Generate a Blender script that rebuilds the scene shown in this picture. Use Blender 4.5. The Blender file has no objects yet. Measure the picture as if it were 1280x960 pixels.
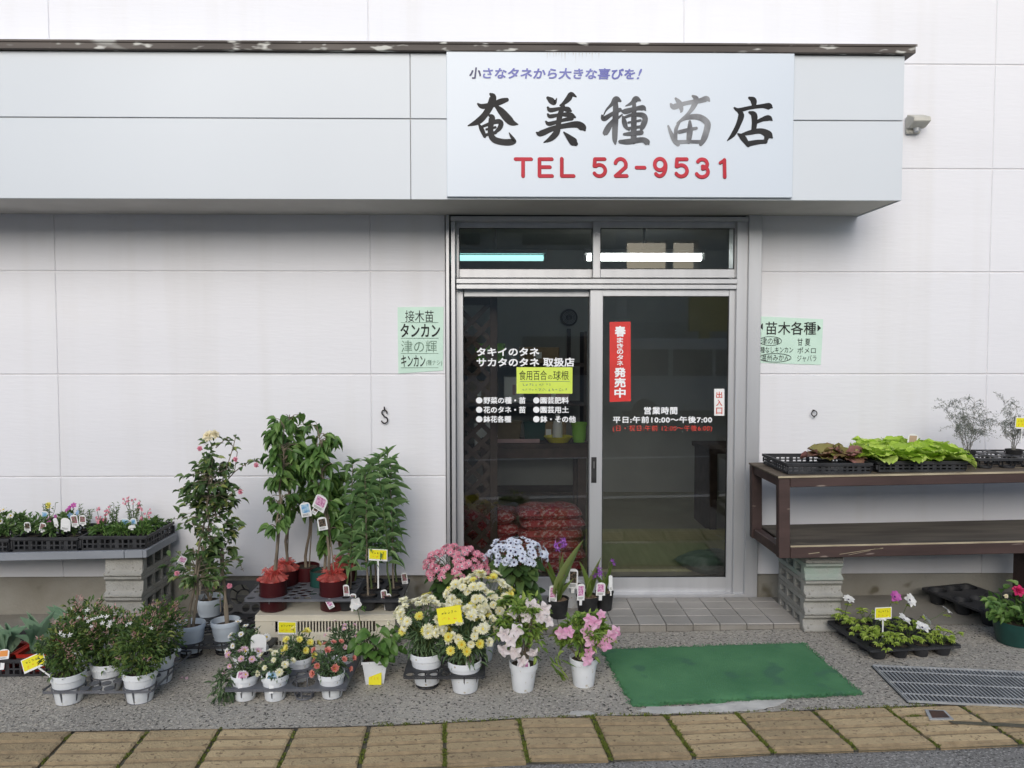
import bpy, bmesh, math, random
import numpy as np
from mathutils import Vector, Matrix
random.seed(11)
R = math.radians
PI = math.pi
sc = bpy.context.scene
col = sc.collection

# ------------------------------------------------------------------ camera, sky, sun, exposure
FPX, PITCH, YAW, CAMH, CAMD = 961.0, R(2.55), R(0.8), 1.62, 4.8
cam = bpy.data.cameras.new('camera')
cam.sensor_width = 36.0
cam.lens = 36.0 * FPX / 1280.0
cam.clip_start, cam.clip_end = 0.05, 500
camo = bpy.data.objects.new('camera', cam)
camo.location = (0, -CAMD, CAMH)
camo.rotation_euler = (PI / 2 - PITCH, 0, -YAW)
col.objects.link(camo)
sc.camera = camo

W = bpy.data.worlds.new('World')
sc.world = W
W.use_nodes = True
wn = W.node_tree
SUN_EL, SUN_ROT = R(26), R(187)
sky = wn.nodes.new('ShaderNodeTexSky')
sky.sky_type = 'NISHITA'
sky.sun_disc = False
sky.sun_elevation = SUN_EL
sky.sun_rotation = SUN_ROT
sky.air_density = 1.0
sky.dust_density = 1.7
sky.ozone_density = 0.6
wn.links.new(sky.outputs[0], wn.nodes['Background'].inputs[0])
wn.nodes['Background'].inputs[1].default_value = 0.10
sun = bpy.data.lights.new('sun', 'SUN')
sun.energy = 1.5
sun.angle = R(46)
sun.color = (1.0, 0.99, 0.98)
suno = bpy.data.objects.new('sun', sun)
sdir = Vector((math.sin(SUN_ROT) * math.cos(SUN_EL), math.cos(SUN_ROT) * math.cos(SUN_EL), math.sin(SUN_EL)))
suno.rotation_euler = sdir.to_track_quat('Z', 'Y').to_euler()
suno.location = (0, -6, 9)
col.objects.link(suno)
sc.view_settings.view_transform = 'Standard'
sc.view_settings.look = 'None'
sc.view_settings.gamma = 1.0
sc.view_settings.exposure = 0.52
sc.cycles.use_denoising = True
sc.cycles.max_bounces = 8
sc.cycles.transparent_max_bounces = 16
sc.cycles.caustics_reflective = False
sc.cycles.caustics_refractive = False

# ------------------------------------------------------------------ picture to place: rays of the measured camera
_f = Vector((math.sin(YAW) * math.cos(PITCH), math.cos(YAW) * math.cos(PITCH), -math.sin(PITCH)))
_r = Vector((math.cos(YAW), -math.sin(YAW), 0))
_u = _r.cross(_f)
CAM = Vector(camo.location)
GS = 0.018                                    # the pavement climbs gently along the shop front


def ray(px, py):
    return _f * FPX + _r * (px - 640) - _u * (py - 480)


def onY(px, py, y=0.0):
    d = ray(px, py)
    return CAM + d * ((y - CAM.y) / d.y)


def gz(x, y=0):
    return GS * x


def G(px, py, h=0.0):
    d = ray(px, py)
    t = (h + GS * CAM.x - CAM.z) / (d.z - GS * d.x)
    return CAM + d * t


def onZ(px, py, z):
    d = ray(px, py)
    return CAM + d * ((z - CAM.z) / d.z)


def X(px, y=0.0):
    return onY(px, 480, y).x


def Z(py, y=0.0):
    return onY(640, py, y).z


# ------------------------------------------------------------------ materials
def new_mat(name):
    m = bpy.data.materials.new(name)
    m.use_nodes = True
    return m, m.node_tree, m.node_tree.nodes['Principled BSDF']


def MT(name, c1, c2=None, rough=0.6, scale=12, detail=5, bump=0.0, bscale=None, metal=0.0, spec=0.4,
       stretch=(1, 1, 1), lo=0.35, hi=0.65, speck=None, transl=0.0):
    """noise-mottled surface; speck = (scale, threshold, colour) adds small flecks"""
    m, nt, b = new_mat(name)
    N, L = nt.nodes, nt.links
    b.inputs['Roughness'].default_value = rough
    b.inputs['Metallic'].default_value = metal
    b.inputs['Specular IOR Level'].default_value = spec
    tc = N.new('ShaderNodeTexCoord')
    mp = N.new('ShaderNodeMapping')
    mp.inputs['Scale'].default_value = stretch
    L.new(tc.outputs['Object'], mp.inputs[0])
    no = N.new('ShaderNodeTexNoise')
    no.inputs['Scale'].default_value = scale
    no.inputs['Detail'].default_value = detail
    L.new(mp.outputs[0], no.inputs['Vector'])
    cr = N.new('ShaderNodeValToRGB')
    cr.color_ramp.elements[0].position = lo
    cr.color_ramp.elements[1].position = hi
    cr.color_ramp.elements[0].color = (*c1, 1)
    cr.color_ramp.elements[1].color = (*(c2 or tuple(x * 0.9 for x in c1)), 1)
    L.new(no.outputs[0], cr.inputs[0])
    out = cr.outputs[0]
    if speck:
        for (ss, th, cc) in (speck if isinstance(speck, list) else [speck]):
            vo = N.new('ShaderNodeTexNoise')
            vo.inputs['Scale'].default_value = ss
            vo.inputs['Detail'].default_value = 2
            L.new(mp.outputs[0], vo.inputs['Vector'])
            r2 = N.new('ShaderNodeValToRGB')
            r2.color_ramp.elements[0].position = th
            r2.color_ramp.elements[1].position = min(1, th + 0.07)
            L.new(vo.outputs[0], r2.inputs[0])
            mx = N.new('ShaderNodeMix')
            mx.data_type = 'RGBA'
            L.new(r2.outputs[0], mx.inputs[0])
            L.new(out, mx.inputs[6])
            mx.inputs[7].default_value = (*cc, 1)
            out = mx.outputs[2]
    L.new(out, b.inputs['Base Color'])
    if bump:
        bn = N.new('ShaderNodeTexNoise')
        bn.inputs['Scale'].default_value = bscale or scale * 6
        bn.inputs['Detail'].default_value = 4
        L.new(mp.outputs[0], bn.inputs['Vector'])
        bp = N.new('ShaderNodeBump')
        bp.inputs['Strength'].default_value = bump
        bp.inputs['Distance'].default_value = 0.01
        L.new(bn.outputs[0], bp.inputs['Height'])
        L.new(bp.outputs[0], b.inputs['Normal'])
    if transl:
        tr = N.new('ShaderNodeBsdfTranslucent')
        L.new(out, tr.inputs[0])
        mi = N.new('ShaderNodeMixShader')
        mi.inputs[0].default_value = transl
        L.new(b.outputs[0], mi.inputs[1])
        L.new(tr.outputs[0], mi.inputs[2])
        L.new(mi.outputs[0], N['Material Output'].inputs[0])
    return m


def LF(name, cols, rough=0.45, transl=0.33, spec=0.35, pos=None):
    """leaf or petal: one of several hues for each leaf"""
    m, nt, b = new_mat(name)
    N, L = nt.nodes, nt.links
    b.inputs['Roughness'].default_value = rough
    b.inputs['Specular IOR Level'].default_value = spec
    g = N.new('ShaderNodeNewGeometry')
    oi = N.new('ShaderNodeObjectInfo')
    ad = N.new('ShaderNodeMath')
    ad.operation = 'ADD'
    L.new(g.outputs['Random Per Island'], ad.inputs[0])
    L.new(oi.outputs['Random'], ad.inputs[1])
    fr = N.new('ShaderNodeMath')
    fr.operation = 'FRACT'
    L.new(ad.outputs[0], fr.inputs[0])
    cr = N.new('ShaderNodeValToRGB')
    e = cr.color_ramp.elements
    n = len(cols)
    e[0].color = (*cols[0], 1)
    e[0].position = 0
    e[1].color = (*cols[-1], 1)
    e[1].position = 1
    for i in range(1, n - 1):
        q = e.new(pos[i] if pos else i / (n - 1))
        q.color = (*cols[i], 1)
    L.new(fr.outputs[0], cr.inputs[0])
    L.new(cr.outputs[0], b.inputs['Base Color'])
    tr = N.new('ShaderNodeBsdfTranslucent')
    L.new(cr.outputs[0], tr.inputs[0])
    mi = N.new('ShaderNodeMixShader')
    mi.inputs[0].default_value = transl
    L.new(b.outputs[0], mi.inputs[1])
    L.new(tr.outputs[0], mi.inputs[2])
    L.new(mi.outputs[0], N['Material Output'].inputs[0])
    return m


def GLASS(name, tint=(0.9, 0.93, 0.92)):
    m, nt, b = new_mat(name)
    N, L = nt.nodes, nt.links
    N.remove(b)
    t = N.new('ShaderNodeBsdfTransparent')
    t.inputs[0].default_value = (*tint, 1)
    g = N.new('ShaderNodeBsdfGlossy')
    g.inputs['Roughness'].default_value = 0.0
    fz = N.new('ShaderNodeFresnel')
    fz.inputs[0].default_value = 2.0
    mi = N.new('ShaderNodeMixShader')
    L.new(fz.outputs[0], mi.inputs[0])
    L.new(t.outputs[0], mi.inputs[1])
    L.new(g.outputs[0], mi.inputs[2])
    L.new(mi.outputs[0], N['Material Output'].inputs[0])
    return m


def EMIT(name, c, s):
    m, nt, b = new_mat(name)
    b.inputs['Base Color'].default_value = (*c, 1)
    b.inputs['Emission Color'].default_value = (*c, 1)
    b.inputs['Emission Strength'].default_value = s
    return m


m_wall = MT('siding_paint', (0.745, 0.75, 0.785), (0.69, 0.695, 0.73), rough=0.75, scale=0.9, detail=6, bump=0.14, bscale=26,
            stretch=(0.35, 1, 2.2), lo=0.3, hi=0.75)
def weather_wall():
    _nt = m_wall.node_tree
    _b = _nt.nodes['Principled BSDF']
    _c0 = _b.inputs['Base Color'].links[0].from_socket
    for _sc, _st, _lo, _hi, _cc in ((1.0, (5, 1, .22), .52, .85, (0.56, 0.54, 0.50)), (1.3, (1, 1, 1), .62, .80, (0.60, 0.57, 0.52))):
        _t = _nt.nodes.new('ShaderNodeTexCoord')
        _m = _nt.nodes.new('ShaderNodeMapping')
        _m.inputs['Scale'].default_value = _st
        _n = _nt.nodes.new('ShaderNodeTexNoise')
        _n.inputs['Scale'].default_value = _sc
        _n.inputs['Detail'].default_value = 8
        _r = _nt.nodes.new('ShaderNodeMapRange')
        _r.inputs[1].default_value, _r.inputs[2].default_value, _r.inputs[4].default_value = _lo, _hi, 0.32
        _x = _nt.nodes.new('ShaderNodeMix')
        _x.data_type = 'RGBA'
        _nt.links.new(_t.outputs['Object'], _m.inputs[0])
        _nt.links.new(_m.outputs[0], _n.inputs['Vector'])
        _nt.links.new(_n.outputs[0], _r.inputs[0])
        _nt.links.new(_r.outputs[0], _x.inputs[0])
        _nt.links.new(_c0, _x.inputs[6])
        _x.inputs[7].default_value = (*_cc, 1)
        _c0 = _x.outputs[2]
    _nt.links.new(_c0, _b.inputs['Base Color'])


weather_wall()
m_joint = MT('joint_seal', (0.70, 0.69, 0.71), (0.62, 0.61, 0.63), rough=0.8)
m_plinth = MT('plinth_render', (0.33, 0.32, 0.285), (0.23, 0.215, 0.18), rough=0.9, scale=2.5, bump=0.3, bscale=60, speck=(5, 0.66, (0.14, 0.125, 0.09)))
m_panel = MT('canopy_panel', (0.60, 0.64, 0.68), (0.57, 0.61, 0.65), rough=0.42, scale=0.7, detail=2)
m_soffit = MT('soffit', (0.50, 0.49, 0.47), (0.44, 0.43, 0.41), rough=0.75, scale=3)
m_cap = MT('canopy_cap_metal', (0.055, 0.045, 0.04), (0.10, 0.085, 0.075), rough=0.6, scale=5, stretch=(0.3, 1, 1),
           speck=[(2.6, 0.61, (0.42, 0.43, 0.40)), (26, 0.60, (0.5, 0.5, 0.47)), (9, 0.64, (0.35, 0.35, 0.33))], metal=0.0)
m_alu = MT('aluminium', (0.55, 0.56, 0.58), (0.50, 0.51, 0.53), rough=0.38, metal=0.55, scale=2, stretch=(6, 6, 0.4))
m_alu_dark = MT('aluminium_shadow_gap', (0.12, 0.12, 0.12), rough=0.6)
m_black = MT('black_plastic', (0.014, 0.014, 0.015), (0.03, 0.03, 0.031), rough=0.5, scale=18, spec=0.35)
m_tray = MT('black_tray_plastic', (0.02, 0.021, 0.024), (0.042, 0.043, 0.047), rough=0.55, scale=9, bump=0.05, speck=(40, 0.68, (0.09, 0.085, 0.075)))
m_grey = MT('grey_tray_plastic', (0.095, 0.10, 0.115), (0.13, 0.135, 0.15), rough=0.5, scale=10, speck=(45, 0.68, (0.2, 0.19, 0.17)))
m_white = MT('white_pot_plastic', (0.78, 0.81, 0.84), (0.70, 0.73, 0.76), rough=0.4, scale=8, speck=[(55, .66, (0.50, 0.46, 0.38)), (9, .66, (0.64, 0.64, 0.60))])
m_bluegrey = MT('pale_blue_pot_plastic', (0.50, 0.56, 0.62), (0.45, 0.51, 0.57), rough=0.45, scale=8)
m_clay = MT('dark_red_pot_plastic', (0.055, 0.008, 0.010), (0.040, 0.006, 0.008), rough=0.35, scale=6)
m_greenpot = MT('dark_green_pot_plastic', (0.015, 0.065, 0.055), (0.012, 0.05, 0.042), rough=0.4)
m_soil = MT('potting_soil', (0.035, 0.026, 0.02), (0.075, 0.058, 0.042), rough=0.95, scale=60, bump=0.8, bscale=90)
m_gravel = MT('pumice_topping', (0.36, 0.27, 0.18), (0.15, 0.10, 0.07), rough=0.9, scale=110, bump=0.9, bscale=110)
m_crate = MT('cream_crate_plastic', (0.62, 0.58, 0.47), (0.55, 0.51, 0.41), rough=0.5, scale=6, speck=(30, 0.7, (0.4, 0.36, 0.27)))
m_conc = MT('block_concrete', (0.36, 0.355, 0.33), (0.25, 0.245, 0.22), rough=0.95, scale=6, bump=0.5, bscale=120, speck=(70, 0.62, (0.2, 0.19, 0.17)))
m_conc_green = MT('block_green_stain', (0.29, 0.355, 0.31), (0.33, 0.345, 0.32), rough=0.95, scale=9, bump=0.5, bscale=120)
m_shelf = MT('grey_painted_board', (0.27, 0.29, 0.32), (0.22, 0.235, 0.26), rough=0.65, scale=5, stretch=(0.3, 2, 2), bump=0.1)
m_wood = MT('brown_painted_wood', (0.075, 0.046, 0.042), (0.048, 0.030, 0.027), rough=0.5, scale=5, stretch=(0.4, 2, 2), bump=0.12, speck=(16, 0.70, (0.26, 0.21, 0.18)))
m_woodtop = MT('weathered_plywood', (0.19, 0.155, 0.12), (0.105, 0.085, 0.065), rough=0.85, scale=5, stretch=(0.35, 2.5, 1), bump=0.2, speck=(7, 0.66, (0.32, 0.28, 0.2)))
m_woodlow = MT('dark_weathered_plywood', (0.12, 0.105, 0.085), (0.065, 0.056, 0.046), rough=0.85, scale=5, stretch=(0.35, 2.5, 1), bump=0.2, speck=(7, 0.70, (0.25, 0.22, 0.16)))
m_edge = MT('bare_wood_edge', (0.46, 0.40, 0.28), (0.3, 0.25, 0.17), rough=0.8, scale=14, stretch=(0.4, 1, 1))
m_tile = MT('step_tile', (0.42, 0.40, 0.375), (0.34, 0.325, 0.30), rough=0.6, scale=4, speck=(220, 0.60, (0.33, 0.31, 0.29)))
m_tileface = MT('step_tile_face', (0.29, 0.275, 0.245), (0.215, 0.20, 0.175), rough=0.75, scale=5, speck=(160, 0.6, (0.3, 0.28, 0.25)))
m_grout = MT('grout', (0.13, 0.12, 0.105), (0.09, 0.085, 0.07), rough=0.95, scale=20)
m_apron = MT('exposed_aggregate', (0.46, 0.43, 0.375), (0.31, 0.29, 0.255), rough=0.92, scale=1.6, bump=0.9, bscale=95, lo=0.3, hi=0.7,
             speck=[(62, 0.55, (0.52, 0.48, 0.41)), (70, 0.58, (0.07, 0.065, 0.058)), (100, 0.61, (0.62, 0.58, 0.52))])
m_slab = MT('smooth_concrete', (0.30, 0.285, 0.25), (0.21, 0.197, 0.17), rough=0.9, scale=2.4, bump=0.3, bscale=80, speck=(60, 0.66, (0.3, 0.28, 0.24)))
m_cement = MT('cement_patch', (0.62, 0.61, 0.57), (0.48, 0.47, 0.44), rough=0.95, scale=10, bump=0.5, bscale=60)
m_asph = MT('asphalt', (0.27, 0.262, 0.248), (0.205, 0.20, 0.19), rough=0.95, scale=2, bump=0.8, bscale=120,
            speck=[(105, 0.55, (0.40, 0.39, 0.37)), (85, 0.58, (0.09, 0.088, 0.084))])
m_tact = MT('yellow_paving_block', (0.54, 0.42, 0.245), (0.41, 0.315, 0.19), rough=0.92, scale=4.5, bump=0.7, bscale=110, lo=0.3, hi=0.7,
            speck=[(55, 0.60, (0.23, 0.165, 0.10)), (120, 0.63, (0.5, 0.38, 0.22))])
m_tact2 = MT('yellow_paving_groove', (0.34, 0.26, 0.155), (0.25, 0.19, 0.115), rough=0.95, scale=25, bump=0.6, bscale=110)
def vary_by_tile(m, lo, hi):
    nt = m.node_tree
    b = nt.nodes['Principled BSDF']
    src = b.inputs['Base Color'].links[0].from_socket
    g = nt.nodes.new('ShaderNodeNewGeometry')
    r = nt.nodes.new('ShaderNodeMapRange')
    r.inputs[3].default_value, r.inputs[4].default_value = lo, hi
    h = nt.nodes.new('ShaderNodeHueSaturation')
    nt.links.new(g.outputs['Random Per Island'], r.inputs[0])
    nt.links.new(r.outputs[0], h.inputs['Value'])
    nt.links.new(src, h.inputs['Color'])
    nt.links.new(h.outputs[0], b.inputs['Base Color'])


vary_by_tile(m_tact, .80, 1.14)
vary_by_tile(m_tile, .90, 1.08)
vary_by_tile(m_tileface, .85, 1.1)
m_dirt = MT('joint_dirt', (0.13, 0.12, 0.09), (0.09, 0.09, 0.06), rough=1.0, scale=20, bump=0.8, bscale=100)
m_moss = LF('moss', [(0.10, 0.13, 0.022), (0.19, 0.24, 0.04), (0.13, 0.14, 0.04)], rough=0.9, transl=0.1)
m_mat = MT('green_carpet', (0.115, 0.30, 0.135), (0.075, 0.23, 0.10), rough=0.95, scale=3.5, bump=0.9, bscale=200, speck=[(190, 0.60, (0.085, 0.26, 0.16)), (6, 0.60, (0.075, 0.20, 0.115)), (75, 0.74, (0.3, 0.33, 0.26))])
m_steel = MT('galvanised_steel', (0.50, 0.52, 0.53), (0.38, 0.395, 0.41), rough=0.5, metal=0.25, scale=14)
m_dark = MT('dark_void', (0.02, 0.02, 0.02), rough=0.95)
m_rust = MT('rusty_cover', (0.10, 0.055, 0.04), (0.06, 0.045, 0.04), rough=0.9, scale=25)
m_glass = GLASS('window_glass', (0.88, 0.91, 0.90))
m_sign = MT('sign_sheet', (0.585, 0.645, 0.715), (0.565, 0.625, 0.695), rough=0.3, scale=0.8, detail=2)
m_ink = MT('sign_black_film', (0.012, 0.012, 0.014), (0.028, 0.028, 0.03), rough=0.4, scale=7, spec=0.12)
m_inkgrey = MT('sign_sheen_black_film', (0.035, 0.035, 0.04), (0.14, 0.145, 0.155), rough=0.45, scale=6, lo=0.35, hi=0.62, spec=0.12)  # grey mottling paints the sky's sheen on glossy black film
m_inkpale = MT('sign_pale_sheen_black_film', (0.10, 0.10, 0.11), (0.30, 0.31, 0.325), rough=0.45, scale=6, lo=0.35, hi=0.6, spec=0.12)  # paler grey: stronger sky reflection painted into the film colour
m_red = MT('sign_red_film', (0.52, 0.045, 0.065), (0.43, 0.03, 0.045), spec=0.15, rough=0.5, scale=6)
m_reddark = MT('sign_red_edge', (0.22, 0.02, 0.03), rough=0.4)
m_blue = MT('sign_blue_film', (0.09, 0.10, 0.38), (0.15, 0.17, 0.45), rough=0.4, scale=5)
m_navy = MT('sign_navy_film', (0.02, 0.02, 0.10), rough=0.4)
m_vinyl = MT('white_window_lettering', (0.86, 0.88, 0.9), (0.8, 0.82, 0.84), rough=0.5)
m_vinylred = MT('red_window_lettering', (0.66, 0.06, 0.04), (0.56, 0.045, 0.03), rough=0.5)
m_banner = MT('red_banner', (0.66, 0.035, 0.03), (0.55, 0.03, 0.025), rough=0.5, scale=9)
m_paperg = MT('pale_green_paper', (0.58, 0.76, 0.66), (0.53, 0.71, 0.61), rough=0.8, scale=7, bump=0.1, bscale=14)
m_papery = MT('lime_yellow_paper', (0.66, 0.80, 0.13), (0.58, 0.72, 0.10), rough=0.8, scale=9)
m_pen = MT('marker_ink', (0.012, 0.014, 0.013), rough=0.7)
m_penfaint = MT('faded_marker_ink', (0.17, 0.26, 0.20), (0.11, 0.17, 0.13), rough=0.7, scale=30)
m_yel = MT('yellow_price_card', (0.80, 0.74, 0.02), (0.74, 0.67, 0.02), rough=0.6, scale=9)
m_card = MT('white_card', (0.82, 0.83, 0.83), (0.76, 0.77, 0.77), rough=0.5, scale=9)
m_pic = MT('printed_label_picture', (0.10, 0.14, 0.05), (0.42, 0.16, 0.24), rough=0.4, scale=90, lo=0.42, hi=0.6)
m_picp = MT('printed_pink_picture', (0.45, 0.12, 0.30), (0.75, 0.50, 0.66), rough=0.4, scale=80, lo=0.42, hi=0.58)
m_picb = MT('printed_blue_picture', (0.14, 0.35, 0.62), (0.45, 0.62, 0.75), rough=0.4, scale=50, lo=0.42, hi=0.58)
m_picd = MT('printed_dark_picture', (0.02, 0.025, 0.02), (0.20, 0.14, 0.10), rough=0.4, scale=90, lo=0.45, hi=0.62)
m_orange = MT('orange_ink', (0.75, 0.16, 0.02), rough=0.6)
m_mesh = MT('red_organza', (0.72, 0.10, 0.09), (0.85, 0.24, 0.20), rough=0.35, scale=30, transl=0.45)
def sheer():
    _nt = m_mesh.node_tree
    _o = _nt.nodes['Material Output']
    _src = _o.inputs[0].links[0].from_socket
    _t = _nt.nodes.new('ShaderNodeBsdfTransparent')
    _x = _nt.nodes.new('ShaderNodeMixShader')
    _x.inputs[0].default_value = 0.40
    _nt.links.new(_src, _x.inputs[1])
    _nt.links.new(_t.outputs[0], _x.inputs[2])
    _nt.links.new(_x.outputs[0], _o.inputs[0])


sheer()
m_bark = MT('young_bark', (0.23, 0.19, 0.14), (0.14, 0.115, 0.085), rough=0.85, scale=30, stretch=(1, 1, 0.3))
m_gstem = MT('green_stem', (0.09, 0.13, 0.04), (0.06, 0.09, 0.03), rough=0.6, scale=20)
m_iron = MT('black_iron', (0.02, 0.018, 0.017), (0.05, 0.035, 0.028), rough=0.6, scale=40)
m_lampbody = MT('weathered_lamp_plastic', (0.52, 0.51, 0.46), (0.45, 0.44, 0.39), rough=0.6)

# ------------------------------------------------------------------ mesh builder
class MB:
    def __init__(self):
        self.v, self.f, self.m, self.n, self.sm = [], [], [], 0, []

    def add(self, verts, faces, mi=0, M=None, smooth=False):
        a = np.asarray(verts, dtype=float).reshape(-1, 3)
        if M is not None:
            A = np.array(M)
            a = a @ A[:3, :3].T + A[:3, 3]
        o = self.n
        self.v.append(a)
        self.n += len(a)
        if isinstance(mi, int):
            for f in faces:
                self.f.append([i + o for i in f])
                self.m.append(mi)
                self.sm.append(smooth)
        else:
            for f, k in zip(faces, mi):
                self.f.append([i + o for i in f])
                self.m.append(k)
                self.sm.append(smooth)

    def box(self, x0, x1, y0, y1, z0, z1, mi=0, M=None):
        v = [(x0, y0, z0), (x1, y0, z0), (x1, y1, z0), (x0, y1, z0), (x0, y0, z1), (x1, y0, z1), (x1, y1, z1), (x0, y1, z1)]
        f = [(3, 2, 1, 0), (4, 5, 6, 7), (0, 1, 5, 4), (1, 2, 6, 5), (2, 3, 7, 6), (3, 0, 4, 7)]
        self.add(v, f, mi, M)

    def lathe(self, prof, seg=20, mi=0, M=None, smooth=True):
        v, f = [], []
        n = len(prof)
        for (r, z) in prof:
            for k in range(seg):
                a = 2 * PI * k / seg
                v.append((r * math.cos(a), r * math.sin(a), z))
        for i in range(n - 1):
            for k in range(seg):
                k2 = (k + 1) % seg
                f.append((i * seg + k, i * seg + k2, (i + 1) * seg + k2, (i + 1) * seg + k))
        self.add(v, f, mi, M, smooth)

    def tube(self, pts, rad, seg=6, mi=0, M=None, caps=True):
        pts = [Vector(p) for p in pts]
        n = len(pts)
        if not hasattr(rad, '__len__'):
            rad = [rad] * n
        v, f = [], []
        pu = None
        for i, p in enumerate(pts):
            t = (pts[min(i + 1, n - 1)] - pts[max(i - 1, 0)])
            t = t.normalized() if t.length > 1e-9 else Vector((0, 0, 1))
            if pu is None:
                pu = t.orthogonal().normalized()
            else:
                pu = (pu - t * pu.dot(t))
                pu = pu.normalized() if pu.length > 1e-6 else t.orthogonal().normalized()
            w = t.cross(pu)
            for k in range(seg):
                a = 2 * PI * k / seg
                q = p + (pu * math.cos(a) + w * math.sin(a)) * rad[i]
                v.append(q[:])
        for i in range(n - 1):
            for k in range(seg):
                k2 = (k + 1) % seg
                f.append((i * seg + k, i * seg + k2, (i + 1) * seg + k2, (i + 1) * seg + k))
        if caps:
            f.append(tuple(range(seg))[::-1])
            f.append(tuple((n - 1) * seg + k for k in range(seg)))
        self.add(v, f, mi, M, True)

    def build(self, name, mats, parent=None, bevel=0.0, segs=1, loc=None):
        me = bpy.data.meshes.new(name)
        if self.n:
            me.from_pydata(np.concatenate(self.v).tolist(), [], self.f)
        mats = mats if isinstance(mats, (list, tuple)) else [mats]
        for m in mats:
            me.materials.append(m)
        me.polygons.foreach_set('material_index', self.m)
        me.polygons.foreach_set('use_smooth', self.sm)
        if 0 < len(self.f) < 1500 and any(self.sm):
            me.set_sharp_from_angle(angle=R(32))
        if bevel:
            bm = bmesh.new()
            bm.from_mesh(me)
            es = [e for e in bm.edges if len(e.link_faces) == 2 and e.calc_face_angle(0) > 0.5]
            bmesh.ops.bevel(bm, geom=es, offset=bevel, segments=segs, affect='EDGES', profile=0.5, clamp_overlap=True)
            bm.to_mesh(me)
            bm.free()
        me.update()
        o = bpy.data.objects.new(name, me)
        col.objects.link(o)
        if parent:
            o.parent = parent
        if loc is not None:
            o.location = loc
        return o


def tag(o, label, cat, group=None):
    o['label'] = label
    o['category'] = cat
    if group:
        o['group'] = group
    return o


def thing(name, label, cat, loc=(0, 0, 0), rz=0.0, group=None, tilt=False):
    o = bpy.data.objects.new(name, None)
    o.empty_display_size = 0.05
    col.objects.link(o)
    o.location = loc
    o.rotation_euler = (0, -math.atan(GS) if tilt else 0, rz)
    return tag(o, label, cat, group)


def struct(o):
    o['kind'] = 'structure'
    return o


def mrot(loc, rz=0, rx=0, ry=0, s=1.0):
    return Matrix.Translation(loc) @ Matrix.Rotation(rz, 4, 'Z') @ Matrix.Rotation(ry, 4, 'Y') @ Matrix.Rotation(rx, 4, 'X') @ Matrix.Scale(s, 4)


def U(a, b):
    return random.uniform(a, b)


# ------------------------------------------------------------------ lettering
_tc = {}


def text_mesh(body, offset=0.0, shear=0.0, space=1.0):
    k = (body, offset, shear, space)
    if k in _tc:
        return _tc[k]
    c = bpy.data.curves.new('lettering', 'FONT')
    c.body = body
    c.offset = offset
    c.shear = shear
    c.space_character = space
    c.resolution_u = 3
    o = bpy.data.objects.new('lettering', c)
    col.objects.link(o)
    dg = bpy.context.evaluated_depsgraph_get()
    me = bpy.data.meshes.new_from_object(o.evaluated_get(dg))
    V = np.array([v.co[:2] for v in me.vertices])
    F = [tuple(p.vertices) for p in me.polygons]
    bpy.data.objects.remove(o)
    bpy.data.curves.remove(c)
    bpy.data.meshes.remove(me)
    _tc[k] = (V, F)
    return V, F


def put_text(mb, body, box, y, mi=0, **kw):
    """box = (x0, x1, z0, z1) in metres on the plane y, read from -Y"""
    off = kw.pop('offset', 0.0)
    V, F = text_mesh(body, offset=min(off, 0.004), **kw)
    lo, hi = V.min(0), V.max(0)
    s = (V - lo) / (hi - lo)
    x0, x1, z0, z1 = box
    b = max(0.0, off - .004) * (z1 - z0) * 1.3
    sh = [(0, 0)] if b <= 0 else [(-b, -b), (b, -b), (-b, b), (b, b), (0, 0)]
    x0, x1, z0, z1 = x0 + b, x1 - b, z0 + b, z1 - b
    for k, (dx, dz) in enumerate(sh):
        mb.add(np.stack([x0 + dx + s[:, 0] * (x1 - x0), np.full(len(s), y - .00012 * k), z0 + dz + s[:, 1] * (z1 - z0)], 1), F, mi)


def pxbox(x0, y0, x1, y1, Y):
    a, b = onY(x0, y0, Y), onY(x1, y1, Y)
    return (a.x, b.x, b.z, a.z)


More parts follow.
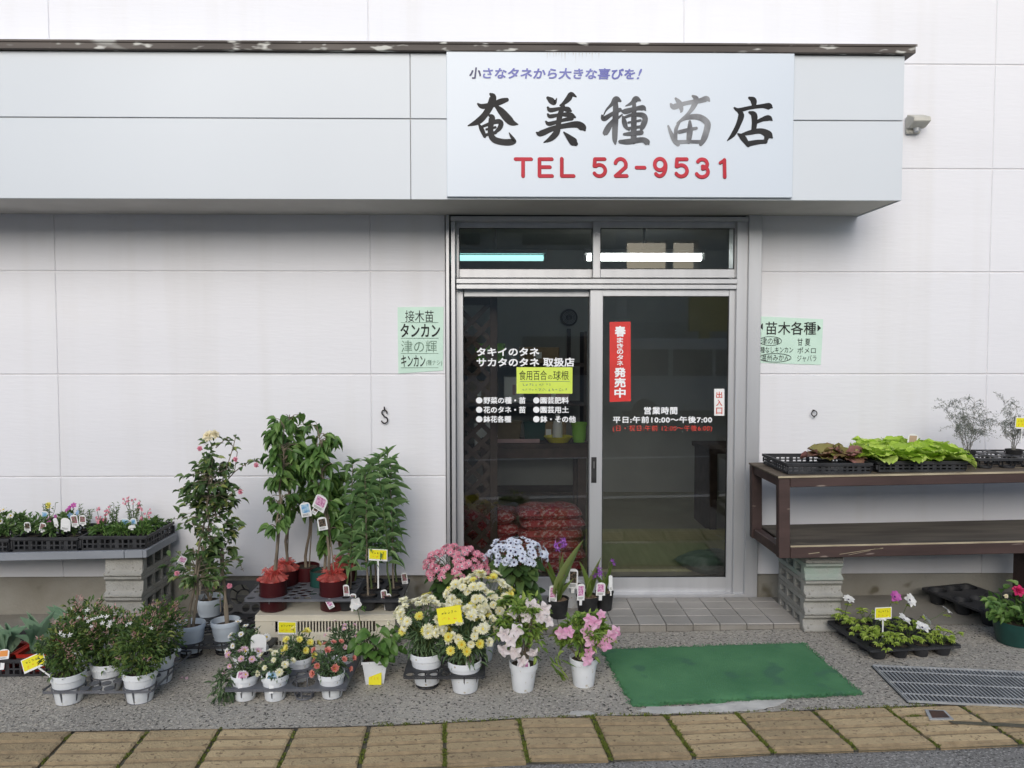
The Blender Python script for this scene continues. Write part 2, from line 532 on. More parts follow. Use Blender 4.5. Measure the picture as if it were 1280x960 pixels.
def brush(mb, pts, fn, y, mi=0, seg=5, rnd=True):
    """one stroke of varying width; pts (px, py, width); fn maps px to metres on the sign"""
    P = [np.array(p, float) for p in pts]
    Q = []
    for i in range(len(P) - 1):
        p0, p1, p2, p3 = P[max(i - 1, 0)], P[i], P[i + 1], P[min(i + 2, len(P) - 1)]
        for k in range(seg):
            t = k / seg
            Q.append(0.5 * (2 * p1 + (p2 - p0) * t + (2 * p0 - 5 * p1 + 4 * p2 - p3) * t * t + (3 * p1 - p0 - 3 * p2 + p3) * t ** 3))
    Q.append(P[-1])
    L_, R_ = [], []
    n = len(Q)
    for i, q in enumerate(Q):
        d = Q[min(i + 1, n - 1)][:2] - Q[max(i - 1, 0)][:2]
        d = d / (np.linalg.norm(d) + 1e-9)
        nn = np.array([-d[1], d[0]]) * max(q[2], 1e-5) * 0.5
        L_.append(q[:2] + nn)
        R_.append(q[:2] - nn)
    out = []
    if rnd:
        d0 = Q[0][:2] - Q[1][:2]
        d0 = d0 / (np.linalg.norm(d0) + 1e-9) * Q[0][2] * 0.5
        d1 = Q[-1][:2] - Q[-2][:2]
        d1 = d1 / (np.linalg.norm(d1) + 1e-9) * Q[-1][2] * 0.5
        e0 = [Q[0][:2] + (R_[0] - Q[0][:2]) * math.cos(a) + d0 * math.sin(a) for a in (PI / 6, PI / 3, PI / 2, 2 * PI / 3, 5 * PI / 6)]
        e1 = [Q[-1][:2] + (L_[-1] - Q[-1][:2]) * math.cos(a) + d1 * math.sin(a) for a in (PI / 6, PI / 3, PI / 2, 2 * PI / 3, 5 * PI / 6)]
    else:
        e0, e1 = [], []
    V = []
    for a in L_ + R_ + e0 + e1:
        w = fn(a[0], a[1])
        V.append((w[0], y, w[1]))
    F = [(i, i + 1, n + i + 1, n + i) for i in range(n - 1)]
    if rnd:
        F.append(tuple([n] + [2 * n + k for k in range(5)] + [0]))
        F.append(tuple([n - 1] + [2 * n + 5 + k for k in range(5)] + [2 * n - 1]))
    mb.add(V, F, mi)


# ------------------------------------------------------------------ leaf and petal templates (unit length along +x, width along y, face +z)
def leaf_t(seg=3, bend=0.4, fold=0.25, shape=1.0, wave=0.0, blunt=0.0):
    v, f = [], []
    x = z = 0.0
    for i in range(seg + 1):
        t = i / seg
        w = math.sin(PI * min(1, max(0, t)) ** shape) ** 0.8 * 0.5 if 0 < t < 1 else 0.0
        if blunt and t > 0.5:
            w = max(w, 0.5 * blunt * math.sqrt(max(0, 1 - ((t - 0.5) / 0.52) ** 2)))
        if i == 0:
            w = 0.02
        if i == seg and not blunt:
            w = 0.01
        wv = wave * math.sin(i * 2.4)
        v += [(x, -w, z + w * fold * 2 + wv), (x, 0, z), (x, w, z + w * fold * 2 - wv)]
        a = -bend * (t + 0.5 / seg)
        x += math.cos(a) / seg
        z += math.sin(a) / seg
    for i in range(seg):
        a = i * 3
        f += [(a, a + 3, a + 4, a + 1), (a + 1, a + 4, a + 5, a + 2)]
    return np.array(v), f


LT = {
    'tiny': [leaf_t(2, b, 0.2) for b in (0.1, 0.5)],
    'ovate': [leaf_t(3, b, 0.22, 0.8) for b in (0.2, 0.6, 1.0)],
    'big': [leaf_t(4, b, 0.25, 0.75, 0.02) for b in (0.3, 0.8, 1.2)],
    'lance': [leaf_t(4, b, 0.2, 0.85) for b in (0.4, 0.9, 1.4)],
    'strap': [leaf_t(6, b, 0.3, 0.7) for b in (0.2, 0.6, 1.1)],
    'round': [leaf_t(6, b, 0.2, 0.9, 0.02, 0.85) for b in (0.3, 0.8, 1.2)],
    'petal': [leaf_t(5, b, 0.15, 1.0, 0, 0.8) for b in (0.0, 0.3, 0.6)],
}


def leaf(mb, p, d, nrm, L, Wd, kind='ovate', mi=0):
    d = Vector(d).normalized()
    nrm = Vector(nrm)
    s = nrm.cross(d)
    if s.length < 1e-4:
        s = d.orthogonal()
    s.normalize()
    n = d.cross(s)
    v, f = random.choice(LT[kind])
    A = np.array([[d.x * L, s.x * Wd, n.x * L], [d.y * L, s.y * Wd, n.y * L], [d.z * L, s.z * Wd, n.z * L]])
    mb.add(v @ A.T + np.array(p), f, mi, None, True)


def rdir(zlo=-0.3, zhi=1.0):
    a = U(0, 2 * PI)
    z = U(zlo, zhi)
    r = math.sqrt(max(0, 1 - z * z))
    return Vector((r * math.cos(a), r * math.sin(a), z))


# ================================================================== THE SETTING
def sheet(name, mat, pts, dz, th=0.0):
    mb = MB()
    n = len(pts)
    v = [(p[0], p[1], gz(p[0]) + dz) for p in pts]
    if th:
        v += [(p[0], p[1], gz(p[0]) + dz - th) for p in pts]
        f = [tuple(range(n))] + [(i, i + n, (i + 1) % n + n, (i + 1) % n) for i in range(n)]
    else:
        f = [tuple(range(n))]
    mb.add(v, f)
    return mb.build(name, mat)


struct(sheet('road', m_asph, [(-60, -60), (60, -60), (60, 2), (-60, 2)], -0.016))
# paving strip: joints measured along its two edges
FAR = [(-96, 917.5), (-2, 915.5), (92, 914), (187, 912), (276, 911), (371, 909.5), (462, 907), (556, 903), (648, 897.5), (740, 895), (831, 893), (920, 891.5), (1014, 887), (1105, 883.5), (1197, 880), (1290, 876)]
NEAR = [(-178, 981.5), (-72, 978.5), (32, 975.5), (137, 972), (241, 968.5), (346, 964), (449, 960.5), (556, 957), (660, 952), (764, 949), (868, 945), (967, 940.5), (1071, 937), (1174, 933.5), (1278, 929.5), (1382, 925)]
FW = [G(*p) for p in FAR]
NW = [G(*p) for p in NEAR]
ap = [(-8, 0.3)] + [(FW[0].x - 4, FW[0].y - 0.06)] + [(p.x, p.y) for p in FW] + [(FW[-1].x + 4, FW[-1].y + 0.03), (9, 0.3)]
struct(sheet('pavement', m_apron, ap, 0.0))
st = [(p.x, p.y) for p in FW] + [(p.x, p.y) for p in reversed(NW)]
struct(sheet('paving_bed', m_dirt, st, -0.008))


def paving():
    mb = MB()
    prof = [(0.0, 0), (0.02, .004)]
    for k in range(4):
        a = 0.03 + k * 0.24
        prof += [(a, .002), (a + .022, .002), (a + .045, .010), (a + .19, .010), (a + .212, .002)]
    prof += [(0.98, .004), (1.0, 0)]
    for i in range(len(FW) - 1):
        a, b, c, d = FW[i], FW[i + 1], NW[i + 1], NW[i]
        g = 0.030
        j1, j2 = U(-.006, .006), U(-.006, .006)
        us = [g + U(-.008, .008), g + 0.03, 0.28, 0.5, 0.73, 1 - g - 0.03, 1 - g + U(-.008, .008)]
        V = []
        dz = U(-.002, .003)
        tl = U(-.003, .003)
        for (v_, h) in prof:
            for ui, u in enumerate(us):
                vv = 0.012 + v_ * 0.976
                p = (a * (1 - u) + b * u) * (1 - vv) + (d * (1 - u) + c * u) * vv
                e = 0.35 if ui in (0, len(us) - 1) else 1
                V.append((p.x, p.y + (j1 * (1 - u) + j2 * u), gz(p.x) - 0.004 + h * e + dz + tl * (u - .5) + U(-.0012, .0012)))
        n = len(us)
        F, K = [], []
        for r in range(len(prof) - 1):
            for k in range(n - 1):
                F.append((r * n + k, (r + 1) * n + k, (r + 1) * n + k + 1, r * n + k + 1))
                K.append(1 if prof[r][1] < .0035 or prof[r + 1][1] < .0035 else 0)
        mb.add(V, F, K, None, False)
        # skirts
        for k in (0, n - 1):
            e = [V[r * n + k] for r in range(len(prof))]
            vv = e + [(q[0], q[1], q[2] - .012) for q in e]
            m_ = len(e)
            mb.add(vv, [(q, q + 1, q + 1 + m_, q + m_) for q in range(m_ - 1)], 1)
        for r in (0, len(prof) - 1):
            e = [V[r * n + k] for k in range(n)]
            vv = e + [(q[0], q[1], q[2] - .012) for q in e]
            mb.add(vv, [(q, q + 1, q + 1 + n, q + n) for q in range(n - 1)], 1)
    return mb.build('tactile_paving', [m_tact, m_tact2])


struct(paving())


def moss():
    mb = MB()

    def clump(p, n, s):
        for _ in range(n):
            q = p + Vector((U(-s, s), U(-s, s), 0))
            q.z = gz(q.x) - .004
            leaf(mb, q, rdir(0.4, 1), rdir(-1, 1), U(.006, .016), U(.003, .006), 'tiny')
    for i in range(1, len(FW) - 1):
        a, b = FW[i], NW[i]
        dens = [0.2, .2, .35, .3, .35, .4, .5, 1.6, 1.6, 1.5, 1.3, 1.2, 0.7, 1.0, .6][min(i, 14)]
        for k in range(60):
            t = U(0, 1)
            if U(0, 1) < dens * 0.32 * (1.4 + math.sin(i * 2.1 + k * .13)):
                clump(a.lerp(b, t), 12, .008)
    for i in range(6, len(FW) - 1):
        for k in range(26):
            if U(0, 1) < 0.55 + .3 * math.sin(i * 3 + k * .5):
                p = FW[i].lerp(FW[i + 1], U(0, 1))
                clump(p + Vector((0, U(-.006, .012), 0)), 9, .010)
    for k in range(60):   # tufts where the drain starts
        clump(G(U(1105, 1140), 884).lerp(G(1158, 905), U(0, 1)), 7, .014)
    for k in range(50):   # along the foot of the step
        p = G(U(760, 1000), 0 + 811)
        clump(p, 3, .012)
    o = mb.build('moss', m_moss)
    o['kind'] = 'stuff'


moss()

# shop front ---------------------------------------------------------
shop = thing('shop_building', 'white panelled shop front with a deep pale canopy over glass sliding doors', 'shop')
XL, XR = X(557), X(946)
ZC0, ZC1 = Z(249.5, -0.53), Z(58, -0.53)
ZTOP = Z(267)
ZS = onY(740, 746, -0.03).z                      # door sill level


def siding():
    mb = MB()
    mb.box(-8, XL, 0.005, 0.05, Z(719), 5.2, 1)
    mb.box(XR, 9, 0.005, 0.05, Z(719), 5.2, 1)
    mb.box(XL, XR, 0.005, 0.05, ZTOP + .01, 5.2, 1)
    p = 0.6385
    zz = [Z(719)] + [Z(595) + p * k for k in range(0, 7)]
    x0 = X(464)
    xs = [x0 + 1.935 * k for k in range(-4, 6)]
    g = 0.0036
    for i in range(len(zz) - 1):
        for j in range(len(xs) - 1):
            a, b, c, d = xs[j] + .0016, xs[j + 1] - .0016, zz[i] + g, zz[i + 1] - g
            if i == 0:
                c = zz[0]
            cuts = []
            if a < XR and b > XL and c < ZTOP:
                if a < XL:
                    cuts.append((a, XL, c, min(d, 99)))
                if b > XR:
                    cuts.append((XR, b, c, d))
                if d > ZTOP:
                    cuts.append((max(a, XL + .001), min(b, XR - .001), ZTOP + .012, d))
            else:
                cuts.append((a, b, c, d))
            for (q0, q1, q2, q3) in cuts:
                mb.box(q0, q1, 0.0, 0.0105, q2, q3, 0)
    return mb.build('wall', [m_wall, m_joint], shop, bevel=0.0035)


siding()
mb = MB()
mb.box(-8, XL - .02, 0.035, 0.2, -0.3, Z(719) - .006)
mb.box(XR + .02, 9, 0.035, 0.2, -0.3, Z(716) - .006)
mb.build('plinth', m_plinth, shop)

CX = onY(1127, 249, -0.53).x
YF = -0.53


def canopy():
    mb = MB()
    zj = Z(149, YF)
    xj = onY(513, 149, YF).x
    mb.box(-8, CX - .004, YF + .010, -0.001, ZC0 + .006, ZC1 - .03, 1)
    for (a, b) in ((-8, xj - .002), (xj + .002, CX)):
        mb.box(a, b, YF, YF + .0095, ZC0, zj - .003, 0)
        mb.box(a, b, YF, YF + .0095, zj + .003, ZC1 - .04, 0)
    mb.box(CX - .0035, CX, YF + .0100, -0.002, ZC0, zj - .003, 0)
    mb.box(CX - .0035, CX, YF + .0100, -0.002, zj + .003, ZC1 - .04, 0)
    c = mb.build('canopy', [m_panel, m_soffit], shop, bevel=.0015)
    mb = MB()
    mb.box(-8, CX + .045, YF - .03, -0.0015, ZC1 - .036, ZC1 + .006, 0)
    mb.box(-8, CX + .052, YF - .036, YF - .0301, ZC1 - .002, ZC1 + .011, 0)
    mb.box(-8, CX + .052, YF - .030, -.002, ZC1 + .0065, ZC1 + .013, 1)
    mb.build('canopy_cap', [m_cap, m_panel], c, bevel=.002)
    mb = MB()
    for k in range(17):
        x = onY(683 + k * 4 + U(-1.5, 1.5), 66, YF).x
        h = U(.01, .06)
        w = U(.0012, .003)
        mb.add([(x - w, YF - .0012 - .022, ZC1 - .04), (x + w, YF - .0012 - .022, ZC1 - .04), (x, YF - .0012 - .022, ZC1 - .04 - h)], [(0, 2, 1)])
    mb.build('drip_stain', MT('grime_streak', (0.42, 0.42, 0.42), (0.52, 0.53, 0.54), rough=.8, scale=30), c)
    return c


canopy_o = canopy()


def frame_bar(mb, x0, y0, x1, y1, Y, ya, yb, mi=0):
    a = pxbox(x0, y0, x1, y1, Y)
    mb.box(a[0], a[1], ya, yb, a[2], a[3], mi)


mb = MB()
frame_bar(mb, 557, 268, 563, 748, -.03, -.030, .16)
frame_bar(mb, 563.3, 276, 570, 748, -.03, -.012, .16)
frame_bar(mb, 923, 276, 932, 746, -.03, -.012, .16)
frame_bar(mb, 932, 272, 936.5, 750, -.03, .012, .16, 1)
frame_bar(mb, 936.5, 268, 946, 752, -.03, -.034, .16)
frame_bar(mb, 563.3, 270, 936, 276.5, -.03, -.030, .16)
frame_bar(mb, 570.3, 348, 922.7, 354.5, -.03, -.022, .15)
frame_bar(mb, 570.3, 354.8, 922.7, 361, -.03, -.008, .15)
frame_bar(mb, 563.3, 744.0, 932, 749, -.03, -.035, .16)
frame_bar(mb, 555, 265.5, 948, 268, -.03, -.026, .16, 1)
mb.build('door_frame', [m_alu, m_alu_dark], shop, bevel=.002)


def sash(name, xa, ya, xb, yb, ga, gb, gc, gd, Y, parent):
    """aluminium sash (outer px box, glass px box) on plane Y, with its pane"""
    mb = MB()
    frame_bar(mb, xa, ya, ga, yb, Y, Y - .014, Y + .014)
    frame_bar(mb, gc, ya, xb, yb, Y, Y - .014, Y + .014)
    frame_bar(mb, ga + .15, ya, gc - .15, gb, Y, Y - .012, Y + .012)
    frame_bar(mb, ga + .15, gd, gc - .15, yb, Y, Y - .012, Y + .012)
    o = mb.build(name, m_alu, parent, bevel=.002)
    mb = MB()
    # dark glazing gasket
    frame_bar(mb, ga, gb, ga + .9, gd, Y, Y - .006, Y + .006)
    frame_bar(mb, gc - .9, gb, gc, gd, Y, Y - .006, Y + .006)
    frame_bar(mb, ga + .9, gb, gc - .9, gb + .9, Y, Y - .006, Y + .006)
    frame_bar(mb, ga + .9, gd - .9, gc - .9, gd, Y, Y - .006, Y + .006)
    mb.build('gasket', m_black, o)
    a = pxbox(ga + .3, gb + .3, gc - .3, gd - .3, Y)
    mb = MB()
    mb.add([(a[0], Y, a[2]), (a[1], Y, a[2]), (a[1], Y, a[3]), (a[0], Y, a[3])], [(0, 1, 2, 3)])
    mb.build('pane', m_glass, o)
    return o


YD1, YD2 = 0.03, 0.075
tw1 = sash('transom_window', 570.5, 277, 742, 347.5, 574, 285.5, 740.5, 336.5, YD2, shop)
tw2 = sash('transom_window', 741, 277, 922.5, 347.5, 750, 285.5, 918, 336.5, YD1, shop)
door1 = sash('sliding_door', 570.5, 361.5, 744, 743.5, 580, 371, 736.5, 721, YD2, shop)
door2 = sash('sliding_door', 737.5, 361.5, 922.5, 743.5, 751.5, 370.5, 911, 721.5, YD1, shop)
mb = MB()
a = pxbox(738.8, 571, 745.2, 603, YD1)
mb.box(a[0], a[1], YD1 - .017, YD1 - .0142, a[2], a[3], 0)
a = pxbox(741, 576, 743, 585, YD1)
mb.box(a[0], a[1], YD1 - .020, YD1 - .0172, a[2], a[3], 1)
mb.build('handle', [m_black, m_alu_dark], door2, bevel=.001)

# window lettering ----------------------------------------------------
B = 0.022
mb = MB()
Y = YD2 - .003


def T(body, x0, y0, x1, y1, mi=0, off=B, Yp=None, sp=1.0, sh=0.0):
    put_text(mb, body, pxbox(x0, y0, x1, y1, Y if Yp is None else Yp), Y if Yp is None else Yp, mi, offset=off, space=sp, shear=sh)


T('タキイのタネ', 595.8, 434.6, 674, 445)
mb.build('lettering', m_vinyl, door1)
mb = MB()
T('サカタのタネ', 595.8, 447.6, 674, 458)
mb.build('lettering', m_vinyl, door1)
mb = MB()
T('取扱店', 679, 447, 718, 458.4)
for k, (y0, l, r, lx, rx) in enumerate([(496.3, '野菜の種・苗', '園芸肥料', 657, 711), (508, '花のタネ・苗', '園芸用土', 657, 711), (519.8, '鉢花各種', '鉢・その他', 639, 719.7)]):
    mb.build('lettering', m_vinyl, door1)
    mb = MB()
    T('●', 595, y0 + .4, 603, y0 + 8)
    T(l, 604.3, y0, lx, y0 + 8.4)
    mb.build('lettering', m_vinyl, door1)
    mb = MB()
    T('●', 666.5, y0 + .4, 674.4, y0 + 8)
    T(r, 675.4, y0, rx, y0 + 8.4)
mb.build('lettering', m_vinyl, door1)
mb = MB()
Y = YD1 - .003
T('営業時間', 805, 508.5, 846.6, 518, sp=1.15)
mb.build('lettering', m_vinyl, door2)
mb = MB()
T('平日:午前10:00〜午後7:00', 766, 520.4, 890, 528.8, sp=1.1)
mb.build('lettering', m_vinyl, door2)
mb = MB()
T('(日・祝日:午前 12:00〜午後6:00)', 766, 531.5, 890, 540, off=.004, sp=1.1)
mb.build('red_lettering', m_vinylred, door2)


# paper notices ---------------------------------------------------------
def notice(name, label, cat, quad, Y, mat, thick=.0012, wav=.002):
    """sheet of paper between four px corners (tl, tr, br, bl), slightly wavy"""
    t = thing(name, label, cat, onY((quad[0][0] + quad[2][0]) / 2, (quad[0][1] + quad[2][1]) / 2, Y))
    c = [onY(q[0], q[1], Y) for q in quad]
    n = 8
    V, F = [], []
    for layer in (0, 1):
        for j in range(n + 1):
            for i in range(n + 1):
                u, v = i / n, j / n
                p = (c[0] * (1 - u) + c[1] * u) * (1 - v) + (c[3] * (1 - u) + c[2] * u) * v
                y = Y - (thick if layer else 0) - (wav * (0.5 + 0.5 * math.sin(u * 5 + v * 4)) if layer else 0)
                V.append((p.x - t.location.x, y - t.location.y, p.z - t.location.z))
    m = (n + 1) ** 2
    for j in range(n):
        for i in range(n):
            a = j * (n + 1) + i
            F.append((m + a, m + a + n + 1, m + a + n + 2, m + a + 1))
    e = list(range(n + 1)) + [(n + 1) * k + n for k in range(1, n + 1)] + [(n + 1) * n + k for k in range(n - 1, -1, -1)] + [(n + 1) * k for k in range(n - 1, 0, -1)]
    for i in range(len(e)):
        a, b = e[i], e[(i + 1) % len(e)]
        F.append((a, a + m, b + m, b))
    q = MB()
    q.add(V, F, 0, None, True)
    q.build('sheet', mat, t)
    return t


def finish_text(t, mb, mats, name='lettering'):
    o = mb.build(name, mats)
    for v in o.data.vertices:
        v.co -= Vector(t.location)
    o.parent = t
    return o


t = notice('paper_notice', 'tall pale green handwritten notice taped to the wall beside the door frame', 'notice', [(497, 384), (554.5, 383.5), (554, 463), (498, 467)], -.001, m_paperg)
mb = MB()
Y = -.0055
T('接木苗', 506.4, 388, 542, 402.5, off=-.002)
T('タンカン', 500.5, 404.5, 550, 421.5, off=.012)
T('津の輝', 501.5, 425.5, 546, 440.5, 1, off=-.006)
T('キンカン', 501.5, 444, 531.5, 458.5, off=.006)
T('(種ナシ)', 532.5, 450, 552.5, 457.5, 1, off=.0)
for y_ in (402.9, 422.5, 441.5, 459.4):
    a = pxbox(501, y_, 548, y_ + .5, Y)
    mb.add([(a[0], Y, a[2]), (a[1], Y, a[2]), (a[1], Y, a[3]), (a[0], Y, a[3])], [(0, 1, 2, 3)], 1)
finish_text(t, mb, [m_pen, m_penfaint])
t = notice('paper_notice', 'wide pale green handwritten notice with black arrows pinned above the iron ring', 'notice', [(948.3, 395.4), (1029, 399), (1025.8, 456), (945.6, 453.5)], -.001, m_paperg)
mb = MB()
T('苗木各種', 957, 402, 1020, 418.5, off=.006)
T('◀', 949.5, 404, 953.5, 412)
T('▶', 1022, 406, 1026, 414)
T('津の輝', 951.5, 422, 974, 430.5, off=-.002)
T('甘夏', 997, 423, 1013, 432, sp=1.6, off=-.002)
T('種なしキンカン', 950.5, 433.5, 991.4, 441, off=-.002)
T('ポメロ', 997, 434, 1019.7, 441.7, off=-.002)
T('温州みかん', 951.5, 443.2, 987, 451, off=-.002)
T('ジャバラ', 996.5, 444, 1020.5, 452, off=-.002)
for (cx, cy, rx, ry) in ((963, 426.2, 14, 5.6), (969, 447.2, 20, 5.4)):
    brush(mb, [(cx + rx * math.cos(a * PI / 12), cy + ry * math.sin(a * PI / 12), .6) for a in range(0, 25)], lambda a, b: (onY(a, b, Y).x, onY(a, b, Y).z), Y - .0003, 0, 1, False)
finish_text(t, mb, [m_pen, m_penfaint])
t = notice('paper_notice', 'lime yellow handwritten notice stuck inside the door glass under white lettering', 'notice', [(645.7, 459), (715.7, 459), (715.5, 492), (645.7, 492)], YD2 - .0015, m_papery, wav=.0005)
mb = MB()
Y = YD2 - .0045
T('食用百合', 649, 463, 683.5, 475, off=.0)
T('の', 685, 469, 690.5, 474, off=.0)
T('球根', 691.5, 463.5, 711, 475, off=.0)
a = pxbox(650, 476.5, 712, 477, Y)
mb.add([(a[0], Y, a[2]), (a[1], Y, a[2]), (a[1], Y, a[3]), (a[0], Y, a[3])], [(0, 1, 2, 3)], 1)


def scribble(mb, x0, y0, x1, y1, Y, mi=0, n=6, w=.5):
    """a line of writing too small to read: short pen strokes"""
    cw = (x1 - x0) / n
    for k in range(n):
        for q in range(3):
            ax, ay = x0 + cw * (k + U(.1, .5)), U(y0, y1)
            bx, by = ax + cw * U(-.1, .5), U(y0, y1) if q else ay + U(-.3, .3)
            brush(mb, [(ax, ay, w), (bx, by, w)], lambda a, b: (onY(a, b, Y).x, onY(a, b, Y).z), Y - .00005 * (q + k * 3), mi, 1, False)


scribble(mb, 652, 479.5, 690, 482.5, Y, 1, 9)
scribble(mb, 652, 485.5, 710, 488.5, Y, 1, 14)
finish_text(t, mb, [m_pen, m_penfaint])
t = notice('paper_banner', 'narrow upright red banner with white lettering hung on the door glass', 'banner', [(762, 402.5), (788.3, 402), (788.5, 501.5), (762, 502.5)], YD1 - .0015, m_banner, wav=.0008)
mb = MB()
Y = YD1 - .0048
T('春', 768.5, 407.5, 782, 421, off=.03)
for k, c_ in enumerate('まきのタネ'):
    T(c_, 771.2, 422 + k * 7.2, 779, 428.4 + k * 7.2, off=.02)
for k, c_ in enumerate('発売中'):
    T(c_, 768, 459.5 + k * 12.8, 782, 471.5 + k * 12.8, off=.03)
finish_text(t, mb, m_vinyl)
t = notice('door_sticker', 'small white upright sticker with maroon lettering by the door edge', 'sticker', [(892.7, 486), (905.4, 486), (905.4, 519.6), (892.7, 519.6)], YD1 - .0015, m_card, wav=0)
mb = MB()
for k, c_ in enumerate('出入口'):
    T(c_, 895.3, 489.5 + k * 10, 902.8, 497.5 + k * 10, off=.01)
finish_text(t, mb, m_vinylred)

# the sign ---------------------------------------------------------------
YS = YF - .022
sg = thing('shop_sign', 'large white shop sign with brush lettering and red phone number on the canopy', 'sign', onY(774, 155, YS))
mb = MB()
a = pxbox(558, 64, 990.5, 247, YS)
mb.box(a[0], a[1], YS, YF - .001, a[2], a[3])
q = mb.build('board', m_sign, bevel=.002)
for v in q.data.vertices:
    v.co -= Vector(sg.location)
q.parent = sg
mb = MB()
for (x, y) in ((561.5, 240.5), (987, 241.5)):
    p = onY(x, y, YS)
    mb.lathe([(0.001, -.003), (.006, -.002), (.007, 0)], 10, 0, Matrix.Translation(p) @ Matrix.Rotation(PI / 2, 4, 'X'))
finish_text(sg, mb, m_steel, 'screw')
K1 = {'奄': [[(140, 306, 8), (168, 322, 22), (230, 312, 24), (290, 290, 26), (325, 280, 18)],
            [(220, 243, 10), (236, 262, 30), (222, 312, 32), (188, 372, 28), (142, 418, 28), (78, 446, 5)],
            [(250, 315, 10), (288, 352, 30), (335, 405, 36), (362, 428, 26), (395, 437, 5)],
            [(148, 440, 8), (165, 470, 20), (184, 514, 14)], [(160, 456, 10), (205, 437, 14), (265, 418, 20), (288, 430, 22), (278, 462, 20), (252, 488, 12)],
            [(195, 470, 10), (252, 456, 10)], [(180, 508, 12), (252, 490, 14)],
            [(214, 380, 10), (230, 396, 28), (222, 450, 24), (224, 505, 26), (250, 538, 28), (305, 551, 28), (350, 551, 28), (376, 546, 14), (356, 518, 12), (340, 492, 3)]],
      '美': [[(588, 268, 14), (610, 285, 28), (630, 300, 18), (645, 270, 2)], [(768, 260, 6), (738, 245, 22), (720, 272, 26), (690, 302, 16), (668, 316, 8)],
            [(588, 330, 10), (606, 346, 20), (670, 336, 14), (715, 342, 24), (736, 352, 8)], [(588, 372, 8), (604, 386, 18), (665, 376, 14), (730, 376, 22), (762, 392, 8)],
            [(576, 420, 8), (598, 434, 18), (670, 414, 14), (740, 398, 20)], [(515, 490, 6), (542, 496, 26), (620, 464, 22), (700, 446, 22), (775, 438, 30), (812, 458, 32), (824, 474, 10)],
            [(685, 322, 18), (665, 380, 24), (655, 440, 22)], [(655, 455, 22), (640, 495, 28), (605, 530, 22), (562, 553, 3)], [(690, 488, 5), (722, 520, 24), (752, 550, 36), (766, 562, 20)]]}
K2 = {'種': [[(182, 288, 10), (155, 278, 30), (128, 308, 16), (92, 345, 7), (74, 380, 3)], [(64, 380, 8), (76, 402, 22), (120, 376, 18), (178, 344, 18)],
            [(150, 286, 20), (152, 350, 26), (148, 450, 26), (146, 530, 22), (149, 562, 8)], [(140, 404, 10), (108, 452, 26), (84, 496, 24), (80, 506, 4)], [(160, 402, 12), (192, 376, 6)],
            [(308, 284, 8), (282, 276, 28), (255, 300, 16), (215, 320, 3)], [(192, 352, 10), (216, 354, 24), (286, 336, 18), (326, 332, 24), (342, 346, 6)],
            [(270, 290, 14), (268, 400, 24), (266, 545, 26)], [(198, 388, 8), (206, 420, 22), (216, 452, 18), (238, 474, 6)], [(205, 394, 10), (260, 376, 14), (322, 378, 22), (340, 404, 24), (326, 446, 24), (314, 474, 10)],
            [(232, 426, 8), (310, 412, 10)], [(225, 464, 10), (312, 452, 12)], [(205, 500, 10), (250, 497, 18), (316, 490, 20)], [(178, 548, 14), (232, 548, 24), (322, 536, 22), (354, 554, 26), (362, 562, 8)]],
      '苗': [[(505, 308, 10), (526, 324, 26), (600, 302, 18), (690, 286, 22), (734, 274, 26), (752, 288, 6)], [(536, 272, 10), (560, 302, 24), (573, 344, 16), (568, 360, 4)],
            [(645, 256, 10), (666, 276, 26), (650, 322, 22), (618, 366, 14), (572, 404, 6), (545, 426, 3)], [(488, 448, 8), (505, 492, 16), (530, 540, 24), (550, 566, 18)], [(562, 420, 8), (538, 468, 16), (536, 530, 14)],
            [(545, 432, 6), (600, 396, 18), (682, 390, 26), (736, 426, 28), (735, 472, 28), (716, 530, 26), (696, 566, 14)], [(626, 420, 12), (626, 480, 26), (618, 548, 20)], [(558, 486, 16), (618, 472, 16), (668, 462, 12)], [(540, 552, 18), (620, 548, 14), (702, 550, 16)]],
      '店': [[(1008, 268, 12), (1032, 282, 28), (1036, 308, 22), (1028, 326, 10)], [(912, 332, 8), (940, 346, 18), (1010, 331, 16), (1090, 320, 18), (1134, 322, 30), (1153, 330, 6)],
            [(928, 346, 8), (955, 376, 26), (936, 440, 22), (905, 500, 20), (866, 542, 3)], [(1008, 360, 10), (1036, 376, 28), (1040, 424, 24), (1034, 482, 22)], [(1045, 427, 14), (1090, 406, 18), (1130, 397, 26), (1152, 411, 6)],
            [(934, 498, 6), (965, 522, 26), (1000, 572, 16)], [(945, 508, 8), (1010, 490, 20), (1080, 480, 24), (1130, 504, 34), (1152, 522, 8)], [(1124, 502, 26), (1108, 552, 14)], [(1000, 562, 24), (1060, 551, 20), (1112, 548, 16)]]}


def signfn(ox):
    def fn(a, b):
        p = onY(ox + a / 5.12, 70 + b / 5.12, YS - .002)
        return p.x, p.z
    return fn


for KK, ox in ((K1, 570), (K2, 740)):
    for ch, strokes in KK.items():
        mb = MB()
        for i, s_ in enumerate(strokes):
            brush(mb, [(p[0], p[1], p[2] * 1.38 + 2.0) for p in s_], signfn(ox), YS - .0012 - .00025 * i, 0, 6)
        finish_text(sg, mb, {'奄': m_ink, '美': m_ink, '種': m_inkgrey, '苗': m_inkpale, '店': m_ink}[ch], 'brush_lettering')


def arcp(cx, cy, rx, ry, a0, a1, w, n=14):
    return [(cx + rx * math.cos(R(a0 + (a1 - a0) * i / n)), cy - ry * math.sin(R(a0 + (a1 - a0) * i / n)), w) for i in range(n + 1)]


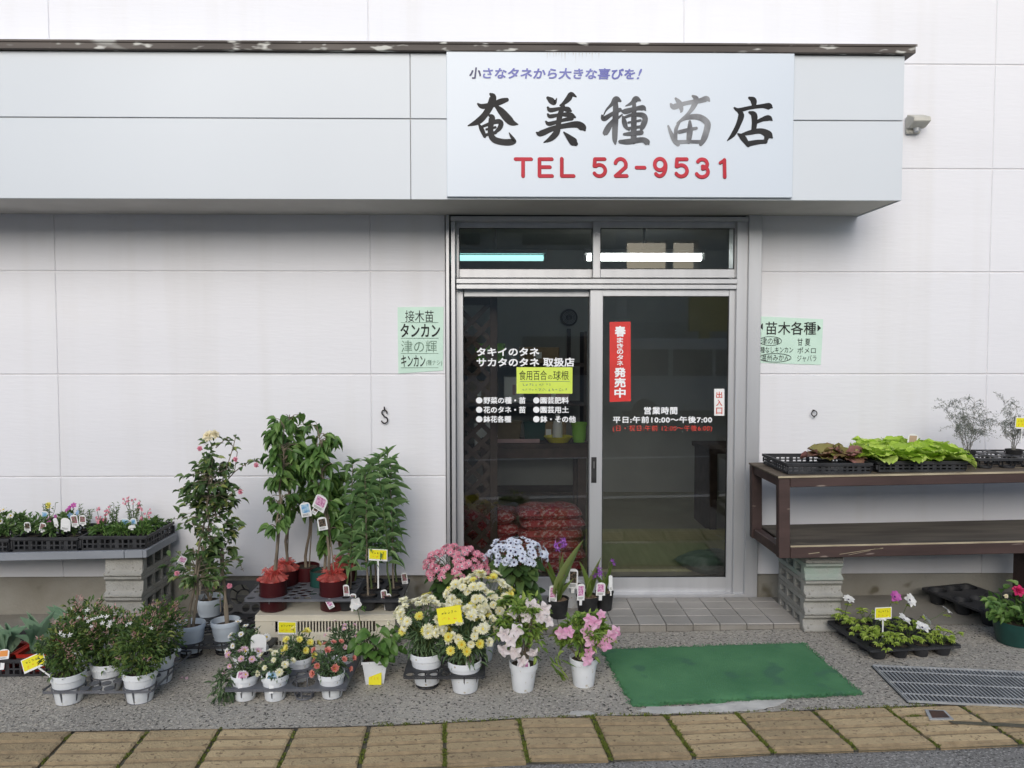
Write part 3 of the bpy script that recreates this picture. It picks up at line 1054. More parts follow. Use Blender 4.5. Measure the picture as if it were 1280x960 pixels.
w_ = 22
DG = [(570, [[(380, 659, w_), (480, 659, w_)], [(428, 659, w_), (428, 768, w_)], [(533, 659, w_), (533, 766, w_), ], [(533, 659, w_), (612, 659, w_)], [(533, 710, w_), (600, 710, w_)], [(533, 767, w_), (614, 767, w_)],
            [(676, 657, w_), (676, 766, w_)], [(676, 767, w_), (752, 767, w_)],
            [(950, 659, w_), (888, 659, w_)], [(888, 659, w_), (884, 704, w_)], arcp(917, 732, 37, 36, 130, -150, w_), arcp(1052, 695, 34, 37, 165, -30, w_) + [(1022, 766, w_)], [(1020, 767, w_), (1092, 767, w_)], [(1154, 714, w_), (1206, 714, w_)]]),
      (740, [arcp(434, 693, 34, 36, 0, 360, w_, 24), arcp(432, 705, 38, 63, 15, -130, w_), [(605, 660, w_), (543, 660, w_)], [(543, 660, w_), (539, 706, w_)], arcp(570, 734, 37, 36, 130, -150, w_),
             arcp(704, 691, 32, 30, 150, -85, w_), arcp(703, 740, 38, 34, 85, -155, w_), [(846, 665, w_), (848, 774, w_)], [(846, 668, w_), (818, 684, 18)]])]
mb = MB()
mb2 = MB()
i = 0
for ox, ss in DG:
    for s_ in ss:
        brush(mb, s_, signfn(ox), YS - .0022 - .0002 * i, 0, 2)
        brush(mb2, [(p[0] + 2.5, p[1] + 2.5, p[2] + 1) for p in s_], signfn(ox), YS - .0006 - .00001 * i, 0, 2)
        i += 1
finish_text(sg, mb, m_red, 'number_lettering')
finish_text(sg, mb2, m_reddark, 'number_lettering_edge')
mb = MB()
Y = YS - .002
T('さなタネから大きな喜びを', 603.5, 84.5, 794, 99.5, 0, off=.022, sh=.12)
T('!', 796, 86, 802.5, 99, 0, off=.012, sh=.3)
T('小', 586.5, 84.2, 601.5, 98.5, 1, off=.024, sh=.12)
finish_text(sg, mb, [m_blue, m_navy], 'slogan_lettering')

# ================================================================== GROUND FURNITURE
def on_origin(o_empty, o):
    """move a mesh built in world metres under an Empty that stands at its base"""
    L0 = Vector(o_empty.location)
    for v in o.data.vertices:
        v.co -= L0
    o.parent = o_empty
    return o


def doorstep():
    yf = CAMD - 961 * (1.62 - ZS) / (785 - 437.2)
    yf = -yf
    d = CAMD + yf
    x1 = (1008 - 626.6) / 961 * d
    x0 = x1 - .1535 * 14
    t = thing('doorstep', 'low step of grey square tiles under the sliding doors', 'step', (0.6, yf / 2, 0))
    mb = MB()
    mb.box(x0 + .004, x1 - .004, yf + .004, -.02, -.12, ZS - .012)
    on_origin(t, mb.build('grout_bed', m_grout))
    mb = MB()
    nrow = 4
    pr = (abs(yf) - .012) / nrow
    for r in range(nrow):
        for k in range(14):
            a, b = x0 + .1535 * k + .002, x0 + .1535 * (k + 1) - .002
            c, e = yf + .010 + pr * r + .002, yf + .010 + pr * (r + 1) - .002
            if r == 0:
                c = yf + .0005
            dz = U(-.0008, .0008)
            mb.box(a, b, c, min(e, -.04), ZS - .011, ZS - .003 + dz)
    on_origin(t, mb.build('tread_tile', m_tile, bevel=.0018))
    mb = MB()
    for k in range(14):
        a, b = x0 + .1535 * k + .002, x0 + .1535 * (k + 1) - .002
        zb = gz((a + b) / 2) + .002
        mb.box(a, b, yf - .004, yf + .0035, zb, ZS - .0125)
    for k in range(3):
        c, e = yf + .008 + k * .16, yf + .005 + (k + 1) * .16
        mb.box(x1 - .0035, x1 + .004, c, e, gz(x1) + .002, ZS - .0125)
    on_origin(t, mb.build('riser_tile', m_tileface, bevel=.0015))
    return yf


YSTEP = doorstep()


def slab(x0, x1, y0, y1, name='concrete_slab', dz=.004):
    n = 26
    pts = [(x0 + (x1 - x0) * i / n, y0 + U(-.006, .006)) for i in range(n + 1)] + [(x1, y1), (x0, y1)]
    return struct(sheet(name, m_slab, pts, dz))


slab(1.70, 8, -.50, .2)
slab(-8, -.50, -.42, .2)


def carpet():
    c = [G(751, 813), G(1004, 805), G(1077, 869), G(791, 883.5)]
    t = thing('door_mat', 'green carpet mat with ragged edges lying before the doorstep', 'mat', ((c[0] + c[2]) / 2))
    n, m = 60, 30
    V, F = [], []
    for j in range(m + 1):
        for i in range(n + 1):
            u, v = i / n, j / m
            p = (c[0] * (1 - u) + c[1] * u) * (1 - v) + (c[3] * (1 - u) + c[2] * u) * v
            p = p.copy()
            edge = i in (0, n) or j in (0, m)
            if edge:
                p.x += U(-.009, .009)
                p.y += U(-.010, .010) - (.010 if j == m and u < .55 and math.sin(u * 23) > .2 else 0)
            h = .001 if edge else .010 + .004 * math.sin(u * 9) * math.sin(v * 5) + U(-.0015, .0015)
            if j == m - 1 or i == 1 or i == n - 1:
                h = .008 + U(-.002, .002)
            V.append((p.x, p.y, gz(p.x) + .004 + h))
    for j in range(m):
        for i in range(n):
            a = j * (n + 1) + i
            F.append((a, a + n + 1, a + n + 2, a + 1))
    mb = MB()
    mb.add(V, F, 0, None, True)
    rim = list(range(n + 1)) + [(n + 1) * k + n for k in range(1, m + 1)] + [(n + 1) * m + k for k in range(n - 1, -1, -1)] + [(n + 1) * k for k in range(m - 1, 0, -1)]
    W_ = [V[i] for i in rim]
    q = len(W_)
    mb.add(W_ + [(a, b, gz(a) + .001) for a, b, _ in W_], [(i, (i + 1) % q, (i + 1) % q + q, i + q) for i in range(q)])
    pc = list(c)
    for _ in range(1500):   # frayed pile along the edges
        s_ = random.choice((2, 2, 2, 0, 1, 3))
        k = U(0, 1)
        p = pc[s_].lerp(pc[(s_ + 1) % 4], k)
        leaf(mb, (p.x + U(-.012, .012), p.y + U(-.012, .012), gz(p.x) + .004), rdir(0.2, .9), rdir(-1, 1), U(.008, .018), .004, 'tiny')
    on_origin(t, mb.build('pile', m_mat))


carpet()


def blob(pts, name, mat, dz):
    mb = MB()
    c = [G(*p) for p in pts]
    P = []
    for i in range(len(c)):
        a, b = c[i], c[(i + 1) % len(c)]
        for k in range(5):
            q = a.lerp(b, k / 5)
            P.append((q.x + U(-.008, .008), q.y + U(-.006, .006), gz(q.x) + dz))
    ctr = np.mean(np.array(P), 0)
    n = len(P)
    mb.add(P + [tuple(ctr + np.array([0, 0, .003]))], [(i, (i + 1) % n, n) for i in range(n)])
    return struct(mb.build(name, mat))


blob([(795, 890), (810, 884), (850, 884), (905, 880), (960, 872), (985, 874), (975, 883), (940, 889), (900, 890.5), (860, 892), (830, 893)], 'ground_cement', m_cement, .003)
blob([(708, 894), (716, 889), (735, 889), (745, 893), (725, 896)], 'ground_cement', m_cement, .003)


def grate():
    a, b, d = G(1091, 834), G(1330, 844.5), G(1135, 878.5)
    ux = (b - a).normalized()
    uy = (d - a)
    w = uy.length
    uy = uy.normalized()
    ln = (b - a).length + .8
    t = thing('drain_grate', 'galvanised steel bar grate over the drain beside the green mat', 'drain grate', (a.x, a.y, gz(a.x)))

    def P(s, v, h):
        p = a + ux * s + uy * v
        return (p.x - a.x, p.y - a.y, gz(p.x) - gz(a.x) + h)

    def bar(mb, s0, v0, s1, v1, th, z0, z1):
        dx, dv = s1 - s0, v1 - v0
        L = math.hypot(dx, dv)
        nx, nv = -dv / L * th / 2, dx / L * th / 2
        c = [(s0 + nx, v0 + nv), (s1 + nx, v1 + nv), (s1 - nx, v1 - nv), (s0 - nx, v0 - nv)]
        mb.add([P(x, y, z0) for x, y in c] + [P(x, y, z1) for x, y in c], [(0, 1, 2, 3), (7, 6, 5, 4), (0, 4, 5, 1), (1, 5, 6, 2), (2, 6, 7, 3), (3, 7, 4, 0)])
    mb = MB()
    n = int(ln / .019)
    for k in range(n):
        s = .014 + k * .019
        bar(mb, s, .006, s, w - .006, .0065, .0035, .0105)
    mb.build('bearing_bar', m_steel, t)
    mb = MB()
    for v in (.0, w):
        bar(mb, 0, v, ln, v, .006, .003, .013)
    for v in (.18, .5, .82):
        bar(mb, 0, w * v, ln, w * v, .009, .0108, .0135)
    bar(mb, 0, 0.004, 0, w - .004, .006, .003, .0128)
    mb.build('cross_rod', m_steel, t)
    mb = MB()
    mb.add([P(-.008, -.008, .0022), P(ln, -.008, .0022), P(ln, w + .008, .0022), P(-.008, w + .008, .0022)], [(0, 1, 2, 3)])
    mb.build('drain_channel', m_dark, t)


grate()


def drain_cover():
    c = [G(1156, 889.5), G(1181, 890.5), G(1192, 901.5), G(1162, 902)]
    t = thing('valve_cover', 'small rusty square cover with a steel rim set in the yellow paving', 'cover', (c[0] + c[2]) / 2)
    mb = MB()
    o = (c[0] + c[2]) / 2
    for sgn, z0, mi in ((1.0, .010, 0), (.72, .0125, 1)):
        V = [o + (p - o) * sgn for p in c]
        V = [(p.x, p.y, gz(p.x) + z0) for p in V]
        V += [(p[0], p[1], p[2] - .012) for p in V]
        mb.add(V, [(3, 2, 1, 0), (0, 1, 5, 4), (1, 2, 6, 5), (2, 3, 7, 6), (3, 0, 4, 7)], mi)
    on_origin(t, mb.build('cover', [m_steel, m_rust]))
    a, b = G(1185, 903), G(1420, 913)
    a2, b2 = G(1193, 907), G(1420, 919)
    mb = MB()
    mb.add([(p.x, p.y, gz(p.x) + .0075) for p in (a, b, b2, a2)], [(3, 2, 1, 0)])
    struct(mb.build('paving_slot', m_dirt))


drain_cover()

# iron hooks and lamp on the wall
def hook(px, py, label, kind):
    p = onY(px, py, 0)
    t = thing('wall_hook', label, 'hook', p)
    mb = MB()
    mb.lathe([(.001, -.006), (.011, -.005), (.012, 0)], 12, 0, Matrix.Rotation(PI / 2, 4, 'X') @ Matrix.Translation((0, .0, 0)) if kind else Matrix.Translation((0, 0, .045)) @ Matrix.Rotation(PI / 2, 4, 'X'))
    mb.build('plate', m_iron, t)
    mb = MB()
    if kind:      # eye bolt with a loose ring
        mb.tube([(0, 0, .006), (0, -.018, .008), (0, -.03, .004)], .004, 8)
        ring = [(.017 * math.cos(a * PI / 10), -.024, -.012 + .017 * math.sin(a * PI / 10)) for a in range(21)]
        mb.tube(ring, .0032, 7)
        mb.tube([(0, -.022, -.028), (0, -.02, -.042)], [.004, .002], 6)
    else:         # S hook
        pts = [(.016 * math.cos(a) - .0, -.016, .022 + .016 * math.sin(a)) for a in np.linspace(-.4, PI + .9, 14)]
        pts2 = [(.019 * math.cos(a) + .001, -.016, -.024 + .020 * math.sin(a)) for a in np.linspace(PI * .55, -PI * .95, 16)]
        mb.tube(pts, .0042, 8)
        mb.tube([pts[-1], (-.004, -.016, .006), pts2[0]] + pts2[1:], .0042, 8)
        mb.tube([(0, 0, .045), (0, -.018, .045), (0, -.018, .036)], .004, 8)
        mb.tube([(0, -.004, .042), (0, -.02, .05), (0, -.02, .060)], .0045, 8)
    mb.build('hook', m_iron, t)


hook(481, 520, 'black iron S shaped hook on the wall above the peach saplings', 0)
hook(1016, 514, 'iron ring bolt on the wall under the wide green notice', 1)
hook(1013.5, 666, 'iron ring bolt on the wall behind the lower shelf of the brown rack', 1)


def wall_lamp():
    p = onY(1141, 157, 0)
    t = thing('security_light', 'weathered beige box lamp on the wall beside the canopy end', 'lamp', p)
    mb = MB()
    mb.box(-.05, .035, -.03, -.0005, -.055, .05)
    mb.build('bracket', m_lampbody, t, bevel=.006)
    mb = MB()
    prof = [(-.03, .058), (-.115, .022), (-.12, -.005), (-.06, -.028), (-.03, -.028)]
    n = len(prof)
    V = [(-.055, y, z) for y, z in prof] + [(.05, y, z) for y, z in prof]
    mb.add(V, [tuple(range(n)), tuple(range(2 * n - 1, n - 1, -1))] + [(i, i + n, (i + 1) % n + n, (i + 1) % n) for i in range(n)])
    mb.build('hood', m_lampbody, t, bevel=.004)
    mb = MB()
    mb.tube([(.0, -.045, -.03), (.0, -.05, -.05)], [.02, .014], 12)
    mb.build('sensor', m_steel, t)


wall_lamp()

# ------------------------------------------------------------------ blocks, shelves, trays, crates
def block(loc, L, Wd, H, label, group, rz=0, mat=None, holes=3):
    """hollow concrete block lying down: Wd across x (its ribbed end to the street), L along y, holes through x"""
    t = thing('concrete_block', label, 'block', loc, rz, group)
    mb = MB()
    hh = H - .0015
    pf = [(0.0, 0), (-.012, .004), (-.012, .016), (-.004, .022), (.010, .034), (.012, hh - .03), (0.0, hh - .018), (-.010, hh - .014), (-.010, hh - .002), (0.002, hh)]
    n = len(pf)
    V = []
    for x in (-Wd / 2, Wd / 2):
        V += [(x + U(-.003, .003), y, z) for y, z in pf]
    y1 = .06
    V += [(-Wd / 2, y1, 0), (-Wd / 2, y1, hh), (Wd / 2, y1, 0), (Wd / 2, y1, hh)]
    F = [(i, i + n, i + n + 1, i + 1) for i in range(n - 1)]
    F += [tuple(list(range(n)) + [2 * n + 1, 2 * n]), tuple([2 * n + 2, 2 * n + 3] + list(range(2 * n - 1, n - 1, -1)))]
    F += [(n - 1, 2 * n - 1, 2 * n + 3, 2 * n + 1), (0, 2 * n, 2 * n + 2, n)]
    mb.add(V, F)
    # webs and faces between the holes
    hw = (L - .06 - .03 * holes) / holes
    zb, zt = .028, hh - .026
    mb.box(-Wd / 2, Wd / 2, y1 + .0005, L, 0, zb - .0005)
    mb.box(-Wd / 2, Wd / 2, y1 + .0005, L, zt + .0005, hh)
    y = y1
    for k in range(holes):
        y += hw
        mb.box(-Wd / 2 + .0008, Wd / 2 - .0008, y, y + .03 if k < holes - 1 else L, zb, zt)
        y += .03
    mb.build('block_body', mat or m_conc, t, bevel=.002)
    # the inner web closes the holes half way in
    mb = MB()
    mb.box(-.012, .012, y1 + .002, L - .032, zb + .0005, zt - .0005)
    mb.build('inner_web', m_conc, t)
    return t


FL = CAMD * 0
ytop = -.43
LBX = onY(154, 720, ytop).x
names = ['topmost', 'second from the top', 'third from the top', 'lowest']
for k in range(4):
    gl = gz(LBX)
    block((LBX, ytop, gl + .122 * (3 - k)), .385, .215, .122, 'grey hollow concrete block, %s of the stack under the grey board' % names[k], 'concrete blocks under the grey board')
yr = -(CAMD - 4.235)
RBX = onY(1029, 740, yr).x
rn = ['thin grey concrete paver lying on top of the stack under the brown rack', 'green stained concrete block, second in the stack under the brown rack', 'grey hollow concrete block, third in the stack under the brown rack',
      'grey hollow concrete block, fourth in the stack under the brown rack', 'grey hollow concrete block at the bottom of the stack under the brown rack']
zz = gz(RBX)
for k in range(4, 0, -1):
    block((RBX, yr + U(-.006, .006), zz), .40, .212, .0985, rn[k], 'concrete blocks under the brown rack', U(-.015, .015), m_conc_green if k == 1 else None)
    zz += .0985
block((RBX, yr - .004, zz), .39, .212, .056, rn[0], 'concrete blocks under the brown rack', .01, None, 2)
ZRT = zz + .056

# grey board on the blocks
zlb = gz(LBX) + .122 * 4 + .0
LSX = onY(179.5, 690, -.445).x
t = thing('display_board', 'long grey painted board on a concrete block stack carrying seedling trays', 'shelf', (LSX - .6, -.25, zlb), 0, None, True)
mb = MB()
mb.box(-3.2, .60, -.19, .185, .002, .016, 0)
mb.build('top_board', m_shelf, t, bevel=.002)
mb = MB()
mb.box(-3.2, .498, -.215, -.1905, -.018, .026, 0)
mb.box(.5005, .603, -.215, -.1905, -.018, .026, 0)
mb.box(.6035, .625, -.214, .20, -.018, .0255, 0)
mb.box(-3.2, .60, .1855, .2, -.018, .02, 0)
mb.build('edge_rail', m_shelf, t, bevel=.002)
ZLS = zlb + .0165

# brown rack
RX0 = onY(974.5, 650, -.675).x
yf_, yb_ = -.675, -.18
zb_ = ZRT
t = thing('plant_rack', 'brown painted wooden two tier rack standing on stacked blocks', 'rack', (RX0, yf_, zb_), 0, None, True)
RK = t
hz = onY(980, 597.5, yf_).z - zb_
mb = MB()
LR = 2.3
for (x, y) in ((0, 0), (0, yb_ - yf_ - .045), (LR, 0), (LR, yb_ - yf_ - .045)):
    m2 = MB()
    m2.box(x, x + .062, y, y + .045, 0.0, hz - .003)
    m2.build('leg', m_wood, t, bevel=.003)
D_ = yb_ - yf_
for nm, z0, z1 in (('top_rail', hz - .052, hz), ('bottom_rail', .0, .06)):
    m2 = MB()
    m2.box(.0625, LR, -.004, .040, z0, z1)
    m2.box(.0625, LR, D_ - .04, D_ - .004, z0, z1)
    m2.box(.008, .054, .0455, D_ - .0455, z0, z1)
    m2.build(nm, m_wood, t, bevel=.003)
m2 = MB()
m2.box(-.004, LR + .05, -.006, D_ + .004, hz + .0005, hz + .011)
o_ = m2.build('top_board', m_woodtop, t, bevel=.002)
m2 = MB()
m2.box(-.006, LR + .05, -.0095, -.0065, hz + .0008, hz + .0108)
m2.build('bare_edge', m_edge, o_)
m2 = MB()
m2.box(.063, LR, .002, D_ - .002, .0605, .070)
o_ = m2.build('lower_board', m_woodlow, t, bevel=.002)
m2 = MB()
m2.box(.063, LR, -.0012, .0015, .0607, .0698)
m2.build('bare_edge', m_edge, o_)
# scratch marks on the lower rail
m2 = MB()
for (xa, za, xb, zb2, w) in ((.16, .022, .22, .028, .004), (.33, .016, .56, .046, .003), (.38, .012, .5, .034, .002), (.52, .04, .57, .044, .005)):
    m2.add([(xa, -.0046, za), (xb, -.0046, zb2), (xb, -.0046, zb2 + w), (xa, -.0046, za + w)], [(0, 1, 2, 3)])
m2.build('scratch', m_edge, t)
ZRS = zb_ + hz + .011
t2 = thing('support_post', 'dark timber post holding the far end of the brown rack', 'post', (onY(1283, 700, -.3).x, -.3, gz(2.9)))
mb = MB()
mb.box(0, .13, -.12, .12, -.02, ZRT - gz(2.9) + .05)
mb.build('timber', m_wood, t2, bevel=.004)


def basket(loc, w, d, h, label, rz=0, group=None, mat=None, tall_back=False):
    """shallow lattice seedling tray, front face -Y"""
    t = thing('seedling_tray', label, 'tray', loc, rz, group)
    mat = mat or m_tray
    mb = MB()
    mb.box(-w / 2 + .01, w / 2 - .01, -d / 2 + .01, d / 2 - .01, .001, .006)
    mb.build('base', mat, t)
    mb = MB()
    th = .003
    for side in range(4):
        ln = w if side % 2 == 0 else d
        Mx = Matrix.Rotation(side * PI / 2, 4, 'Z') @ Matrix.Translation((0, -(d if side % 2 == 0 else w) / 2 + .008, 0))
        hl = ln / 2 - .008
        for (z0, z1) in ((0, .014), (h * .42, h * .42 + .008), (h - .016, h - .0015)):
            mb.box(-hl, hl, 0, th, z0, z1, 0, Mx)
        n = max(4, int(ln / .034))
        for k in range(n + 1):
            x = -hl + 2 * hl * k / n
            wv = .005 if k % 3 else .011
            mb.box(x - wv, x + wv, .0004, th - .0004, .0145, h - .0165, 0, Mx)
    mb.build('lattice_side', mat, t)
    mb = MB()
    for side in range(4):
        ln = w if side % 2 == 0 else d
        Mx = Matrix.Rotation(side * PI / 2, 4, 'Z') @ Matrix.Translation((0, -(d if side % 2 == 0 else w) / 2, 0))
        mb.box(-ln / 2 + (0 if side % 2 == 0 else .0125), ln / 2 - (0 if side % 2 == 0 else .0125), 0, .012, h - .001, h + .005, 0, Mx)
        mb.box(-ln / 2 + .002, ln / 2 - .002, .0003, .003, h - .010, h - .0012, 0, Mx)
    mb.build('rim', mat, t, bevel=.002)
    return t


def fill_plate(mb, outline, holes, z0, z1, mi=0):
    """flat plate with round holes, top and bottom faces and edge walls"""
    bm = bmesh.new()
    loops = []

    def loop(pts):
        vs = [bm.verts.new((x, y, 0)) for x, y in pts]
        for i in range(len(vs)):
            bm.edges.new((vs[i], vs[(i + 1) % len(vs)]))
        loops.append([(p[0], p[1]) for p in pts])
    loop(outline)
    for (cx, cy, r) in holes:
        loop([(cx + r * math.cos(2 * PI * k / 22), cy + r * math.sin(2 * PI * k / 22)) for k in range(22)])
    bmesh.ops.triangle_fill(bm, use_beauty=True, use_dissolve=False, edges=bm.edges[:])
    bm.verts.index_update()
    V = [(v.co.x, v.co.y) for v in bm.verts]
    F = []
    for f in bm.faces:
        f.normal_update()
        ix = [v.index for v in f.verts]
        F.append(ix if f.normal.z > 0 else ix[::-1])
    bm.free()
    mb.add([(x, y, z1) for x, y in V], F, mi)
    mb.add([(x, y, z0) for x, y in V], [f[::-1] for f in F], mi)
    for k, lp in enumerate(loops):
        n = len(lp)
        vv = [(x, y, z0) for x, y in lp] + [(x, y, z1) for x, y in lp]
        mb.add(vv, [(i, (i + 1) % n, (i + 1) % n + n, i + n) for i in range(n)], mi)


def rrect(x0, x1, y0, y1, r, n=4):
    p = []
    for (cx, cy, a0) in ((x1 - r, y0 + r, -90), (x1 - r, y1 - r, 0), (x0 + r, y1 - r, 90), (x0 + r, y0 + r, 180)):
        for k in range(n + 1):
            a = R(a0 + 90 * k / n)
            p.append((cx + r * math.cos(a), cy + r * math.sin(a)))
    return p


def carrier(loc, holes, box, h, label, rz=0, mat=None, group=None, tilt=None, solid=False, skirt=.012, rb=.72):
    """pot carrier: plate with round holes and a cage or cup below each; holes (x, y, r)"""
    t = thing('pot_carrier', label, 'plant tray', loc, rz, group)
    if tilt:
        t.rotation_euler = tilt
    mat = mat or m_grey
    mb = MB()
    ol = rrect(*box, .02)
    extra = []
    if not solid:         # small moulded openings wherever there is room between the pot holes
        for kx in range(40):
            for ky in range(30):
                ex, ey, er = box[0] + .032 + kx * .014, box[2] + .032 + ky * .014, .022
                if ex > box[1] - .030 or ey > box[3] - .030:
                    continue
                if all(math.hypot(ex - q[0], ey - q[1]) > q[2] + er + .006 for q in holes + extra):
                    extra.append((ex, ey, er))
    fill_plate(mb, ol, holes + extra, h - .005, h)
    n = len(ol)
    mb.add([(x, y, h - .0055) for x, y in ol] + [(x * 1.004, y * 1.004, h - skirt) for x, y in ol], [(i, i + n, (i + 1) % n + n, (i + 1) % n) for i in range(n)])
    mb.build('plate', mat, t)
    for (cx, cy, r) in holes:
        mb = MB()
        M0 = Matrix.Translation((cx, cy, 0))
        if solid:
            mb.lathe([(r, h - .002), (r * rb, .006), (r * rb * .9, .001), (.001, .001)], 18, 0, M0)
            mb.lathe([(r - .0015, h - .002), (r * rb - .0015, .008), (.001, .008)], 18, 0, M0)
        else:
            for k in range(6):
                a = 2 * PI * k / 6 + .5
                c, s = math.cos(a), math.sin(a)
                mb.tube([(cx + c * r, cy + s * r, h - .004), (cx + c * r * rb, cy + s * r * rb, .008)], .0042, 5)
            ring = [(cx + r * rb * math.cos(2 * PI * k / 16), cy + r * rb * math.sin(2 * PI * k / 16), .006) for k in range(17)]
            mb.tube(ring, .005, 5)
            mb.box(-r * rb, r * rb, -.007, .007, .001, .005, 0, M0)
        mb.build('cup' if solid else 'cage', mat, t)
    return t


def crate(loc, w, d, h, label, rz=0):
    t = thing('plastic_crate', label, 'crate', loc, rz)
    mb = MB()
    mb.box(-w / 2, w / 2, -d / 2, d / 2, h - .006, h)
    mb.build('top_panel', m_crate, t, bevel=.002)
    mb = MB()
    th = .006
    for side in range(4):
        ln = w if side % 2 == 0 else d
        Mx = Matrix.Rotation(side * PI / 2, 4, 'Z') @ Matrix.Translation((0, -(d if side % 2 == 0 else w) / 2, 0))
        hl = ln / 2 - (0.0 if side % 2 == 0 else .0065)
        for (z0, z1, o) in ((0, .03, 0), (h * .42, h * .42 + .02, 0), (h - .03, h - .0062, 0), (.022, .03, -.004), (h - .034, h - .026, -.004)):
            mb.box(-hl, hl, o, th if o == 0 else -.0003, z0, z1, 0, Mx)
        mb.box(-hl, -hl + .10 * ln / .7, .0005, th - .0005, .0305, h - .0305, 0, Mx)
        mb.box(hl - .10 * ln / .7, hl, .0005, th - .0005, .0305, h - .0305, 0, Mx)
        a, b = -hl + .10 * ln / .7, hl - .10 * ln / .7
        n = int((b - a) / .0165)
        for k in range(1, n):
            x = a + (b - a) * k / n
            mb.box(x - .0042, x + .0042, .0008, th - .0008, .0305, h - .0305, 0, Mx)
        mb.box(a, b, .0015, .0045, h * .42 - .03, h * .42 - .0003, 0, Mx)
    mb.build('slotted_side', m_crate, t, bevel=.0012)
    mb = MB()
    mb.box(-w / 2 + .02, w / 2 - .02, -d / 2 + .02, d / 2 - .02, .004, .01)
    mb.build('bottom_panel', m_crate, t)
    return t

# ================================================================== INSIDE THE SHOP (seen through the glass)
m_inwall = MT('inside_wall_paint', (0.42, 0.43, 0.42), (0.34, 0.35, 0.34), rough=0.9, scale=1.2)
m_infloor = MT('inside_floor', (0.36, 0.35, 0.27), (0.30, 0.29, 0.22), rough=0.6, scale=2)
m_rush = MT('rush_mat', (0.50, 0.49, 0.29), (0.43, 0.42, 0.25), rough=0.9, scale=6, stretch=(4, .5, 1))
m_lattice = MT('dark_lattice_wood', (0.09, 0.065, 0.055), (0.06, 0.045, 0.04), rough=0.8, scale=10)
m_bag = MT('red_soil_bag', (0.58, 0.12, 0.13), (0.48, 0.09, 0.10), rough=0.3, scale=7, speck=[(48, .52, (0.70, 0.48, 0.48)), (36, .60, (0.22, 0.05, 0.05))])
m_tubeC = EMIT('cool_tube', (0.48, 0.92, 0.90), 1.0)
m_tubeW = EMIT('white_tube', (0.97, 1.0, 0.97), 9.0)
ZF = ZS - .012
y1_ = 3.6


def plain(name, mat, *b):
    m = MB()
    m.box(*b)
    return struct(m.build(name, mat))


plain('interior_floor', m_infloor, -1.6, 3.0, .17, y1_, ZF - .1, ZF)
plain('interior_back_wall', m_inwall, -1.6, 3.0, y1_, y1_ + .1, ZF - .1, 2.75)
plain('interior_side_wall', m_inwall, -1.7, -1.6, .17, y1_, ZF - .1, 2.75)
plain('interior_side_wall', m_inwall, 3.0, 3.1, .17, y1_, ZF - .1, 2.75)
plain('interior_ceiling', m_inwall, -1.7, 3.1, .06, y1_ + .1, 2.7, 2.8)
mb = MB()
mb.box(-1.7, XL - .02, .051, .17, ZF - .1, 2.7)
mb.box(XR + .02, 3.1, .051, .17, ZF - .1, 2.7)
mb.box(XL - .02, XR + .02, .051, .17, ZTOP + .02, 2.7)
struct(mb.build('interior_front_wall', m_inwall))
for k, (xa, xb, mt, nm, lb) in enumerate([(560, 679, m_tubeC, 'cool', 'lit bluish fluorescent tube hanging inside behind the shop window over the lattice'), (734, 876, m_tubeW, 'warm', 'lit white fluorescent tube hanging inside across the transom window over the open doorway')]):
    yy = 1.75
    a, b = onY(xa, 322.5, yy), onY(xb, 322.5, yy)
    t = thing('fluorescent_lamp', lb, 'lamp', ((a.x + b.x) / 2, yy, a.z), 0, 'fluorescent tubes inside the shop')
    L = (b.x - a.x) / 2
    mb = MB()
    mb.box(-L - .03, L + .03, -.05, .05, .035, .07)
    mb.box(-L - .03, -L - .001, -.02, .02, -.02, .0345)
    mb.box(L + .001, L + .03, -.02, .02, -.02, .0345)
    mb.box(-.01, .01, -.01, .01, .0705, 2.70 - a.z)
    mb.build('batten', m_card, t, bevel=.003)
    mb = MB()
    mb.tube([(-L, 0, 0), (L, 0, 0)], .024, 12)
    mb.build('tube', mt, t)

t = thing('lattice_screen', 'dark diamond lattice screen standing inside behind the glass door', 'screen', (X(600, .34), .34, ZF))
mb = MB()
a = pxbox(578, 372, 622, 700, .34)
x0, x1, z1 = a[0] - t.location.x, a[1] - t.location.x, a[3] - ZF
W2 = x1 - x0 - .05
for s_, yo in ((1, 0), (-1, .013)):
    k = -W2
    while k < z1 + W2:
        za, zb = k, k + s_ * W2
        mb.add([], []) if False else None
        c = []
        for (xx, zz_) in ((x0, za), (x0 + W2, zb)):
            c.append((xx, zz_))
        w = .023
        if min(za, zb) > 0 and max(za, zb) < z1:
            mb.add([(c[0][0], yo, c[0][1] - w), (c[1][0], yo, c[1][1] - w), (c[1][0], yo, c[1][1] + w), (c[0][0], yo, c[0][1] + w),
                    (c[0][0], yo + .012, c[0][1] - w), (c[1][0], yo + .012, c[1][1] - w), (c[1][0], yo + .012, c[1][1] + w), (c[0][0], yo + .012, c[0][1] + w)],
                   [(0, 1, 2, 3), (7, 6, 5, 4), (0, 4, 5, 1), (1, 5, 6, 2), (2, 6, 7, 3), (3, 7, 4, 0)])
        k += .125
mb.build('lattice', m_lattice, t)
mb = MB()
mb.box(x1 - .05, x1, -.012, .035, 0, z1)
mb.box(x0 - .05, x0 + .001, -.012, .035, 0, z1)
mb.box(x0 + .0015, x1 - .0505, -.010, .033, z1 - .05, z1)
mb.box(x0 + .0015, x1 - .0505, -.010, .033, 0, .05)
mb.build('lattice_frame', m_lattice, t, bevel=.003)

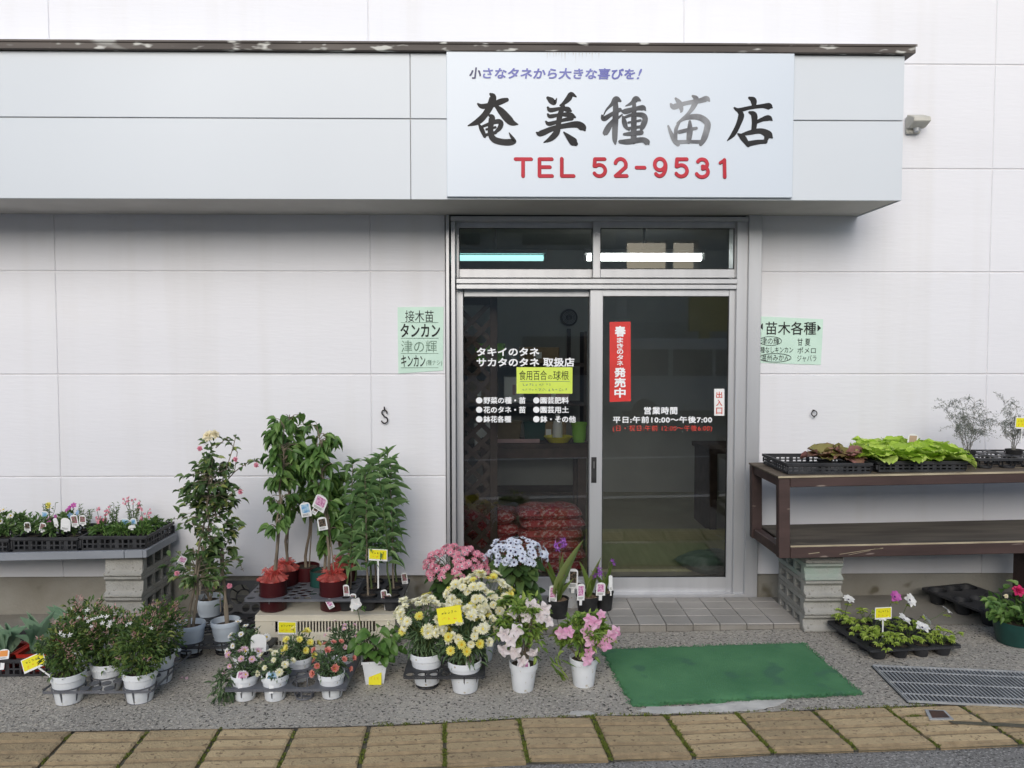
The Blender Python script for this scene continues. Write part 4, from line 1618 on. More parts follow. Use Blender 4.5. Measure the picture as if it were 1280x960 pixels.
# display bench with pots
yb = .95
zt_ = onY(680, 555, yb).z
t = thing('display_bench', 'dark wooden bench inside the shop with pots and a spray bottle on it', 'bench', (X(680, yb), yb, ZF))
a = pxbox(600, 555, 738, 566, yb)
x0, x1 = a[0] - t.location.x, a[1] - t.location.x
mb = MB()
mb.box(x0, x1, 0, .45, zt_ - ZF - .03, zt_ - ZF)
mb.box(x0, x1, .01, .03, zt_ - ZF - .11, zt_ - ZF - .031)
mb.build('bench_top', m_lattice, t, bevel=.003)
for x in (x0 + .02, x1 - .09):
    for y in (.035, .38):
        mb = MB()
        mb.box(x, x + .06, y, y + .06, 0, zt_ - ZF - .0305)
        mb.build('leg', m_lattice, t)


def ontop(px, y=yb + .12):
    return (X(px, y), y, zt_ + .0008)


m_lime = MT('lime_pot_plastic', (0.30, 0.62, 0.10), (0.26, 0.55, 0.08), rough=0.45)
m_yelpl = MT('yellow_saucer_plastic', (0.72, 0.66, 0.06), (0.65, 0.58, 0.05), rough=0.45)
m_pinkpl = MT('dusty_pink_plastic', (0.52, 0.36, 0.38), (0.46, 0.31, 0.33), rough=0.5)
m_tan = MT('tan_planter', (0.19, 0.15, 0.09), (0.15, 0.12, 0.07), rough=0.7)
t = thing('flower_pot', 'lime green pot on the bench inside beside the yellow saucer', 'flower pot', ontop(724))
mb = MB()
mb.lathe([(.001, 0), (.042, 0), (.055, .13), (.062, .131), (.063, .15), (.056, .15), (.05, .02), (.001, .018)], 22)
mb.build('pot', m_lime, t)
t = thing('saucer', 'shallow yellow saucer on the bench inside under the spray bottle', 'saucer', ontop(698))
mb = MB()
mb.lathe([(.001, 0), (.075, 0), (.105, .04), (.112, .041), (.108, .046), (.10, .04), (.07, .008), (.001, .008)], 26)
mb.build('dish', m_yelpl, t)
p = ontop(697)
t = thing('spray_bottle', 'white spray bottle standing in the yellow saucer inside', 'bottle', (p[0], p[1], p[2] + .009))
mb = MB()
mb.lathe([(.001, 0), (.036, 0), (.038, .01), (.038, .12), (.030, .15), (.014, .165), (.014, .18)], 20)
mb.build('bottle_body', m_card, t)
mb = MB()
mb.box(-.016, .012, -.05, .02, .181, .205)
mb.box(-.006, .006, -.045, -.035, .15, .1808)
mb.build('nozzle', m_card, t, bevel=.003)
t = thing('planter', 'dusty pink shallow planter tray on the bench inside', 'planter', ontop(648))
mb = MB()
mb.box(-.16, .16, -.06, .06, 0, .012)
mb.box(-.16, .16, -.062, -.056, .0125, .03)
mb.build('tray', m_pinkpl, t, bevel=.002)
for (px, w, mt, lb) in ((636, .085, m_tan, 'tan rectangular planter standing at the back of the bench inside'), (668, .075, m_greenpot, 'dark green rectangular planter at the back of the bench inside')):
    t = thing('planter', lb, 'planter', ontop(px, yb + .28))
    mb = MB()
    q = [(-w, 0), (w, 0), (w * 1.12, .13), (-w * 1.12, .13)]
    mb.add([(x, -.06, z) for x, z in q] + [(x, .06, z) for x, z in q], [(0, 1, 2, 3), (7, 6, 5, 4), (0, 4, 5, 1), (1, 5, 6, 2), (3, 7, 4, 0)])
    mb.box(-w * 1.18, w * 1.18, -.066, .066, .1305, .148)
    mb.build('planter_body', mt, t, bevel=.003)
p = onY(711, 397, y1_ - .01)
t = thing('wall_fan', 'dark round fan mounted high on the inside back wall', 'fan', p)
mb = MB()
mb.lathe([(.085, -.0), (.095, .02), (.09, .05), (.075, .06)], 26, 0, Matrix.Rotation(PI / 2, 4, 'X'))
for k in range(5):
    r_ = .02 + .014 * k
    mb.tube([(r_ * math.cos(q * PI / 10), -.055, r_ * math.sin(q * PI / 10)) for q in range(21)], .003, 5)
mb.build('guard', m_iron, t)
mb = MB()
mb.lathe([(.001, .045), (.03, .04), (.03, .0)], 14, 0, Matrix.Rotation(PI / 2, 4, 'X'))
mb.box(-.02, .02, -.02, .0, -.5, -.12)
mb.build('motor', m_iron, t)


def bag(loc, L, Wd, H, rz, label, mat, group):
    mb = MB()
    n, m = 18, 12
    V, F = [], []
    for s in (1, -1):
        for j in range(m + 1):
            for i in range(n + 1):
                u, v = i / n * 2 - 1, j / m * 2 - 1
                e = max(0, (1 - abs(u) ** 3.5)) ** .5 * max(0, (1 - abs(v) ** 3)) ** .5
                z = H / 2 + s * H / 2 * e * (1 + .12 * math.sin(u * 7 + v * 3 + loc[0] * 9))
                sh = 1 - .05 * abs(v) ** 2
                V.append((u * L / 2 * sh, v * Wd / 2, z))
    q = (n + 1) * (m + 1)
    for j in range(m):
        for i in range(n):
            a = j * (n + 1) + i
            F.append((a, a + 1, a + n + 2, a + n + 1))
            F.append((q + a, q + a + n + 1, q + a + n + 2, q + a + 1))
    mb.add(V, F, 0, None, True)
    o = mb.build('soil_bag', mat)
    o.location = loc
    o.rotation_euler = (0, 0, rz)
    tag(o, label, 'bag', group)


bx = X(688, .62)
ords = ['lowest', 'second lowest', 'third', 'fourth', 'fifth', 'topmost']
for k in range(6):
    bag((bx + U(-.02, .02), .62 + U(-.02, .02), ZF + .075 * k), .46, .34, .098, U(-.06, .06), 'red printed soil bag, %s in the tall pile behind the glass door' % ords[k], m_bag, 'soil bags in the tall pile')
bx = X(612, .85)
for k in range(4):
    bag((bx + U(-.02, .02), .85, ZF + .098 * k), .46, .36, .115, U(-.1, .1), 'red printed soil bag, %s in the pile behind the lattice screen' % ['lowest', 'second', 'third', 'topmost'][k], m_bag, 'soil bags behind the lattice')
m_palebag = MT('pale_bag', (0.26, 0.31, 0.29), (0.16, 0.20, 0.19), rough=0.4, scale=14)
bag((X(893, .55), .60, ZF + .003), .42, .34, .12, .5, 'pale printed soil bag lying on the floor inside the doorway', m_palebag, 'soil bags on the shop floor')
t = thing('rush_mat', 'wide pale straw coloured mat covering the shop floor', 'mat', (.9, 1.15, ZF))
mb = MB()
mb.box(-.9, 1.5, -.60, .62, .001, .02)
mb.build('mat_sheet', m_rush, t)
t = thing('shop_desk', 'dark desk standing at the back of the shop', 'desk', (X(905, 1.7), 1.7, ZF))
mb = MB()
mb.box(-.12, .9, 0, .6, .68, .72)
mb.build('desk_top', m_lattice, t)
for x in (-.10, .82):
    mb = MB()
    mb.box(x, x + .06, .03, .57, 0, .6795)
    mb.build('side_panel', m_lattice, t)

t = thing('seed_rack', 'tall dark shelf unit against the back wall inside the shop', 'shelf', (X(655, 2.9), 2.9, ZF))
mb = MB()
for x in (-.62, .60):
    mb.box(x, x + .03, 0, .4, 0, 1.75)
mb.build('side_panel', m_lattice, t)
for z in (.1, .55, 1.0, 1.4):
    mb = MB()
    mb.box(-.5895, .5995, .01, .4, z, z + .03)
    mb.build('shelf_board', m_lattice, t)
m_box1 = MT('brown_carton', (0.30, 0.22, 0.13), (0.25, 0.18, 0.11), rough=.8)
random.seed(3)
for k, (x, z, w, h, mt, lb) in enumerate([(-.45, 1.03, .13, .22, m_box1, 'brown carton on the second highest board of the shelf unit inside'), (-.1, 1.03, .10, .26, m_card, 'white box on the second highest board of the shelf unit inside'), (.3, 1.03, .16, .18, m_pinkpl, 'pinkish box on the second highest board of the shelf unit inside'),
                                          (-.3, .58, .2, .24, m_card, 'white carton low on the shelf unit inside'), (.25, .58, .18, .26, m_box1, 'brown carton low on the shelf unit inside'), (-.35, 1.43, .14, .2, m_lime, 'green box on the top board of the shelf unit inside'), (.15, 1.43, .2, .16, m_box1, 'flat brown carton on the top board of the shelf unit inside')]):
    b = thing('carton', lb, 'box', (t.location.x + x, 2.95, ZF + z + .001), U(-.1, .1))
    mb = MB()
    mb.box(-w, w, 0, .28, 0, h)
    mb.build('carton_body', mt, b, bevel=.004)
    mb = MB()
    mb.box(-w * .15, w * .15, -.0015, -.0003, h * .3, h * .7)
    mb.build('carton_label', m_card if mt is not m_card else m_pinkpl, b)

# ================================================================== ACROSS THE STREET (seen mirrored in the glass)
m_bldg = MT('old_render', (0.68, 0.68, 0.66), (0.58, 0.58, 0.57), rough=0.9, scale=1)
m_roofdark = MT('dark_roof', (0.07, 0.07, 0.075), rough=0.7)
m_winblue = MT('far_window', (0.05, 0.06, 0.07), rough=0.15, spec=0.6)
m_vanw = MT('white_van_paint', (0.7, 0.71, 0.72), rough=0.25, scale=2)
m_yelsign = MT('yellow_sign_board', (0.62, 0.47, 0.02), rough=0.5)
YB = -17.0
t = thing('corner_building', 'grey two storey building across the street with an open roof terrace', 'building', (0, YB, 0))
mb = MB()
mb.box(-24, 20, -6, 0, -.6, 3.9)
mb.box(-24, 3.36, -.6, 0, 3.9005, 5.0)
mb.box(5.6, 20, -.6, 0, 3.9005, 5.0)
mb.box(3.3605, 5.5995, -.6, 0, 4.72, 4.995)
mb.box(4.72, 4.88, -.3, -.02, 3.9005, 4.7195)
mb.build('building_wall', m_bldg, t)
mb = MB()
mb.box(-24.3, 3.5, -.9, .4, 5.0005, 5.15)
mb.box(5.4, 20.3, -.9, .4, 5.0005, 5.15)
mb.build('roof', m_roofdark, t)
for x in (-20, -16.5, -13, -9.5, -6, -2.5, 0.6, 6.4, 9.5, 13, 16.5):
    for z in (.9, 4.6):
        mb = MB()
        mb.box(x, x + 1.9, .0005, .04, z, z + (1.1 if z < 3 else .3))
        w_o = mb.build('window', m_winblue, t)
mb = MB()
mb.box(2.6, 5.4, .0005, .05, .0, 2.4)
mb.build('shutter', m_steel, t)
t = thing('street_sign', 'yellow sign frame standing across the street', 'sign', (5.3, -15.2, 0))
mb = MB()
mb.box(-.12, .12, -.1, .1, -.2, 2.1)
mb.build('post', m_yelsign, t)
mb = MB()
mb.box(-.4, 1.8, -.12, .12, 2.1005, 3.1)
mb.build('sign_face', m_yelsign, t)


def van():
    t = thing('parked_van', 'small white van parked across the street', 'van', (4.2, -12.4, -.02))
    mb = MB()
    prof = [(-1.7, .32), (1.7, .32), (1.72, .8), (1.55, .98), (1.05, 1.75), (.7, 1.88), (-1.6, 1.88), (-1.72, 1.7)]
    n = len(prof)
    mb.add([(x, -.74, z) for x, z in prof] + [(x, .74, z) for x, z in prof], [tuple(range(n)), tuple(range(2 * n - 1, n - 1, -1))] + [(i, i + n, (i + 1) % n + n, (i + 1) % n) for i in range(n)])
    mb.build('body', m_vanw, t, bevel=.05, segs=2)
    for (a, b) in ((-1.5, -.6), (-.5, .35), (.42, 1.0)):
        mb = MB()
        mb.box(a, b, .742, .752, 1.08, 1.65)
        mb.build('window', m_winblue, t)
    for x in (-1.1, 1.1):
        for y in (-.7, .7):
            mb = MB()
            mb.lathe([(.001, -.09), (.2, -.09), (.29, -.08), (.29, .08), (.2, .09), (.001, .09)], 20, 0, Matrix.Translation((x, y, .29)) @ Matrix.Rotation(PI / 2, 4, 'X'))
            mb.build('wheel', m_black, t)


van()
m_line = MT('white_road_paint', (0.82, 0.82, 0.80), (0.70, 0.70, 0.68), rough=0.8, scale=6)
for (y0, y1) in ((-3.52, -3.38), (-6.5, -6.36)):
    struct(sheet('road_marking', m_line, [(-30, y0), (30, y0), (30, y1), (-30, y1)], -.012))
t = thing('utility_pole', 'grey concrete utility pole across the street', 'pole', (2.9, -13.8, 0))
mb = MB()
mb.tube([(0, 0, -.3), (0, 0, 9)], [.16, .11], 14)
mb.build('pole_shaft', m_bldg, t)

# ================================================================== PLANTS
m_leaf_dark = LF('dark_leaf', [(0.030, 0.068, 0.021), (0.068, 0.128, 0.038), (0.112, 0.180, 0.053)], rough=0.38)
m_leaf_mid = LF('mid_leaf', [(0.065, 0.145, 0.035), (0.12, 0.23, 0.06), (0.21, 0.34, 0.09)], rough=0.42)
m_leaf_peach = LF('peach_leaf', [(0.11, 0.22, 0.08), (0.18, 0.31, 0.12), (0.27, 0.41, 0.17)], rough=0.5, transl=0.4)
m_leaf_cam = LF('camellia_leaf', [(0.06, 0.115, 0.04), (0.095, 0.165, 0.055), (0.14, 0.22, 0.075), (0.36, 0.40, 0.12)], rough=0.35, pos=[0, .45, .85, 1])
m_leaf_jas = LF('jasmine_leaf', [(0.055, 0.11, 0.03), (0.095, 0.17, 0.045), (0.16, 0.24, 0.06), (0.27, 0.30, 0.08)], rough=0.45, pos=[0, .4, .85, 1])
m_leaf_feather = LF('marguerite_leaf', [(0.085, 0.15, 0.07), (0.13, 0.215, 0.10), (0.2, 0.29, 0.14)], rough=0.6)
m_leaf_azal = LF('azalea_leaf', [(0.09, 0.17, 0.035), (0.20, 0.32, 0.06), (0.36, 0.47, 0.11)], rough=0.4)
m_leaf_lime = LF('lettuce_leaf', [(0.38, 0.58, 0.06), (0.49, 0.68, 0.10), (0.60, 0.74, 0.18)], rough=0.4, transl=0.4)
m_leaf_redl = LF('red_lettuce_leaf', [(0.22, 0.20, 0.06), (0.27, 0.13, 0.10), (0.36, 0.17, 0.16), (0.30, 0.33, 0.08)], rough=0.45, transl=0.3)
m_leaf_blue = LF('tulip_leaf', [(0.20, 0.33, 0.22), (0.28, 0.42, 0.28), (0.36, 0.48, 0.32)], rough=0.5)
m_leaf_anem = LF('anemone_leaf', [(0.24, 0.36, 0.05), (0.37, 0.49, 0.08), (0.50, 0.60, 0.14)], rough=0.5, transl=0.35)
m_leaf_grey = LF('wiry_grey_leaf', [(0.20, 0.22, 0.20), (0.30, 0.33, 0.29), (0.16, 0.2, 0.15)], rough=0.7)
m_leaf_orch = LF('orchid_leaf', [(0.20, 0.32, 0.08), (0.32, 0.43, 0.13), (0.50, 0.56, 0.24)], rough=0.4)
m_leaf_seed = LF('seedling_leaf', [(0.075, 0.150, 0.045), (0.135, 0.240, 0.075), (0.255, 0.360, 0.150)], rough=0.5)
m_wire = MT('grey_wiry_stem', (0.16, 0.15, 0.135), (0.24, 0.235, 0.21), rough=0.8, scale=40)
P_white = LF('white_petal', [(0.80, 0.80, 0.78), (0.88, 0.88, 0.87)], rough=0.5, transl=0.3)
P_cream = LF('cream_petal', [(0.86, 0.84, 0.56), (0.88, 0.87, 0.70), (0.87, 0.87, 0.80), (0.87, 0.82, 0.42)], rough=0.5, transl=0.3)
P_lemon = LF('lemon_petal', [(0.82, 0.76, 0.16), (0.85, 0.80, 0.26)], rough=0.5, transl=0.3)
P_pink = LF('pink_petal', [(0.66, 0.20, 0.30), (0.74, 0.29, 0.38), (0.80, 0.42, 0.50)], rough=0.5, transl=0.3)
P_palepink = LF('pale_pink_petal', [(0.74, 0.50, 0.60), (0.82, 0.64, 0.70), (0.66, 0.38, 0.52)], rough=0.5, transl=0.3)
P_salmon = LF('salmon_petal', [(0.74, 0.24, 0.20), (0.80, 0.38, 0.30)], rough=0.5, transl=0.3)
P_blue = LF('bluish_white_petal', [(0.66, 0.72, 0.86), (0.78, 0.82, 0.90)], rough=0.5, transl=0.3)
P_azpink = LF('azalea_pink_petal', [(0.78, 0.36, 0.57), (0.86, 0.56, 0.71)], rough=0.5, transl=0.3)
P_azpale = LF('azalea_white_petal', [(0.82, 0.74, 0.74), (0.86, 0.80, 0.80)], rough=0.5, transl=0.3)
P_purple = LF('purple_petal', [(0.32, 0.10, 0.48), (0.45, 0.18, 0.60)], rough=0.5, transl=0.3)
P_mag = LF('magenta_petal', [(0.50, 0.10, 0.40), (0.60, 0.16, 0.48)], rough=0.5, transl=0.3)
P_rose = LF('rose_petal', [(0.55, 0.015, 0.10), (0.66, 0.03, 0.16)], rough=0.5, transl=0.25)
P_camel = LF('camellia_petal', [(0.84, 0.76, 0.50), (0.86, 0.80, 0.62)], rough=0.5, transl=0.3)
P_bud = LF('jasmine_bud', [(0.45, 0.20, 0.20), (0.60, 0.36, 0.35), (0.70, 0.58, 0.52)], rough=0.5, transl=0.2)
C_yel = MT('flower_eye_yellow', (0.72, 0.50, 0.03), (0.60, 0.38, 0.02), rough=0.8, scale=300, bump=.5, bscale=400)
C_mz = MT('flower_eye_lemon', (0.80, 0.66, 0.12), (0.74, 0.56, 0.06), rough=0.8, scale=300, bump=.5, bscale=400)
C_dark = MT('flower_eye_dark', (0.03, 0.02, 0.06), (0.05, 0.03, 0.08), rough=0.8)
C_pink = MT('flower_eye_pale', (0.8, 0.7, 0.7), rough=0.8)


def keep_mesh(mb, name, mats):
    o = mb.build(name, mats)
    me = o.data
    bpy.data.objects.remove(o)
    return me


def daisy(name, petal, eye, n=16, r=1.0, pw=.3, inner=.18, eyer=.26, cup=.25, layers=1, notch=False, ring=None):
    """flower head facing +z, radius r"""
    out = []
    for var in range(3):
        mb = MB()
        for ly in range(layers):
            for k in range(n):
                a = 2 * PI * (k + .5 * ly) / n + U(-.06, .06)
                c = cup + .35 * ly + U(-.12, .12) + var * .12
                d = Vector((math.cos(a) * math.cos(c), math.sin(a) * math.cos(c), math.sin(c)))
                nn = Vector((-math.cos(a) * math.sin(c), -math.sin(a) * math.sin(c), math.cos(c)))
                L = r * (1 - inner) * U(.92, 1.05) * (1 - .22 * ly)
                leaf(mb, (math.cos(a) * inner * r, math.sin(a) * inner * r, .01 * ly), d, nn, L, r * pw, 'petal', 0)
        mb.lathe([(eyer * r, 0), (eyer * r * .95, eyer * r * .3), (eyer * r * .5, eyer * r * .55), (.0005, eyer * r * .6)], 9, 1)
        if ring:
            mb.lathe([(ring * r, .05 * r), (eyer * r, .07 * r)], 12, 2)
        out.append(keep_mesh(mb, name, [petal, eye] + ([C_pink] if ring else [])))
    return out


def trumpet(name, petal, eye):
    out = []
    for var in range(3):
        mb = MB()
        for k in range(5):
            a = 2 * PI * k / 5 + U(-.08, .08)
            c = .45 + U(-.15, .15)
            d = Vector((math.cos(a) * math.cos(c), math.sin(a) * math.cos(c), math.sin(c)))
            nn = Vector((-math.cos(a) * math.sin(c), -math.sin(a) * math.sin(c), math.cos(c)))
            leaf(mb, (0, 0, -.25), d, nn, 1.05, .84, 'round', 0)
        for k in range(6):
            a = U(0, 6.28)
            mb.tube([(0, 0, -.2), (.12 * math.cos(a), .12 * math.sin(a), .3), (.2 * math.cos(a), .2 * math.sin(a), .5)], .018, 4, 1)
        out.append(keep_mesh(mb, name, [petal, eye]))
    return out


def roseh(name, petal):
    out = []
    for var in range(2):
        mb = MB()
        for ly, (n, c, L, w) in enumerate([(6, .15, 1.0, .75), (6, .5, .9, .7), (5, .85, .75, .65), (4, 1.15, .6, .5), (3, 1.35, .5, .4)]):
            for k in range(n):
                a = 2 * PI * (k + .5 * ly) / n + U(-.1, .1)
                d = Vector((math.cos(a) * math.cos(c), math.sin(a) * math.cos(c), math.sin(c)))
                nn = Vector((-math.cos(a) * math.sin(c), -math.sin(a) * math.sin(c), math.cos(c)))
                leaf(mb, (0, 0, .03 * ly), d, nn, L, w, 'round', 0)
        out.append(keep_mesh(mb, name, [petal]))
    return out


F_marg = daisy('marguerite_flower', P_cream, C_mz, 17, 1, .36, .14, .21, .15, 3)
F_margl = daisy('lemon_flower', P_lemon, C_yel, 15, 1, .34, .2, .30, .3, 2)
F_dpink = daisy('pink_daisy', P_palepink, C_yel, 16, 1, .32, .2, .24, .35)
F_dwhite = daisy('white_daisy', P_white, C_yel, 15, 1, .34, .2, .28, .2)
F_salm = daisy('salmon_flower', P_salmon, C_yel, 14, 1, .42, .12, .16, .5, 3)
F_cinp = daisy('pink_cineraria', P_pink, C_dark, 9, 1, .52, .2, .16, .12, ring=.27)
F_cinb = daisy('bluish_cineraria', P_blue, C_dark, 10, 1, .52, .22, .24, .12)
F_anw = daisy('white_anemone', P_white, C_dark, 8, 1, .75, .1, .16, .18)
F_anm = daisy('magenta_anemone', P_mag, C_dark, 7, 1, .8, .1, .16, .3)
F_azw = trumpet('white_azalea', P_azpale, C_pink)
F_azp = trumpet('pink_azalea', P_azpink, C_pink)
F_rose = roseh('rose_bloom', P_rose)
F_cam = roseh('camellia_bloom', P_camel)
F_campink = roseh('small_pink_bloom', P_pink)
F_star = daisy('jasmine_star', P_white, C_yel, 5, 1, .42, .05, .06, .3)
F_tinypink = daisy('tiny_pink_flower', P_pink, C_yel, 5, 1, .7, .05, .12, .4)
F_tinymag = daisy('tiny_magenta_flower', P_mag, C_yel, 6, 1, .7, .05, .12, .4)
F_tinyyel = daisy('tiny_yellow_flower', P_lemon, C_yel, 10, 1, .5, .05, .2, .5, 2)
F_tinyblue = daisy('tiny_blue_flower', LF('sky_blue_petal', [(0.25, 0.42, 0.66), (0.4, 0.55, 0.75)]), C_yel, 5, 1, .7, .05, .12, .4)


def orch():
    out = []
    for var in range(2):
        mb = MB()
        for k in range(5):
            a = 2 * PI * k / 5 + .3
            d = Vector((math.cos(a), math.sin(a), .35))
            leaf(mb, (0, 0, 0), d, (0, 0, 1), 1, .34, 'ovate', 0)
        mb.tube([(0, 0, 0), (0, -.1, .45), (0, -.35, .6)], [.15, .2, .22], 7, 0)
        out.append(keep_mesh(mb, 'orchid_bloom', [P_purple]))
    return out


F_orch = orch()


def flower(root, kinds, loc, d, s, name='flower'):
    o = bpy.data.objects.new(name, random.choice(kinds))
    q = Vector(d).normalized().to_track_quat('Z', 'Y').to_matrix().to_4x4()
    o.matrix_local = Matrix.Translation(loc) @ q @ Matrix.Rotation(U(0, 6.28), 4, 'Z') @ Matrix.Scale(s, 4)
    o.parent = root
    col.objects.link(o)
    return o


def pot(root, r, h, mat=None, style='white', soil=None, tilt=0):
    mb = MB()
    mat = mat or m_white
    if style == 'white':
        pf = [(.001, 0), (r * .72, 0), (r * .74, .004), (r * .93, h * .78), (r * .955, h * .785), (r, h * .8), (r * 1.01, h * .985), (r * .99, h), (r * .95, h), (r * .92, h * .8), (r * .9, h * .7), (.001, h * .7)]
    elif style == 'ribbed':
        pf = [(.001, 0), (r * .75, 0), (r * .82, h * .45), (r * .86, h * .46), (r * .86, h * .5), (r * .88, h * .52), (r * .95, h * .82), (r, h * .83), (r * 1.02, h * .98), (r, h), (r * .95, h), (r * .92, h * .75), (.001, h * .75)]
    elif style == 'thin':
        pf = [(.001, 0), (r * .74, 0), (r * .76, .004), (r * .97, h * .93), (r, h * .935), (r * 1.01, h), (r * .975, h), (r * .93, h * .8), (.001, h * .8)]
    else:   # straight sleeve
        pf = [(.001, 0), (r * .95, 0), (r * .97, .006), (r * 1.0, h * .98), (r, h), (r * .97, h), (r * .95, h * .8), (.001, h * .8)]
    mb.lathe(pf, 28)
    mb.build('pot', mat, root)
    hs = {'white': .86, 'ribbed': .80, 'thin': .86, 'sleeve': .9}[style] * h
    mb = MB()
    n = 16
    V = [(0, 0, hs + .004)] + [(q * r * .93 / 2 * math.cos(2 * PI * k / n), q * r * .93 / 2 * math.sin(2 * PI * k / n), hs + U(-.003, .004)) for q in (1, 2) for k in range(n)]
    F = [(0, 1 + k, 1 + (k + 1) % n) for k in range(n)] + [(1 + k, 1 + n + k, 1 + n + (k + 1) % n, 1 + (k + 1) % n) for k in range(n)]
    mb.add(V, F, 0, None, True)
    if soil is m_gravel:
        for _ in range(60):
            a, q = U(0, 6.28), r * .85 * math.sqrt(U(0, 1))
            s = U(.004, .009)
            mb.lathe([(.0005, -s * .6), (s, 0), (.0005, s * .6)], 5, 0, Matrix.Translation((q * math.cos(a), q * math.sin(a), hs + .004)))
    mb.build('soil', soil or m_soil, root)
    return hs


def bush(mb, c, rad, n, L, Wd, kind='ovate', mi=0, shell=.45, up=.35, zlo=-.6, jit=.7):
    c = Vector(c)
    for _ in range(n):
        d = rdir(zlo, 1)
        u = U(0, 1) ** shell
        lump = 1 + .18 * math.sin(d.x * 5 + c.x * 9) * math.cos(d.y * 4 + d.z * 6 + c.x * 7)
        p = c + Vector((d.x * rad[0], d.y * rad[1], d.z * rad[2])) * u * lump
        dd = d + Vector((U(-jit, jit), U(-jit, jit), U(-jit, jit) + up))
        s = U(.65, 1.2)
        leaf(mb, p, dd, Vector((U(-.5, .5), U(-.8, .3), 1)), L * s, Wd * s, kind, mi)


def curve(p0, p1, sag=.0, n=6, jit=0.0):
    p0, p1 = Vector(p0), Vector(p1)
    out = []
    for i in range(n + 1):
        t = i / n
        p = p0.lerp(p1, t)
        p.z += sag * math.sin(PI * t)
        if 0 < i < n:
            p += Vector((U(-jit, jit), U(-jit, jit), U(-jit, jit)))
        out.append(p)
    return out


def dome_flowers(root, mb, kinds, c, rad, n, s, base, stem_mi=1, zlo=-.1, tilt_front=.35, jit=.1, name='flower', stems=True, gaps=0.0):
    """flower heads over an ellipsoid dome, each on a stem to the base"""
    g = PI * (3 - math.sqrt(5))
    for i in range(n):
        z = 1 - (1 - zlo) * (i + .5) / n
        z = max(zlo, min(1, z + U(-jit, jit)))
        a = i * g + U(-.25, .25)
        r = math.sqrt(max(0, 1 - z * z))
        d = Vector((r * math.cos(a), r * math.sin(a), z))
        q = U(.80, 1.10)
        if gaps and math.sin(d.x * 7 + c[2] * 40) * math.sin(d.y * 6 + d.z * 8 + n) > gaps:
            continue
        p = Vector(c) + Vector((d.x * rad[0], d.y * rad[1], d.z * rad[2])) * q
        if p.y > c[1] + rad[1] * .75:
            continue
        fd = d + Vector((U(-.45, .45), -tilt_front + U(-.45, .45), .35))
        flower(root, kinds, p, fd, s * U(.72, 1.15), name)
        if stems:
            b = Vector(base) + Vector((U(-.02, .02), U(-.02, .02), 0))
            mid = b.lerp(p, .55) + Vector((0, 0, .03))
            mb.tube([b, mid, p], .0014, 4, stem_mi, None, False)


def plant(name, label, loc, cat='potted plant', group=None, rz=0):
    return thing(name, label, cat, loc, rz, group)


GR = 'potted plants for sale'

# ------------------------------------------------------------------ little labels and price cards
def plant_label(loc, w, h, label, pic=None, rz=0, rx=0.12, ry=0.0, group='plant labels stuck in the pots', stick=.05, cat='plant label'):
    t = MB()
    n = 6
    pts = [(-w / 2, 0), (w / 2, 0), (w / 2, h - w * .3)] + [(w / 2 * math.cos(k * PI / n), h - w * .3 + w * .3 * math.sin(k * PI / n)) for k in range(1, n)] + [(-w / 2, h - w * .3)]
    m = len(pts)
    t.add([(x, 0, z) for x, z in pts] + [(x, .0012, z) for x, z in pts], [tuple(range(m)), tuple(range(2 * m - 1, m - 1, -1))] + [(i, i + m, (i + 1) % m + m, (i + 1) % m) for i in range(m)])
    t.box(-w * .18, w * .18, .0001, .0011, -stick, -.0001, 0)
    a, b = -w * .36, w * .36
    t.add([(a, -.0006, h * .28), (b, -.0006, h * .28), (b, -.0006, h * .86), (a, -.0006, h * .86)], [(0, 1, 2, 3)], 1)
    for k in range(3):
        z = h * (.08 + .055 * k)
        t.add([(a, -.0006, z), (b * U(.2, 1), -.0006, z), (b * .9, -.0006, z + h * .02), (a, -.0006, z + h * .02)], [(0, 1, 2, 3)], 2)
    o = t.build('plant_label', [m_card, pic or m_pic, m_pen])
    o.location = loc
    o.rotation_euler = (rx, ry, rz)
    return tag(o, label, cat, group)


def price_card(loc, w, h, label, rz=0, rx=.25, ry=0, stick=.1, border=True, lines=2, red=True):
    t = thing('price_card', label, 'price card', loc, 0, None)
    t.rotation_euler = (rx, ry, rz)
    mb = MB()
    mb.box(-w / 2, w / 2, 0, .0015, 0, h)
    mb.build('card', m_card if border else m_yel, t)
    mb = MB()
    e = .004 if border else .0
    if border:
        mb.box(-w / 2 + e, w / 2 - e, -.0008, -.0001, e + h * .08, h - e)
        mb.build('yellow_face', m_yel, t)
    mb = MB()
    for k in range(lines):
        z0 = h * (.68 - .34 * k)
        for q in range(5 if k == 0 else 3):
            for s_ in range(3):
                xa = -w * .34 + w * .68 * (q + U(.1, .4)) / (5 if k == 0 else 3)
                za = z0 + U(-.09, .09) * h
                xb, zb = xa + U(.01, .09) * w, z0 + U(-.09, .09) * h
                brush(mb, [(xa, za, w * .014), (xb, zb, w * .014)], lambda a, b: (a, b), -.0012 - .00004 * (s_ + 3 * q), (1 if (k == 1 and red) else 0), 1, False)
    mb.build('handwriting', [m_pen, m_orange], t)
    if stick:
        mb = MB()
        mb.box(-.004, .004, .0016, .003, -stick, h * .5)
        mb.build('stick', m_card, t)
    return t


# ------------------------------------------------------------------ jasmine carrier (front, far side of the board stack)
def local(root, p):
    return Vector(p) - Vector(root.location)


